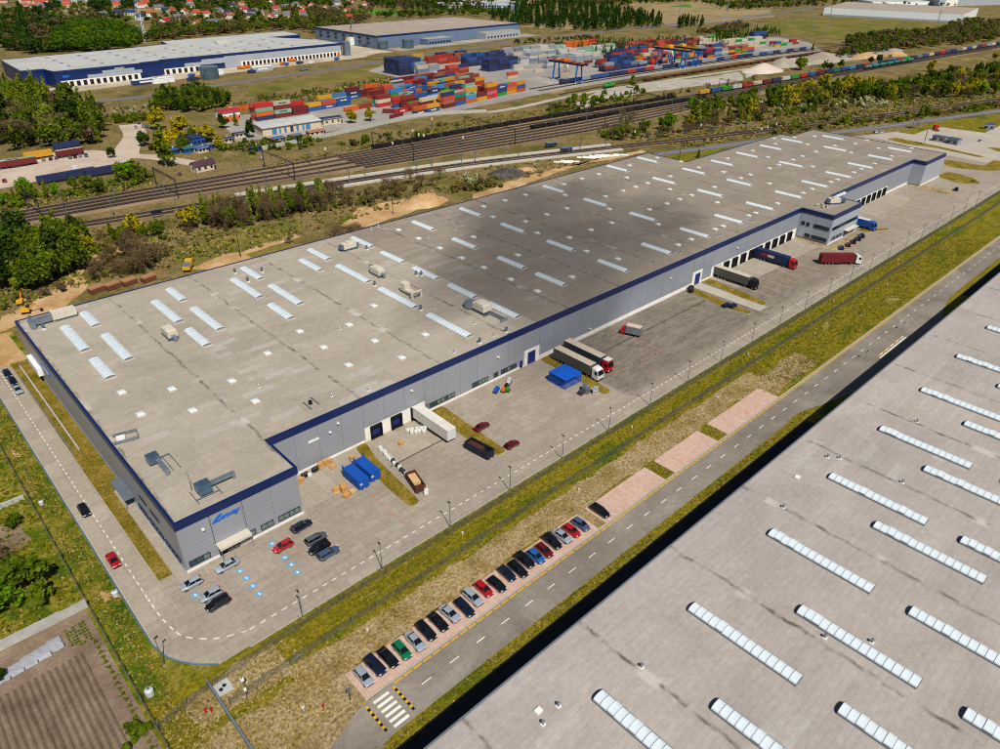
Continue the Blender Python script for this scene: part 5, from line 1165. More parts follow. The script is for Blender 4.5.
for x in (58,112,166,232,300,372,456,560,700): 
    ya = float(np.interp(x, TX, BOT))-3; yb = float(np.interp(x, TX, TOP))+3
    t = thing('catenary_portal', 'dark steel portal spanning the railway yard tracks', 'portal', (x, ya, 0), 0, 'catenary portals across the yard'); L = yb-ya
    for y in (0, L): MB().bx(-0.2,0.2,y-0.14,y+0.14,0,9.0).build('post', M_['mast dark'], t)
    mb = MB().bx(-0.12,0.12,-0.6,L+0.6,8.9,9.1).bx(-0.12,0.12,0,L,8.1,8.25)
    for q in range(int(L/2.5)): mb.tube((0,q*2.5,8.2),(0,q*2.5+1.25,9.0),0.06,4).tube((0,q*2.5+1.25,9.0),(0,min(L,q*2.5+2.5),8.2),0.06,4)
    mb.build('truss', M_['mast dark'], t)
    for q in range(1, 4): MB().tube((0,L*q/4,8.1),(0,L*q/4,6.3),0.07,4).build('hanger', M_['mast dark'], t)
for k in range(26):
    x = 70+19.5*k; f = (0.22,0.5,0.78)[k%3]; a = float(np.interp(x, TX, TOP)); b = float(np.interp(x, TX, BOT)); y = a+(b-a)*(math.floor(f*7)+.5)/7
    t = thing('catenary_mast', 'slender mast standing between the tracks of the railway yard', 'mast', (x, y, 0), (0,math.pi)[k%2], 'catenary masts along the railway'); put('mast', MASTM[0], t); put('cantilever', MASTM[1], t)
for px, py in ((326,158),(419,143),(424,144),(393,152),(413,139),(432,127),(700,133),(766,135),(775,132),(760,137),(634,140),(463,146)):
    x, y = G(px, py); t = thing('signal_post', 'slim railway signal with white head beside the tracks', 'signal', (x,y,0), 0, 'railway signals'); MB().bx(-.1,.1,-.1,.1,0,4.2).build('post', M_['mast dark'], t); MB().bx(-.35,.35,-.25,.25,4.2,5.6).build('signal_head', M_['white render'], t)
for px, py in ((163,220),(156,217)): pass
x, y = G(158,218); t = thing('station_sign', 'blue station name board on two posts by the platform line', 'sign', (x,y,0)); MB().bx(-2.2,2.2,-.06,.06,2.0,3.4).build('board', M_['frame navy'], t)
for s in (-2,2): MB().bx(s-.08,s+.08,-.08,.08,0,2.0).build('post', M_['lamp steel'], t)
for px, py, lb in ((567,153,'blue roofed waiting shelter on the near platform'),(552,148,'grey trackside cabin beyond the far platform')):
    x, y = G(px,py); t = thing('platform_shelter', lb, 'shelter', (x,y,0.7), -0.3); MB().bx(-4,4,-1.2,1.2,2.4,2.6).build('roof', M_['rail blue'], t); MB().bx(-4,4,1.1,1.2,0,2.4).build('back_wall', M_['wall grey plain'], t)
    for s in (-3.9,0,3.9): MB().bx(s-.06,s+.06,-1.1,-1.0,0,2.4).build('post', M_['lamp steel'], t)

# ------------------------------------------------------------------ shipping containers
CC = {'navy': A(28,54,108), 'indigo': A(38,66,118), 'midnight': A(20,42,84), 'blue': A(20,92,170), 'sky': A(58,150,214), 'red': A(206,40,42), 'salmon': A(216,84,64), 'maroon': A(122,34,42), 'rust': A(162,60,44), 'orange': A(238,110,28), 'yellow': A(234,172,36), 'green': A(24,160,52), 'teal': A(22,136,112), 'mint': A(150,196,170), 'cream': A(226,212,184), 'grey': A(164,174,184), 'steel': A(128,142,158), 'pink': A(220,100,120), 'white': A(222,222,216), 'dkgreen': A(24,80,62), 'tan': A(176,104,70)}
def cont_mat(c):
    k = 'container '+c
    if k in MATS: return MATS[k]
    t = NT(k); co = t.pos(True); sep = t.n('SeparateXYZ'); t.l(co, sep.inputs[0])
    n1 = t.noise(co, 0.7, 6, 0.7, 0.35, 0.75); rn = t.n('ObjectInfo').outputs['Random']
    b = CC[c]; c0 = t.mix(rn, tuple(v*0.80 for v in b), tuple(min(1, v*1.10+0.006) for v in b))
    c1 = t.mix(t.math('MULTIPLY', n1, 0.28), c0, A(120,84,62))
    t.bump(t.math('SINE', t.math('MULTIPLY', sep.outputs[0], 2*math.pi/0.30)), 0.6, 0.05)
    return t.done(c1, 0.5, 0.4)
for c in CC: cont_mat(c)
def cont_geo(mb, L=12.19, logo=False):
    w, h = 1.22, 2.59; a = L/2
    mb.bx(-a+0.06, a-0.06, -w+0.04, w-0.04, 0.08, h-0.05, 0)
    for x in (-a, a-0.16):
        for y in (-w, w-0.16): mb.bx(x, x+0.16, y, y+0.16, 0, h, 0)
    mb.bx(-a+0.17, a-0.17, -w+0.005, -w+0.035, h-0.14, h-0.01, 0); mb.bx(-a+0.17, a-0.17, w-0.035, w-0.005, h-0.14, h-0.01, 0)
    if logo:
        r = random.Random(logo); x = -2.6
        while x < 2.4:
            d = r.uniform(0.35, 0.9); mb.bx(x, x+d, -w-0.012, -w+0.004, 0.95, 1.75 if r.random() < .7 else 1.5, 1); x += d+0.16
    return mb
CM = {}
def cont_mesh(c, L, logo):
    k = (c, L, logo)
    if k not in CM: CM[k] = cont_geo(MB(), L, logo).mesh('shipping_container', [M_['container '+c], M_['white render'] if c not in ('white','cream','grey','mint') else M_['frame navy']])
    return CM[k]
CONT = []            # x, y, z, rz, colour, length, place phrase
rc = random.Random(21)
PAL = {'mix': 'maroon rust red blue navy green teal yellow cream mint grey orange sky salmon maroon blue rust tan'.split(), 'reds': 'maroon rust salmon red maroon tan rust navy'.split(), 'navy': ['navy','indigo','midnight','navy','indigo','midnight','navy','blue'], 'grey': ['grey','grey','white','grey','steel','white','grey','cream'], 'white': 'white grey mint white cream'.split(), 'cream': ['cream']*6+['white','grey','green'], 'train': 'navy blue navy steel navy navy red grey navy blue'.split(), 'blues': 'navy blue steel navy grey navy rust'.split(), 'orange': ['orange']*5+['red'], 'pale': 'white cream grey sky'.split()}
def column(x, y, rz, cols, where, L=12.19, z=0.06):
    for k, c in enumerate(cols): CONT.append((x+rc.uniform(-.2,.2), y+rc.uniform(-.1,.1), z+k*2.6, rz, c, L, where, k))
def row(p0, rz, cols, where, gap=12.75):
    for i, cc in enumerate(cols):
        x = p0[0]+math.cos(rz)*gap*(i+.5); y = p0[1]+math.sin(rz)*gap*(i+.5); column(x, y, rz+rc.uniform(-.012,.012), cc if isinstance(cc, (list,tuple)) else cc.split(), where)
def block(p0, rz, nx, ny, hts, pal, where, gap=12.95, dy=2.85):
    for j in range(ny):
        for i in range(nx):
            x = p0[0]+math.cos(rz)*gap*(i+.5)-math.sin(rz)*dy*(j+.5); y = p0[1]+math.sin(rz)*gap*(i+.5)+math.cos(rz)*dy*(j+.5)
            h = rc.choice(hts)
            if h: column(x, y, rz+rc.uniform(-.01,.01), [rc.choice(PAL[pal]) for _ in range(h)], where)
row((215,459.3), 0.03, ['navy orange mint red','maroon mint maroon cream','maroon maroon'], 'behind the long pale shed', 13.2)
block((214,462.2), 0.03, 3, 1, [3,4], 'reds', 'second row behind the long pale shed', 13.2)
row((196,470), 0.05, ['orange']*1, 'beside the red roofed building'); row(G(226,112.5), 0.08, ['orange','orange','yellow'], 'low row behind the red roofed building')
row(G(306,112), 0.10, ['blue yellow','blue salmon','blue blue'], 'left end of the yard near the shed'); row(G(318,104), 0.10, ['sky yellow','cream sky','blue navy maroon','maroon maroon','teal rust'], 'second row at the left end of the yard')
row(G(344,112), 0.14, ['orange','rust'], 'by the yellow willow at the yard'); row(G(352,98), 0.12, ['green mint','yellow teal orange'], 'near the yellow willow')
FR = (334.6, 414.6); FA = 0.165
row(FR, FA, ['maroon tan salmon navy','blue rust teal','orange sky mint yellow','yellow maroon','red pink rust yellow','green navy blue','yellow orange salmon','salmon blue yellow'], 'in the front row of the main yard', 12.5)
def rowat(j, cols, off=0.0, where=None): row((FR[0]-math.sin(FA)*j*2.75+off*math.cos(FA), FR[1]+math.cos(FA)*j*2.75+off*math.sin(FA)), FA, cols, where or 'row %s behind the front of the main yard' % ordinal(j), 12.5)
rowat(1, ['tan rust orange yellow','navy maroon red','cream yellow blue','rust maroon','grey blue maroon rust','teal navy red','maroon red green'])
rowat(3, ['blue maroon cream','red yellow white','sky cream white','blue yellow cream','navy maroon yellow','maroon rust maroon','teal mint'], -14)
rowat(5, ['maroon green','maroon cream','cream grey','maroon yellow green','blue rust','red navy mint','sky navy'], -20)
rowat(8, ['rust maroon rust','red maroon blue','maroon sky','rust salmon','navy green','rust maroon','grey sky'], -18)
for j_, off_, n_ in ((13,-8,8),(15,-8,8),(18,2,8),(20,2,8),(23,14,7),(25,18,7),(28,28,6),(30,32,5)):
    rowat(j_, [' '.join(rc.choice(PAL['mix' if j_ < 24 else 'reds']) for _ in range(rc.choice([2,3,3]))) for _ in range(n_)], off_, 'deep in the main yard')
rowat(10, ['blue red salmon','maroon blue','blue navy','navy blue navy','rust green','navy maroon navy'], -22)
row(G(391,119.5), 0.30, ['maroon'], 'lone in front at the left corner of the main yard'); row(G(394,114), 0.1, ['red','maroon rust'], 'low stack at the left corner of the main yard'); row(G(413,115.5), 0.12, ['navy orange','blue yellow'], 'low stack at the foot of the front row'); row(G(383,113), -0.75, ['maroon'], 'turned sideways at the left corner of the main yard', 12)
block(G(378,108), 0.12, 3, 2, [2,3,4], 'mix', 'left wing of the main yard'); block(G(372,99), 0.12, 4, 2, [2,3], 'reds', 'rear left wing of the main yard'); block(G(392,92), 0.1, 3, 1, [2,3], 'pale', 'pale row in the rear left wing')
block((398,552), 0.03, 2, 8, [5], 'navy', 'dark blue block at the back left'); row(G(407,73.5), 0.05, ['blue'], 'low beside the dark blue block'); block(G(418,79.5), 0.04, 2, 2, [4,5], 'grey', 'grey block beside the dark blue one'); row(G(413,66), 0.05, ['grey grey mint yellow'], 'behind the grey block')
block(G(438,77), 0.06, 3, 2, [2,3], 'reds', 'brown row right of the grey block'); block(G(428,66), 0.05, 4, 3, [2,3], 'reds', 'brown block behind the grey one')
block((476,520), 0.03, 3, 4, [4], 'navy', 'big dark blue block'); block((482,556), 0.03, 4, 4, [3,4], 'navy', 'rear dark blue block'); block((468,600), 0.03, 4, 2, [2,3], 'navy', 'rearmost dark blue block')
block((526,530), 0.02, 4, 6, [3,4], 'grey', 'big grey block'); block((532,500), 0.02, 2, 2, [2,3], 'white', 'pale stack in front of the grey block'); row(G(507,79), 0.04, ['cream salmon'], 'beside the big dark blue block'); row(G(513,71), 0.04, ['white cream'], 'beside the big grey block'); row(G(534,72.5), 0.05, ['cream'], 'lone cream one left of the first crane')
block((560,590), -0.02, 8, 2, [2,3], 'white', 'long pale row at the rear of the yard'); block((655,588), -0.02, 4, 2, [3], 'orange', 'orange row at the rear of the yard'); row(G(502,49), 0.0, ['red'], 'rear edge of the yard'); row(G(548,45), 0.0, ['maroon','dkgreen'], 'rear edge of the yard by the young pines')
row(G(557,62), 0.0, ['navy blue','yellow orange','orange blue','blue navy'], 'middle of the yard behind the first crane'); row(G(566,66), 0.0, ['grey steel','grey grey','maroon grey','cream grey'], 'middle of the yard behind the train')
block((575,470), 0.0, 4, 3, [2,3,4], 'blues', 'stacks behind the blue train'); block((632,470), 0.0, 6, 4, [2,3], 'mix', 'stacks behind the second crane'); block((640,510), 0.0, 5, 3, [2,3], 'train', 'rear stacks behind the cranes'); block((720,475), -0.03, 6, 4, [2,3], 'mix', 'stacks right of the cranes'); block((730,515), -0.03, 6, 2, [3,4], 'reds', 'rear red stacks right of the cranes')
block((800,470), -0.06, 6, 5, [3,4], 'cream', 'cream block at the right of the yard'); block((880,455), -0.08, 4, 3, [1,2], 'mix', 'right end of the yard'); block((884,486), -0.08, 2, 3, [5], 'navy', 'tall dark blue block at the right end')
block((560,452), 0.0, 5, 3, [1,2,3], 'blues', 'stacks next to the standing train'); block((632,452), 0.0, 7, 4, [2,3,3], 'mix', 'stacks beside the twin cranes'); block((724,448), -0.04, 7, 5, [2,3,3], 'mix', 'stacks right beside the standing train'); block((600,545), 0.0, 7, 4, [2,3], 'white', 'pale stacks in the rear middle'); block((700,540), -0.02, 6, 4, [2,3], 'reds', 'rear red stacks'); block((800,530), -0.05, 5, 3, [2,3], 'cream', 'rear cream stacks'); block((560,512), 0.0, 5, 3, [2,3], 'grey', 'grey stacks in the middle'); block((540,565), 0.0, 5, 4, [3,4], 'grey', 'rear grey block')
for k in range(32):          # container train standing under the cranes
    x = 482+12.9*k; y = float(np.interp(x, [470,560,740,860,950], [431.5,431.8,426.5,416,408]))
    CONT.append((x, y, 1.25, 0.0 if x < 560 else -0.05, rc.choice(PAL['train']), 12.19, 'on the standing train under the cranes', 1))
for k in range(44):          # goods train on the main line
    x = 530+14.6*k; a = np.interp(x, TX, TOP); b = np.interp(x, TX, BOT); y = float(a+(b-a)/7.0)
    seq = 'yellow blue green white red cream maroon navy white green red blue maroon navy teal blue sky navy red steel navy navy blue red green navy steel blue cream navy red blue navy steel cream blue cream navy red grey white navy green blue'.split()
    CONT.append((x, y, 1.45, -0.07, seq[k], 12.19, 'on the goods train of the main line', 1))
CONT.sort(key=lambda c: c[0]**2+c[1]**2+(CAMH-c[2])**2)
TR = [c for c in CONT if 'train' in c[6]]
NEARC = CONT[:290]; FARC = CONT[290:]
WORD = {'navy':'dark blue','indigo':'dull blue','midnight':'very dark blue','sky':'light blue','maroon':'maroon','rust':'rust red','steel':'steel grey','dkgreen':'dark green','tan':'brown','mint':'pale green','salmon':'salmon red','cream':'cream','grey':'light grey'}
for i, (x, y, z, rz, c, L, wh, k) in enumerate(NEARC):
    lg = rc.choice([0,0,0,1,2,3]) if c in ('navy','green','teal','blue','red','cream','mint') else 0
    o = put('shipping_container', cont_mesh(c, L, lg), None, (x, y, z), rz)
    lv = '' if 'train' in wh or 'low' in wh or 'lone' in wh else ['bottom tier ','second tier ','third tier ','top tier ','top tier '][min(k,4)]
    tag(o, '%s %sshipping container %s' % (WORD.get(c, c), lv, wh), 'container', 'shipping containers in the yard')
if FARC:
    mats = sorted({c[4] for c in FARC}); mb = MB()
    for (x, y, z, rz, c, L, wh, k) in FARC:
        g = MB().obx((x, y), L/2, 1.22, z, z+2.5, rz); mb.add(g.v, g.f, mats.index(c))
    tag(mb.build('container_stacks', [M_['container '+c] for c in mats]), 'farther rows of stacked mixed containers at the back of the yard', 'containers', None, 'stuff')
# flat wagons below the trains, open black wagons, brown flat wagons
WAG = [MB().bx(-6.4,6.4,-1.2,1.2,0.85,1.15).mesh('frame', M_['chassis']), MB().bx(-1.2,1.2,-1.1,1.1,0.45,0.85).bx(-1.1,-0.3,-1.0,1.0,0.42,1.0).bx(0.3,1.1,-1.0,1.0,0.42,1.0).mesh('bogie', M_['tyre'])]
plain('coal wagon', A(38,36,36), 0.8, 0.2, var=0.2); plain('rust wagon', A(112,58,44), 0.8, 0.2, var=0.2)
OPEN = {}
def open_wagon(mat):
    if mat not in OPEN: OPEN[mat] = MB().bx(-6.2,6.2,-1.35,-1.25,1.16,2.05).bx(-6.2,6.2,1.25,1.35,1.16,2.05).bx(-6.2,-6.1,-1.25,1.25,1.16,2.05).bx(6.1,6.2,-1.25,1.25,1.16,2.05).bx(-6.1,6.1,-1.25,1.25,1.16,1.7).mesh('hopper', M_[mat])
    return OPEN[mat]
def wagon(x, y, rz, label, group, body=None, z=0.0):
    t = thing('rail_wagon', label, 'wagon', (x, y, z+0.30), rz, group)
    put('frame', WAG[0], t)
    for s in (-4.6, 4.6): put('bogie', WAG[1], t, (s,0,0))
    if body: put('hopper', open_wagon(body), t)
for (x, y, z, rz, c, L, wh, k) in TR:
    wagon(x, y, rz, 'flat wagon under a %s container %s' % (WORD.get(c, c), wh), 'flat wagons', z=-0.20 if 'standing' in wh else 0.0)
for k in range(19):
    x = 236+14.2*k; wagon(x, float(np.interp(x, TX, TOP)), -0.055, 'dark open coal wagon in the long black train', 'black coal wagons', 'coal wagon')
for k in range(13):
    x = 342+14.2*k; a = np.interp(x, TX, TOP); b = np.interp(x, TX, BOT); wagon(x, float(a+(b-a)*3/7), -0.06, 'dark open wagon in the shorter black train', 'black coal wagons', 'coal wagon')
for k in range(24):
    x = 552+14.2*k; wagon(x, 396.5-0.02*(x-552), -0.02, 'rusty brown open wagon beyond the gravel heaps', 'rusty wagons', 'rust wagon')
for k in range(7):
    x = 780+15*k; a = np.interp(x, TX, TOP); b = np.interp(x, TX, BOT); y = float(a+(b-a)*3/7)
    t = thing('tank_wagon', 'teal tank wagon half hidden behind the bushes', 'wagon', (x,y,0.3), -0.06, 'teal tank wagons'); put('frame', WAG[0], t); mb = MB().tube((-5.8,0,2.5),(5.8,0,2.5),1.3,12); mb.build('tank', M_['container teal'], t)
    for s in (-4.6,4.6): put('bogie', WAG[1], t, (s,0,0))
x, y = G(609,88); t = thing('locomotive', 'bright green locomotive beside the gravel road', 'locomotive', (x,y,0.3), 0.02)
MB().bx(-7,7,-1.3,1.3,0.9,1.5).build('frame', M_['chassis'], t); MB().bx(-6.8,-1.4,-1.0,1.0,1.5,3.2).bx(1.4,6.8,-1.0,1.0,1.5,3.2).build('bonnet', M_['container green'], t); MB().bx(-1.4,1.4,-1.3,1.3,1.5,4.0).build('cab', M_['container green'], t)
for s in (-4.4,4.4): put('bogie', WAG[1], t, (s,0,0))
yt = [(440,424),(560,428),(740,423),(870,412),(1010,396)]
for off, lb in ((7.8,'railway track under the standing container train'),(-2,'empty railway track along the crane rail'),(-24,'railway track carrying the rusty wagons')): track(strip(smooth_line(yt,20), 0.0001, off)[:len(smooth_line(yt,20))], lb)

# ------------------------------------------------------------------ gantry cranes
plain('crane blue', A(26,104,190), 0.5, 0.4, var=0.08); plain('crane navy', A(20,40,96), 0.5, 0.4, var=0.08); plain('crane yellow', A(236,178,30), 0.5, 0.4, var=0.06)
def crane(x, y0, y1, h, label, top='crane yellow'):
    t = thing('gantry_crane', label, 'crane', (x, y0, 0)); L = y1-y0
    for y in (0, L):
        lg = MB()
        for s in (-1, 1): lg.add([(s*4.2-.5,y-.5,1),(s*4.2+.5,y-.5,1),(s*4.2+.5,y+.5,1),(s*4.2-.5,y+.5,1),(s*2.6-.4,y-.5,h),(s*2.6+.4,y-.5,h),(s*2.6+.4,y+.5,h),(s*2.6-.4,y+.5,h)], [(0,1,5,4),(1,2,6,5),(2,3,7,6),(3,0,4,7)])
        lg.build('leg', M_['crane blue'], t); MB().bx(-5.2,5.2,y-.6,y+.6,0.9,1.7).build('sill_beam', M_['crane blue'], t)
        for s in (-4.2,4.2): MB().bx(s-.8,s+.8,y-.4,y+.4,0,0.9).build('bogie', M_['white render'], t)
    for s in (-2.6,2.6):
        MB().bx(s-.45,s+.45,-7,L+7,h,h+1.7).build('girder', M_['crane navy'], t)
        MB().bx(s-.6,s+.6,-7,L+7,h+1.7,h+1.9).build('walkway', M_[top], t)
    MB().bx(-3.4,3.4,L*.55,L*.55+4.5,h+1.95,h+4.0).build('trolley', M_[top], t)
    MB().bx(-1.0,1.0,L*.5,L*.5+2,h-3.2,h-0.4).build('operator_cabin', M_['white render'], t)
    for sx in (-1.5,1.5): MB().tube((sx,L*.62,h+1.9),(sx,L*.62,7.5),0.12,4).build('hoist_rope', M_['chassis'], t)
    MB().bx(-6,6,L*.62-1.2,L*.62+1.2,7.0,7.5).build('spreader', M_['orange paint'], t)
crane(494.8, 427.5, 453.6, 14, 'blue gantry crane standing alone left of the train', 'orange paint'); crane(640, 421.6, 449, 15, 'left one of the two yellow topped gantry cranes'); crane(660, 420.6, 448, 15, 'right one of the two yellow topped gantry cranes')
sheet('container_yard', [(188,440),(200,485),(262,478),(330,452),(392,540),(392,592),(462,640),(600,630),(705,612),(870,562),(985,508),(965,455),(890,400),(740,412),(560,416),(450,412),(336,402),(262,398),(180,414)], M_['yard concrete'], 0.04, 'grey concrete ground of the container yard', 'pavement')
lw = thing('boundary_wall', 'long pale concrete wall between yard and railway', 'wall', (0,0,0))
for a, b in zip(*(lambda q: (q[:-1], q[1:]))(smooth_line([(176.8,387.3),(210,390),(259.3,396),(285,402),(301,405),(325,397),(350,385)], 6))):
    q = strip([a,b], 0.3); MB().prism(q, 0, 2.1).build('wall_panel', M_['panel concrete'], lw)
mb = MB(); strip_quads(mb, smooth_line([(350,384.5),(380,383),(420,388),(480,392),(560,388),(640,383),(700,378)], 15), 6, 0.05); tag(mb.build('gravel_road', M_['gravel']), 'pale gravel road between railway and container yard', 'road', None, 'structure')
sheet('gravel_ground', [wobble([G(575,112),G(610,98),G(650,92),G(720,84),G(745,80),G(740,72),G(700,78),G(640,84),G(600,92),G(572,104)], 2, 10, 41), wobble([G(745,78),G(770,70),G(840,62),G(905,54),G(900,48),G(840,53),G(790,58),G(745,70)], 2, 10, 42)], M_['gravel'], 0.06, 'pale gravel ground below the container train', 'gravel')
def heap(px, py, rx, ry, h, mat, label, seed):
    x, y = G(px,py); r = random.Random(seed); mb = MB(); N, Mn = 20, 7; rings = []
    for j in range(Mn+1):
        f = j/Mn; rings.append([(rx*(1-f)*(1+r.uniform(-.1,.1))*math.cos(2*math.pi*i/N), ry*(1-f)*(1+r.uniform(-.1,.1))*math.sin(2*math.pi*i/N), h*(1-(1-f)**1.15)*(1+r.uniform(-.08,.08)) if j else 0) for i in range(N)])
    for j in range(Mn): mb.add(rings[j]+rings[j+1], [(i,(i+1)%N,N+(i+1)%N,N+i) for i in range(N)])
    tag(mb.build('spoil_heap', M_[mat], None, (x,y,0.03), 0, True), label, 'heap')
layered('dark spoil', [(0.2, A(70,64,60)), (0.8, A(112,104,98))], 0.2, fine=(1.5,0.25), bump=0.5); layered('pink gravel', [(0.2, A(206,186,172)), (0.8, A(228,212,200))], 0.1, fine=(0.8,0.15)); layered('grey gravel', [(0.2, A(156,146,128)), (0.8, A(184,174,156))], 0.1, fine=(0.8,0.15))
heap(424,203,12,8,4.2,'sand','sandy brown earth heap behind the warehouse',1); heap(507,174,11,8,3.4,'dark spoil','dark grey earth heap behind the warehouse',2); heap(525,170,7,5,1.6,'sand','low sand heap beside the dark earth heap',3)
heap(763,71,26,16,7,'pink gravel','pale pink gravel heap beyond the railway',4); heap(783,65,16,14,7.5,'grey gravel','small pointed grey gravel heap beyond the railway',5); heap(822,60,30,22,8,'grey gravel','large grey gravel heap beyond the railway',6); heap(866,57,24,15,5,'sand','sandy gravel heap at the right beyond the railway',7); heap(895,55,20,12,4,'sand','far right sandy heap beyond the railway',8); heap(227,262,9,6,1.0,'sand','flat orange sand patch heap at the roof edge',9)

# ------------------------------------------------------------------ far buildings
def far_building(name, poly, h, wall, roof, label, band=None, z0=None):
    t = thing(name, label, 'warehouse', (0,0,0)); a = sum(poly[i][0]*poly[(i+1)%len(poly)][1]-poly[(i+1)%len(poly)][0]*poly[i][1] for i in range(len(poly)))
    if a < 0: poly = poly[::-1]
    MB().prism(inset(poly, 0.1), 0, h-0.3).build('wall', M_[wall], t); MB().prism(inset(poly, 0.5), h-0.29, h).build('roof', M_[roof], t)
    if band:
        po, pi2 = inset(poly, -0.2), inset(poly, 0.4)
        for i in range(len(poly)):
            j = (i+1)%len(poly); A1, B1, C1, D1 = po[i], po[j], pi2[j], pi2[i]
            MB().add([(*A1,h-1.6),(*B1,h-1.6),(*C1,h-1.6),(*D1,h-1.6),(*A1,h+.12),(*B1,h+.12),(*C1,h+.12),(*D1,h+.12)], [(4,5,6,7),(0,1,5,4),(2,3,7,6),(3,2,1,0)]).build('roof_band', M_[band], t)
    return t
def on_wall(t, name, a, b, u0, u1, z0, z1, mat, off=0.12, d=0.1):
    """panel on the wall from a to b between distances u0..u1"""
    L = math.dist(a, b); rz = math.atan2(b[1]-a[1], b[0]-a[0])
    return MB().bx(u0, u1, -off-d, -off, z0, z1).build(name, M_[mat], t, (a[0],a[1],0), rz)
fl_ = [(136,686),(152,686.5),(154.5,668),(222,674),(223,677.5),(241,679.5),(241,684),(432,697),(420,752),(398,786),(437,790),(441,832),(294,816),(290,790),(262,782),(139,760)]
t = far_building('blue_warehouse', fl_, 12, 'deep blue wall', 'far roof', 'deep blue warehouse with pale roof beyond the railway at left', 'deep blue wall')
a, b = (154.5,668),(222,674)
on_wall(t,'dock_wall',a,b,3,66,0,4.6,'white render'); on_wall(t,'grey_panel',a,b,24,68,4.7,7.2,'pale wall'); on_wall(t,'grey_panel',a,b,36,62,7.3,9.2,'pale wall'); on_wall(t,'grey_panel',a,b,46,54,9.3,10.4,'pale wall')
for k in range(12): on_wall(t,'dock_door',a,b,4.5+5.1*k,7.3+5.1*k,0.2,3.8,'dark opening',0.24)
o_ = on_wall(t,'wall_sign',a,b,5.5,10.5,6.8,8.6,'sign blue')
a, b = (241,684),(432,697)
on_wall(t,'grey_wall',a,b,60,190,0.2,9.9,'pale wall'); on_wall(t,'grey_panel',a,b,22,60,4.7,7.2,'pale wall'); on_wall(t,'grey_panel',a,b,38,60,7.2,9,'pale wall'); on_wall(t,'dock_wall',a,b,3,36,0,4.4,'white render'); on_wall(t,'dock_wall',a,b,76,189,0,4.4,'white render',0.24)
for k in range(6): on_wall(t,'dock_door',a,b,4.5+5.4*k,7.3+5.4*k,0.2,3.7,'dark opening',0.36)
for k in range(26): on_wall(t,'dock_door',a,b,78+4.28*k,80.4+4.28*k,0.2,3.7,'dark opening',0.36)
MB().bx(0,12,0,8,0,1.5).build('roof_unit', M_['cream metal'], t, (330,765,12.1)); MB().bx(0,6,0,6,0,13.2).build('stair_tower', M_['galvanised'], t, (433,692,0))
DM = MB().bx(-1.2,1.2,-1.2,1.2,0,0.5).mesh('roof_light', M_['galvanised'])
for i in range(9):
    for j in range(4): put('roof_light', DM, t, (172+26*i, 690+20*j+1.8*i, 12.0))
fm = [(492,721),(730,740),(718,857),(489,846)]
t = far_building('grey_warehouse', fm, 13, 'steel blue wall', 'brown roof', 'grey blue warehouse with brown roof in the distance', 'blue band')
a, b = fm[3], fm[0]
for j in range(2):
    for k in range(7): on_wall(t,'window',a,b,10+16*k,15+16*k,4+4*j,6+4*j,'dark glass')
for k in range(3): on_wall(t,'roof_seam',fm[0],fm[1],0.5,1.0,0.3,11.0,'blue band')
t = far_building('office_annex', [(556,712),(597,716),(595,736),(555,731)], 6.5, 'steel blue wall', 'brown roof', 'low grey annex with cream roof before the brown roofed warehouse')
for k in range(8): on_wall(t,'window',(556,712),(597,716),2+4.6*k,5+4.6*k,1.5,3.4,'dark glass')
t = far_building('office_annex', [(651,717),(716,723),(714,741),(650,736)], 7, 'pale wall', 'brown roof', 'long low grey annex at the right end of the far warehouse')
for k in range(10): on_wall(t,'window',(651,717),(716,723),3+6*k,6+6*k,1.2,3.0,'dark glass')
t = far_building('white_warehouse', [(1392,640),(1442,428),(1640,466),(1590,690)], 13, 'white wall', 'brown roof', 'long white warehouse at the top right of the picture')
on_wall(t,'white_end',(1442,428),(1640,466),0,40,0,12.5,'white render',0.2); on_wall(t,'wall_stripe',(1392,640),(1442,428),2,215,0.2,3,'pale wall',0.2)
a_, b_ = G(938,6.5), G(1010,4.5); t = far_building('white_warehouse', [a_, b_, (b_[0]+180,b_[1]+120), (a_[0]+180,a_[1]+120)], 22, 'pale wall', 'far roof', 'pale warehouse at the top right edge of the picture')
on_wall(t,'white_end',a_,b_,20,60,0,21,'white render',0.2)
a_, b_ = G(872,5.5), G(930,5.0); t = far_building('white_shed', [a_, b_, (b_[0]+60,b_[1]+60), (a_[0]+60,a_[1]+60)], 7, 'white wall', 'far roof', 'low white shed left of the top right warehouse'); on_wall(t,'wall_stripe',a_,b_,2,60,0.3,2,'pale wall')
for px, py, w_, h, lb in ((445,11,120,8,'low white roofed industrial hall behind the brown roof'),(470,8,90,9,'pale industrial hall near the top edge'),(483,7,40,8,'small pale hall near the top edge'),(425,3,150,9,'long white hall at the very top of the picture'),(395,2,60,8,'small white hall at the very top of the picture'),(55,1.5,120,9,'white hall at the top left edge')):
    x, y = G(px,py); t = far_building('industrial_hall', [(x,y),(x+w_,y-w_*.45),(x+w_+40,y-w_*.45+80),(x+40,y+80)], h, 'steel blue wall', 'far roof', lb); on_wall(t,'wall_stripe',(x,y),(x+w_,y-w_*.45),2,w_*.9,h*.5,h*.7,'white render')
def silo(x, y, r, h, label):
    t = thing('steel_silo', label, 'tank', (x,y,0)); MB().cyl((0,0),r,0,h,20).build('shell', M_['duct steel'], t); MB().cyl((0,0),r+0.1,h,h+0.5,20,0,r*0.3).build('roof', M_['galvanised'], t); MB().cyl((0,0),r+0.12,h*.5,h*.5+.3,20).build('ring', M_['galvanised'], t)
silo(265,640,7.5,9.5,'round steel tank in front of the deep blue warehouse'); silo(523,706,6.5,9,'round steel tank by the brown roofed warehouse'); silo(497,716,5,8,'smaller pale tank at the corner of the brown roofed warehouse')
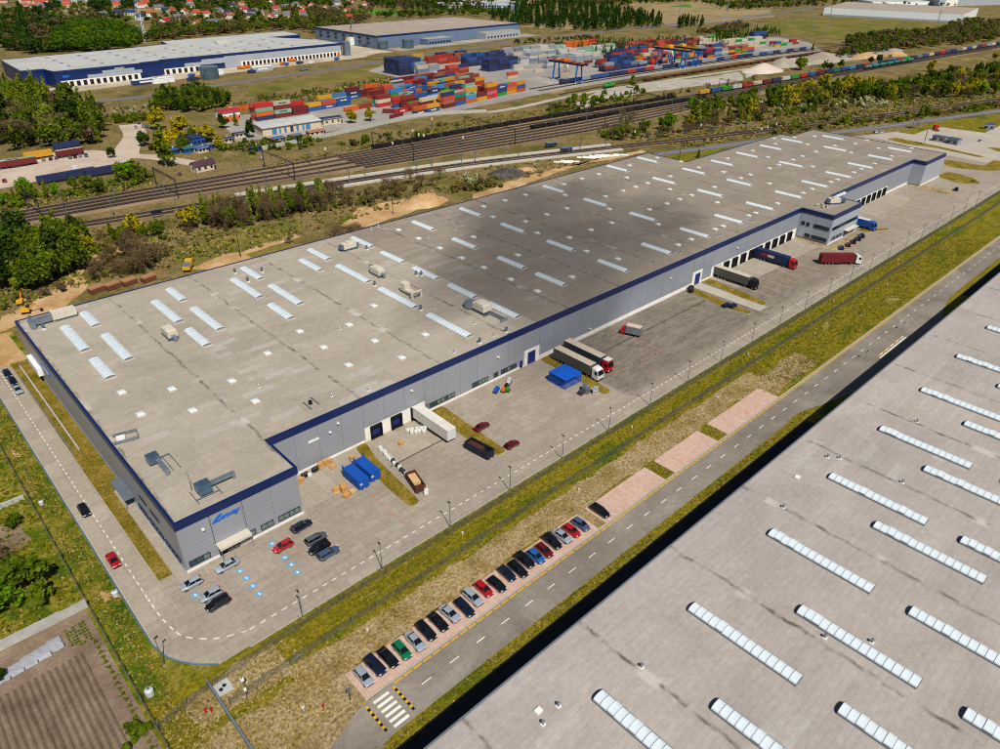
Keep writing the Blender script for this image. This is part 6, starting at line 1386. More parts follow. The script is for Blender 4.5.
# buildings between railway and container yard
t = thing('long_shed', 'long pale roofed shed with blue doors behind the railway', 'shed', (198.6,417.5,0), -0.03)
MB().bx(0,39,0,11,0,4.6).build('wall', M_['cream render'], t); MB().add([(-.6,-.8,4.6),(39.6,-.8,4.6),(39.6,11.6,6.0),(-.6,11.6,6.0),(-.6,-.8,4.3),(39.6,-.8,4.3),(39.6,11.6,5.7),(-.6,11.6,5.7)], [(0,1,2,3),(4,5,1,0),(5,6,2,1),(6,7,3,2),(7,4,0,3)]).build('roof', M_['far roof'], t)
for x0, x1, mt in ((6,9,'sky'),(10.5,11.8,'sky'),(14,15.4,'sky'),(22,23.6,'sky'),(26,27.4,'sky'),(28.5,31.5,'sky'),(18,20,'navy')): MB().bx(x0,x1,-.1,0,0.1,3.4).build('door', M_['container '+mt], t)
def house(x, y, rz, w_, d, h, rh, wall, roof, label, name='house'):
    t = thing(name, label, 'house', (x,y,0), rz)
    MB().prism([(-w_/2,-d/2),(w_/2,-d/2),(w_/2,d/2),(-w_/2,d/2)],0,h).build('wall', M_[wall], t)
    e = 0.5; r = MB(); r.add([(-w_/2-e,-d/2-e,h-.2),(w_/2+e,-d/2-e,h-.2),(w_/2+e,0,h+rh),(-w_/2-e,0,h+rh),(w_/2+e,d/2+e,h-.2),(-w_/2-e,d/2+e,h-.2)], [(0,1,2,3),(3,2,4,5)])
    ro = r.build('roof', M_[roof], t); MB().add([(-w_/2,-d/2,h),(-w_/2,d/2,h),(-w_/2,0,h+rh-.15)],[(0,2,1)]).add([(w_/2,-d/2,h),(w_/2,d/2,h),(w_/2,0,h+rh-.15)],[(0,1,2)]).build('gable', M_[wall], t)
    MB().bx(w_*.2,w_*.2+.7,.4,1.1,h+rh*.5,h+rh+.8).build('chimney', M_['cream render'], ro)
    for k in range(3): MB().bx(-w_*.38+w_*.3*k,-w_*.38+w_*.3*k+1.2,-d/2-.06,-d/2,1.0,2.4).build('window', M_['dark glass'], t)
    for s in (-1,1): MB().bx(s*w_/2-(.0 if s > 0 else .06),s*w_/2+(.06 if s > 0 else 0),-.6,.6,1.0,2.4).build('window', M_['dark glass'], t)
    MB().bx(w_*.4,w_*.4+1.0,-d/2-.07,-d/2,0,2.1).build('door', M_['frame navy'], t)
for n_, c_ in (('roof purple', A(84,56,70)), ('roof red', A(184,78,60)), ('roof crimson', A(172,46,62)), ('roof grey', A(110,116,126)), ('roof slate', A(44,60,92)), ('roof rust', A(178,92,66)), ('roof teal', A(40,110,110))): plain(n_, c_, 0.8, 0.2, var=0.1)
M_ = MATS
house(140.5,368.5,0.12,11,5.5,3.2,1.9,'cream render','roof purple','small cream house with purple roof beside the railway')
house(206,480,0.02,13,9,4.4,1.6,'white render','roof crimson','white building with dark red roof behind the willows')
house(160.5,424.5,0.1,8,8,4.5,0.5,'container blue','roof slate','blue walled hut between the yellow willows'); house(249,424,-0.03,14,8,3.6,0.6,'cream render','roof slate','flat dark roofed building right of the long shed')
for i, (px, py, w_, rf) in enumerate(((255,151,6,'roof slate'),(276,142,9,'container blue'),(295,139,7,'roof grey'),(316,135,11,'container tan'),(190,152,8,'roof teal'),(202,152,7,'container blue'),(212,148,7,'roof grey'),(225,143,9,'roof slate'),(172,154,6,'container blue'),(240,137,8,'roof slate'))):
    x, y = G(px,py); house(x,y,0.1*(i%3),w_,4.5,2.6,0.5,'cream render' if i%2 else 'container blue',rf,'small low hut with %s roof among the trees, %s of the hut row' % (rf.split()[-1], ordinal(i+1)),'hut')
# village at the top left
VIL = [(118,16,'roof slate',16),(131,15.5,'roof slate',13),(104,17,'roof grey',14),(166,24.5,'roof crimson',20),(172,12.5,'roof red',10),(185,14,'roof red',10),(197,15,'roof red',9),(206,16.5,'roof red',13),(211,25.5,'roof grey',15),(198,27,'roof rust',10),(219,13,'roof grey',12),(233,8,'roof slate',12),(246,12.5,'roof crimson',9),(252,14.5,'roof slate',11),(256,14,'roof grey',8),(277,11,'roof red',10),(303,10.5,'roof red',14),(275,17,'roof grey',9),(219,26,'roof teal',9),(140,20,'roof slate',11),(178,20,'roof grey',10),(25,3.5,'roof rust',16),(38,5,'roof rust',14),(48,3,'roof red',12),(76,2.5,'roof grey',12),(88,2,'roof red',11),(5,3,'roof rust',12),(350,3,'roof rust',12),(505,6,'roof red',15),(498,8,'roof rust',13),(531,4,'roof rust',10),(228,16,'roof slate',10),(242,6,'roof rust',9),(338,5,'roof grey',10),(364,6,'roof rust',9)]
vr = random.Random(9)
for _ in range(26): VIL.append((vr.uniform(150,350), vr.uniform(4,20), vr.choice(['roof red','roof rust','roof rust','roof grey','roof slate','roof grey']), vr.uniform(9,13)))
for _ in range(12): VIL.append((vr.uniform(0,150), vr.uniform(1.5,9), vr.choice(['roof red','roof rust','roof grey']), vr.uniform(9,13)))
for i, (px, py, rf, w_) in enumerate(VIL):
    x, y = G(px,py); house(x,y,vr.uniform(-.9,.9),w_,w_*.7,4.5,3.6,'white render' if vr.random() < .65 else 'cream render',rf,'distant village house with %s roof' % {'red':'bright red','rust':'brown tiled','slate':'dark slate','crimson':'crimson','grey':'grey','teal':'teal'}[rf.split()[-1]])
# trailer park at the left
sheet('trailer_park', [(20,398),(60,398),(118,408),(124,426),(112,447),(90,456),(60,452),(20,446)], M_['lot beige'], 0.04, 'pale paved trailer park behind the railway at left', 'pavement')
mb = MB(); strip_quads(mb, smooth_line([(118,425),(130,412),(138,394),(146,374)],6), 9, 0.05); strip_quads(mb, smooth_line([(120,420),(128,440),(142,468),(150,500)],6), 13, 0.053); tag(mb.build('yard_lane', M_['lot beige']), 'pale dusty lane curving past the willows', 'road', None, 'structure')
def parked_trailer(px, py, side, roof, label, L=13.4, rz=0.05):
    x, y = G(px,py); t = thing('semi_trailer', label, 'trailer', (x+L,y+1.3,0.05), rz); trailer(t, side, roof, L=L)
parked_trailer(-8,171,'container maroon','container white','white roofed red trailer at the left picture edge'); parked_trailer(10,168.5,'container maroon','container mint','red trailer next to the left picture edge'); parked_trailer(27,161,'container yellow','container yellow','bright yellow trailer in the trailer park'); parked_trailer(59,158.5,'container maroon','container cream','maroon trailer in front of the navy one'); parked_trailer(56,151,'container navy','container navy','navy trailer with white emblem behind the maroon one'); parked_trailer(40,185,'container navy','container navy','dark blue trailer behind the lower trees',26); parked_trailer(88,178,'container navy','container navy','dark blue trailer half behind the bushy tree',22)
for i, (px, py, c, k) in enumerate(((27,163.5,'black','hatch'),(32,163,'black','sedan'),(44,161,'silver','hatch'),(51,160,'black','suv'),(56.5,159,'blue grey','hatch'),(70.5,158.5,'green','hatch'),(75.5,157.8,'black','sedan'),(80.5,157,'silver','hatch'),(86.5,156.5,'blue','suv'),(57,178.5,'dark red','hatch'),(42,181,'silver','sedan'),(5,182,'red','suv'),(136,128,'silver','sedan'),(143,127.5,'silver','hatch'),(147,127.7,'blue','hatch'),(139,124,'navy','hatch'),(60,102,'silver','estate'),(180,175,'grey','hatch'),(262,159.5,'silver','suv'))):
    x, y = G(px,py); car(x,y,1.3,k,c,'small %s car %s' % (c, 'in the row before the trailers' if i < 9 else 'in the trailer park' if i < 12 else 'on the dusty lane by the willows' if i < 16 else ['on the far road at left','by the purple roofed house','on the grass by the railway'][i-16]),0.06)
x, y = G(75.5,171); t = thing('camper_van', 'white van parked alone in the trailer park', 'van', (x,y,0.05), 1.4); MB().bx(-3,1.2,-1,1,0.5,2.6).build('box', M_['cab white'], t); MB().bx(1.2,2.6,-.95,.95,0.5,1.7).build('cab', M_['cab white'], t)
for sx in (-2,1.7):
    for sy in (-1,1): put('wheel', WHEEL, t, (sx, sy*.85, .33))
# far roads and aprons
far = smooth_line([(20,611),(100,601),(180,590),(276,608),(350,619),(420,631),(504,650),(596,666),(700,681),(800,690),(960,700),(1180,712),(1500,720)], 20)
mb = MB(); strip_quads(mb, far, 9, 0.05); tag(mb.build('far_road', M_['service asphalt']), 'grey road in front of the far warehouses', 'road', None, 'structure')
mb = MB(); strip_quads(mb, smooth_line([G(0,108),G(40,104),G(62,101),G(75,98)],15), 9, 0.06); strip_quads(mb, smooth_line([G(56,112),G(66,120),G(80,122)],6), 8, 0.062); tag(mb.build('far_lane', M_['service asphalt']), 'grey lane joining the far road at left', 'road', None, 'structure')
mb = MB(); strip_quads(mb, smooth_line([G(720,23),G(760,16),G(800,10),G(840,5),G(900,1)],30), 11, 0.06); strip_quads(mb, smooth_line([G(640,28),G(672,26),G(720,21.5)],30), 10, 0.064); tag(mb.build('distant_highway', M_['service asphalt']), 'distant grey highway towards the top right', 'road', None, 'structure')
sheet('far_apron', [wobble([(130,640),(225,650),(330,660),(440,672),(486,700),(480,735),(436,700),(330,692),(240,684),(222,676),(150,670),(128,690)], 2, 14, 51), wobble([(440,690),(490,690),(486,846),(445,830),(440,790),(425,750)], 2, 14, 52)], M_['apron sand'], 0.03, 'sandy construction apron before the deep blue warehouse', 'sand')
sheet('far_parking', [(500,690),(740,712),(738,736),(497,716)], M_['yard concrete'], 0.032, 'grey forecourt of the brown roofed warehouse', 'pavement')
sheet('tilled_field', [wobble([G(622,2),G(770,1),G(772,17),G(700,24),G(668,26),G(640,12)], 6, 40, 61), wobble([G(560,20),G(520,26),G(560,30),G(600,26)], 4, 20, 62), wobble([G(40,11),G(85,6),G(150,9),G(160,12),G(110,16),G(60,16)], 5, 30, 63)], M_['brown field'], 0.03, 'pale brown tilled fields in the distance', 'field')
sheet('green_field', [[G(368,15),G(372,9),G(400,10.5),G(398,14.5)], [G(345,11.5),G(348,9),G(368,10.5),G(366,14)], [G(112,13),G(148,14.5),G(146,19),G(120,17)], [G(18,17),G(24,8),G(66,13),G(64,16)], [G(668,6.5),G(690,4),G(692,7.5)]], M_['bright crop'], 0.036, 'small bright green fields in the distance', 'field')
sheet('far_meadow', [wobble([G(600,58),G(640,44),G(720,38),G(740,38),G(715,44),G(660,52),G(620,60)], 3, 25, 64), wobble([G(752,30),G(780,20),G(830,16),G(960,24),G(930,34),G(840,40),G(790,34)], 3, 25, 65), wobble([G(250,95),G(300,88),G(395,75),G(400,66),G(300,80),G(250,86)], 2, 20, 66)], M_['meadow'], 0.028, 'olive meadows around the container yard', 'grass')
# works yard in front of the blue warehouse
WK = [(145,84,'container navy','long navy works cabin on the sandy apron',10),(163,82.5,'white wall','white works cabin on the sandy apron',9),(214,75,'white wall','pale works cabin beside the steel tank',8),(262,71,'pale wall','pale long works cabin on the apron',10),(352,45,'white wall','white works tower beside the unfinished corner',4),(337,37,'white wall','white stacked cabin near the brown roofed warehouse',5)]
for px, py, mt, lb, L in WK:
    x, y = G(px,py); t = thing('works_cabin', lb, 'cabin', (x,y,0.03), 0.08); h = 8 if 'tower' in lb or 'stacked' in lb else 3.6; MB().bx(-L,L,-2.5,2.5,0,h).build('wall', M_[mt], t); MB().bx(-L-.2,L+.2,-2.7,2.7,h,h+.3).build('roof', M_['white wall'], t); MB().bx(-L*.5,L*.5,-2.58,-2.5,h*.4,h*.75).build('panel', M_['white render'], t)
for i, (px, py, mt) in enumerate(((242,69,'orange paint'),(248,68,'orange paint'),(283,65,'orange paint'),(287,65.5,'container blue'),(292,61.5,'orange paint'),(300,64,'container navy'),(337,60,'container blue'),(339,56,'orange paint'),(252,73,'container navy'),(304,70.5,'container steel'),(192,77,'container blue'),(190,81,'container navy'),(195,80.5,'container navy'),(200,78.5,'container yellow'),(312,64,'white wall'),(385,49,'container yellow'),(366,47,'container dkgreen'))):
    x, y = G(px,py); t = thing('works_machine', '%s works vehicle on the sandy apron of the blue warehouse' % mt.split()[-1 if 'container' in mt else 0].replace('navy','dark blue').replace('dkgreen','dark green'), 'machine', (x,y,0.04), 0.3*(i%4)); L = 3.6; MB().bx(-L,L*.3,-1.3,1.3,.6,2.6).build('body', M_[mt], t); MB().bx(L*.35,L,-1.2,1.2,.6,2.2).build('cab', M_[mt], t); MB().bx(-L,L,-1.1,1.1,.1,.58).build('chassis', M_['chassis'], t)
x, y = G(346,44); t = thing('mobile_crane', 'yellow mobile crane with raised boom at the unfinished corner', 'crane', (x,y,0.03)); MB().bx(-5,5,-1.5,1.5,.6,2.6).build('carrier', M_['machine yellow'], t); MB().tube((0,0,2.6),(6,-2,14),0.9,6,0,0.7).build('boom_base', M_['machine yellow'], t); MB().tube((6,-2,14),(13,-5,38),0.5,6,0,0.3).build('boom', M_['mast dark'], t)
# pylons and tall masts
plain('pylon steel', A(170,178,186), 0.5, 0.4, metal=0.4, var=0.05)
def pylon(px, py, h, label, lattice=False):
    x, y = G(px,py); t = thing('lattice_mast' if lattice else 'power_pylon', label, 'mast', (x,y,0), 0.4); r = h*0.05 if lattice else h*0.022
    mb = MB()
    for sx in (-1,1):
        for sy in (-1,1): mb.tube((sx*r,sy*r,0),(sx*r*.35,sy*r*.35,h),0.22,4)
    n = 9
    for k in range(n):
        z0, z1 = h*k/n, h*(k+1)/n; q0 = r*(1-.65*k/n); q1 = r*(1-.65*(k+1)/n)
        for a in range(4):
            c0, s0 = ((-1,-1),(1,-1),(1,1),(-1,1))[a]; c1, s1 = ((-1,-1),(1,-1),(1,1),(-1,1))[(a+1)%4]; mb.tube((c0*q0,s0*q0,z0),(c1*q1,s1*q1,z1),0.14,3)
    mb.build('lattice', M_['pylon steel'], t)
    if lattice: MB().cyl((0,0),1.6,h*.7,h*.7+2,10).cyl((0,0),1.2,h*.9,h*.9+2.4,10).build('antenna_drum', M_['white render'], t)
    else:
        for z in (.72,.84,.95): MB().bx(-h*.12,h*.12,-.25,.25,h*z,h*z+.5).build('crossarm', M_['pylon steel'], t)
pylon(726.5,17,44,'pale power pylon at the edge of the brown field'); pylon(826.5,33,34,'pale power pylon behind the gravel heaps'); pylon(812,30,22,'short power pylon left of the gravel heap pylon'); pylon(934,35,32,'pale power pylon before the white warehouse'); pylon(679,16,30,'grey power pylon in the brown field'); pylon(793,9,36,'power pylon beside the distant highway'); pylon(144.5,42,52,'tall lattice radio mast behind the deep blue warehouse', True)
# machines behind the warehouse
def excavator(px, py, rz, label):
    x, y = G(px,py); t = thing('excavator', label, 'excavator', (x,y,0.03), rz); t.scale = (.72,.72,.72); MB().bx(-1.8,1.8,-1.3,-.8,0,.8).bx(-1.8,1.8,.8,1.3,0,.8).build('tracks', M_['tyre'], t); MB().bx(-1.9,1.4,-1.2,1.2,.85,2.2).build('house', M_['machine yellow'], t); MB().bx(.2,1.6,.1,1.2,2.2,3.1).build('cab', M_['car glass'], t); MB().tube((1.2,-.3,1.8),(4.0,-.3,4.0),.28,6).tube((4.0,-.3,4.0),(5.8,-.3,1.4),.2,6).build('boom', M_['orange paint'], t); MB().bx(5.3,6.3,-.8,.3,.5,1.4).build('bucket', M_['chassis'], t)
excavator(21,304,1.2,'orange excavator on sand at the rear left corner'); excavator(27,313,-0.4,'second orange excavator nearest the roof corner')
x, y = G(189,269); t = thing('dump_truck', 'yellow tipper lorry on the sandy track', 'lorry', (x,y,0.04), 1.0); MB().bx(-3.6,.9,-1.2,1.2,1.0,2.3).build('tipper_body', M_['machine yellow'], t); MB().bx(-3.5,.8,-1.1,1.1,2.3,2.35).build('load', M_['galvanised'], t); MB().bx(1.1,3.0,-1.15,1.15,.7,2.9).build('cab', M_['machine yellow'], t); MB().bx(2.98,3.04,-1.0,1.0,1.8,2.7).build('windscreen', M_['car glass'], t)
for sx in (-2.8,-1.6,2.1):
    for sy in (-1,1): put('wheel', TWHEEL, t, (sx, sy*1.0, .5))
for i, (px, py) in enumerate(((97,292),(113,288.5),(130,284.5),(149,281))):
    x, y = G(px,py); t = thing('timber_stack', 'orange brown stack of timber behind the roof edge, %s from the left' % ordinal(i+1), 'timber stack', (x,y,0.03), 0.25, 'timber stacks behind the warehouse')
    for k in range(4):
        for q in range(4): MB().bx(-2.3,2.3,-1.2+.62*q,-.65+.62*q,.15+.5*k,.6+.5*k).build('beam', M_['timber' if k == 3 else 'timber dark'], t)
for i, (px, py) in enumerate(((563,163),(570,162),(586,158.5),(592,158),(598,157),(604,156.5),(610,156),(619,155.5))):
    x, y = G(px,py); t = thing('pipe_stack', 'stack of long white pipes by the platform, %s from the left' % ordinal(i+1), 'pipes', (x,y,0.03), -0.9, 'white pipe stacks')
    for k in range(3): MB().tube((-5,-.7+.7*k,.35),(5,-.7+.7*k,.35),.34,8).build('pipe', M_['white render'], t)
for i, (px, py, h) in enumerate(((241,258,12),(393,214,9),(501,182,9),(679,160,8),(610,100,0))):
    if h:
        x, y = G(px,py); t = thing('light_pole', 'thin dark pole standing behind the warehouse roof, %s from the left' % ordinal(i+1), 'pole', (x,y,0)); MB().cyl((0,0),.16,0,h,8,0,.1).build('pole', M_['mast dark'], t); MB().bx(-.6,.6,-.06,.06,h-.6,h-.5).build('crossarm', M_['mast dark'], t)

# ------------------------------------------------------------------ vegetation
def leaf_mat(name, c, c2, trans=0.42):
    c = tuple(v*1.40 for v in c); c2 = tuple(v*1.40 for v in c2)
    t = NT(name); rn = t.n('ObjectInfo').outputs['Random']; co = t.pos(False)
    n = t.noise(co, 0.55, 4, 0.6, 0.3, 0.7); n2 = t.noise(co, 0.06, 3, 0.5, 0.3, 0.7)
    cc = t.mix(n, c, c2); cc = t.mix(1.0, cc, t.mix(rn, (0.72,0.74,0.70), (1.18,1.14,1.05)), 'MULTIPLY'); cc = t.mix(1.0, cc, t.mix(n2, (0.82,0.84,0.82), (1.1,1.08,1.05)), 'MULTIPLY')
    d = t.n('BsdfDiffuse'); tr = t.n('BsdfTranslucent'); mx = t.n('MixShader'); mx.inputs[0].default_value = trans
    t.l(cc, d.inputs[0]); t.l(cc, tr.inputs[0]); t.l(d.outputs[0], mx.inputs[1]); t.l(tr.outputs[0], mx.inputs[2]); t.l(mx.outputs[0], t.out.inputs[0])
    return t.m
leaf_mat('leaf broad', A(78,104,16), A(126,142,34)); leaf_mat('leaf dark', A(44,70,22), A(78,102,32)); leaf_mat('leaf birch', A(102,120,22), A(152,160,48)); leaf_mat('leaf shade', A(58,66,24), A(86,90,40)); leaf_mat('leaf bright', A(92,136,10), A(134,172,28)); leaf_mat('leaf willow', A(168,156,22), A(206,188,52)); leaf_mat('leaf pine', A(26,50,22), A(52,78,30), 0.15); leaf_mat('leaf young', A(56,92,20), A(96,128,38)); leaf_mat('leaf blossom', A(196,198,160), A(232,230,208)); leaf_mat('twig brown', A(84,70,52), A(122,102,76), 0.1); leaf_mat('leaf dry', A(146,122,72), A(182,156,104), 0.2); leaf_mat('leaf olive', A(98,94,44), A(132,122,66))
plain('bark', A(78,64,52), 0.9, 0.1, var=0.2); plain('birch bark', A(206,202,192), 0.8, 0.2, var=0.15); M_ = MATS
def quads(cen, siz, rs, nrm=None, aspect=1.0):
    """leaf faces: centres (n,3), sizes (n,)"""
    n = len(cen); a = rs.normal(size=(n,3)); a /= np.linalg.norm(a, axis=1)[:,None]
    if nrm is not None: a = a*0.75+nrm; a /= np.linalg.norm(a, axis=1)[:,None]
    b = rs.normal(size=(n,3)); u = np.cross(a, b); u /= np.linalg.norm(u, axis=1)[:,None]; v = np.cross(a, u)
    u = u*siz[:,None]*0.5*aspect; v = v*siz[:,None]*0.5
    k1 = rs.uniform(.55,1.25,(n,1)); k2 = rs.uniform(.55,1.25,(n,1))
    return np.stack([cen-u-v*k1, cen+u*k2-v, cen+u+v*k1, cen-u*k2+v], 1).reshape(-1,3)
def mesh_from_quads(name, V, mats, mi=None):
    n = len(V)//4; me = bpy.data.meshes.new(name); me.vertices.add(len(V)); me.vertices.foreach_set('co', V.astype(np.float32).ravel())
    me.loops.add(4*n); me.loops.foreach_set('vertex_index', np.arange(4*n, dtype=np.int32)); me.polygons.add(n)
    me.polygons.foreach_set('loop_start', np.arange(0,4*n,4, dtype=np.int32))
    for m_ in mats: me.materials.append(m_)
    if mi is not None: me.polygons.foreach_set('material_index', mi.astype(np.int32))
    me.update(calc_edges=True); return me
def lobed(rs, lobes, n, shell=0.55):
    P = []; N = []; w = np.array([l[3]*l[4]*l[5] for l in lobes])**(2/3); cnt = (n*w/w.sum()).astype(int)+1
    for l, k in zip(lobes, cnt):
        d = rs.normal(size=(k,3)); d /= np.linalg.norm(d, axis=1)[:,None]; r = (shell+(1-shell)*rs.random(k)**0.6)*(1+0.10*rs.normal(size=k))
        P.append(np.array(l[:3])+d*r[:,None]*np.array(l[3:6])); N.append(d)
    return np.concatenate(P), np.concatenate(N)
def trunk_mesh(h, r, mat, rs, spread, top=0.7, nb=6):
    mb = MB(); mb.tube((0,0,-.1),(rs.normal()*.15,rs.normal()*.15,h*.45),r,7,0,r*.72); mb.tube((0,0,h*.43),(rs.normal()*.3,rs.normal()*.3,h*top),r*.7,6,0,r*.2)
    for k in range(nb):
        a = 2*math.pi*k/nb+rs.random(); z0 = h*(.28+.4*rs.random()); mb.tube((0,0,z0),(math.cos(a)*spread*.7,math.sin(a)*spread*.7,z0+h*(.12+.2*rs.random())),r*.38,5,0,r*.1)
    return mb.mesh('trunk', M_[mat])
def make_crown(kind, seed):
    rs = np.random.RandomState(seed)
    if kind in ('broad','dark','bright','willow'):
        H = 10.0; R = 3.4 if kind != 'bright' else 3.9; lobes = []
        for k in range(20):
            a = rs.random()*6.28; rr = R*.62*rs.random()**.5; z = H*(.34+.46*rs.random()); s = R*(.20+.24*rs.random())*(1.15-.5*abs(z/H-.5)); rr *= 1.25*(1.25-.75*abs(z/H-.45)*1.6); lobes.append((rr*math.cos(a), rr*math.sin(a), z+rs.normal()*.6, s, s, s*rs.uniform(.8,1.7)))
        P, N = lobed(rs, lobes, 1500, .3); V = quads(P, rs.uniform(.32,.8,len(P)), rs, N*.6); tr = trunk_mesh(H, .24, 'bark', rs, R)
    elif kind == 'birch':
        H = 12.0; lobes = []
        for k in range(12):
            f = k/11; a = rs.random()*6.28; rr = 1.3*(1-f)*rs.random()**.5+.2; lobes.append((rr*math.cos(a), rr*math.sin(a), H*(.24+.70*f), 1.7*(1.05-.75*f), 1.7*(1.05-.75*f), 1.5*(1.1-.4*f)))
        P, N = lobed(rs, lobes, 1000, .25); V = quads(P, rs.uniform(.3,.7,len(P)), rs, N*.6); tr = trunk_mesh(H, .17, 'birch bark', rs, 1.4, .9)
    elif kind == 'pine':
        H = 12.0; P = []; N = []
        for k in range(900):
            f = rs.random()**.75; z = H*(.12+.88*f); r = 2.5*(1-f)**.8*(.35+.65*rs.random()**.5)*(1+.18*math.sin(z*3.1)); a = rs.random()*6.28; P.append((r*math.cos(a), r*math.sin(a), z-.25*r)); N.append((math.cos(a),math.sin(a),.5))
        P = np.array(P); V = quads(P, rs.uniform(.45,.9,len(P)), rs, np.array(N)); tr = trunk_mesh(H, .2, 'bark', rs, .6, .8)
    elif kind in ('shrub','blossom','olive'):
        H = 3.0; lobes = [(rs.normal()*1.25, rs.normal()*1.0, .5+1.5*rs.random()**1.5, .35+.5*rs.random(), .35+.5*rs.random(), .5+.5*rs.random()) for k in range(12)]
        P, N = lobed(rs, lobes, 600, .3); V = quads(P, rs.uniform(.28,.6,len(P)), rs, N); tr = trunk_mesh(H, .09, 'bark', rs, 1.2, .6, 7)
    elif kind in ('bare','bareshrub'):
        H = 10.0 if kind == 'bare' else 3.2; mb = MB(); tips = []
        def grow(p, d, L, r, lv):
            q = p+d*L; mb.tube(tuple(p), tuple(q), r, 4 if lv else 6, 0, r*.6); 
            if lv >= 3: tips.append((q, d)); return
            for k in range(4 if lv < 2 else 3):
                e = d*.8+Vector(rs.normal(size=3))*.55+Vector((0,0,.22)); e.normalize(); grow(p+d*L*(.55+.45*rs.random()), e, L*(.55+.2*rs.random()), r*.5, lv+1)
        for s in range(1 if kind == 'bare' else 3): grow(Vector((rs.normal()*.3,rs.normal()*.3,0)), Vector((rs.normal()*.1,rs.normal()*.1,1)).normalized(), H*.38, .20 if kind == 'bare' else .06, 0)
        tr = mb.mesh('trunk', M_['bark']); C = []
        for q, d in tips:
            for k in range(16 if kind == 'bare' else 9): C.append(tuple(q+Vector(rs.normal(size=3))*H*.055+d*H*.03*rs.random()))
        P = np.array(C); V = quads(P, rs.uniform(.5,1.1,len(P))*(1 if kind == 'bare' else .5), rs, None, .16)
    mat = {'broad':'leaf broad','dark':'leaf dark','bright':'leaf bright','willow':'leaf willow','birch':'leaf birch','pine':'leaf pine','shrub':'leaf broad','blossom':'leaf blossom','olive':'leaf olive','bare':'twig brown','bareshrub':'twig brown'}[kind]
    mats = [M_[mat]]; mi = None
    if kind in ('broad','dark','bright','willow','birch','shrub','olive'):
        mats.append(M_['leaf shade']); q = P*np.array([1.1,1.1,.8]); mi = ((np.sin(q[:,0]*2.1+seed)+np.sin(q[:,1]*2.3)+np.sin(q[:,2]*1.9+1)+rs.normal(size=len(P))*.9) > 1.75).astype(int)  # second, duller leaf tone in patches of position noise
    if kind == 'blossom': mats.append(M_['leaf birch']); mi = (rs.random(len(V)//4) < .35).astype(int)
    return tr, mesh_from_quads('crown', V, mats, mi)
TREE = {k: [make_crown(k, 100+7*i+j) for j in range(3)] for i, k in enumerate(('broad','dark','bright','willow','birch','pine','shrub','blossom','olive','bare','bareshrub'))}
HT = {'broad':10,'dark':10,'bright':10,'willow':10,'birch':12,'pine':12,'shrub':2.6,'blossom':2.6,'olive':2.6,'bare':10.5,'bareshrub':3.4}
KW = {'broad':'leafy green tree','dark':'dark green tree','bright':'round vivid green tree','willow':'yellow green tree','birch':'slender light green birch','pine':'dark conical conifer','shrub':'green shrub','blossom':'white blossoming shrub','olive':'olive brown shrub','bare':'bare brown tree','bareshrub':'leafless brown shrub'}
tv = random.Random(3); NT_ = [0]
def plant(x, y, kind, h, where, wide=1.0):
    sh_ = kind in ('shrub','blossom','olive','bareshrub'); tr, cr = tv.choice(TREE[kind]); s = h/HT[kind]
    t = thing({'shrub':'leafy_shrub','blossom':'blossom_shrub','olive':'olive_shrub','bareshrub':'bare_shrub','pine':'conifer_tree','bare':'bare_tree','birch':'birch_tree','willow':'willow_tree'}.get(kind, 'leafy_tree'), '%s %s' % (KW[kind], where), 'shrub' if sh_ else 'tree', (x, y, 0.0), tv.uniform(0,6.28), 'shrubs' if sh_ else 'trees')
    t.scale = (s*wide*tv.uniform(.9,1.1), s*wide*tv.uniform(.9,1.1), s)
    put('trunk', tr, t); put('crown', cr, t); NT_[0] += 1
def inside(p, poly):
    c = False; n = len(poly)
    for i in range(n):
        a, b = poly[i], poly[i-1]
        if (a[1] > p[1]) != (b[1] > p[1]) and p[0] < (b[0]-a[0])*(p[1]-a[1])/(b[1]-a[1])+a[0]: c = not c
    return c
def scatter(poly, n, mind=0.0):
    out = []; xs = [p[0] for p in poly]; ys = [p[1] for p in poly]; tries = 0
    while len(out) < n and tries < n*60:
        tries += 1; p = (tv.uniform(min(xs),max(xs)), tv.uniform(min(ys),max(ys)))
        if inside(p, poly) and all((p[0]-q[0])**2+4*(p[1]-q[1])**2 > mind*mind for q in out): out.append(p)
    return out
def clear_of(x, y):
    """keep roots off rails and buildings"""
    if 22 < x < 304 and y < 214.5: return False
    a = np.interp(x, TX, TOP)+3.5; b = np.interp(x, TX, BOT)-3.5
    if b < y < a: return False
    if x > 110:
        yb = np.interp(x, [p[0] for p in back], [p[1] for p in back])
        if abs(y-yb) < 6: return False
        if x > 419 and y < yb+5: return False
    yn = np.interp(x, [p[0] for p in NEAR], [p[1] for p in NEAR])
    return abs(y-yn) > (8.5 if 125 < x < 345 else 5.5)
def grove(poly, n, kinds, hr, where, mind=3.0, wide=1.0):
    for p in scatter(poly, n, mind):
        x, y = G(*p); k = tv.choice(kinds)
        if clear_of(x, y): plant(x, y, k, tv.uniform(*((hr[0]*1.12, hr[1]*1.22) if k not in ('shrub','blossom','olive','bareshrub') else (1.6,4.4))), where, wide)
grove([(0,250),(50,240),(85,240),(92,262),(70,276),(40,292),(20,296),(0,300)], 30, ['broad','broad','birch','birch','dark'], (8,13), 'in the thicket at the left picture edge behind the warehouse', 9)
grove([(0,312),(20,296),(45,290),(70,284),(60,296),(30,302)], 6, ['bareshrub','shrub','bareshrub'], (2,4), 'by the excavators at the rear left corner', 6)
grove([(96,268),(140,246),(165,254),(160,268),(130,276),(104,284)], 20, ['bare','bare','bare','bareshrub','broad'], (5.5,9), 'in the brown thicket just behind the roof', 7)
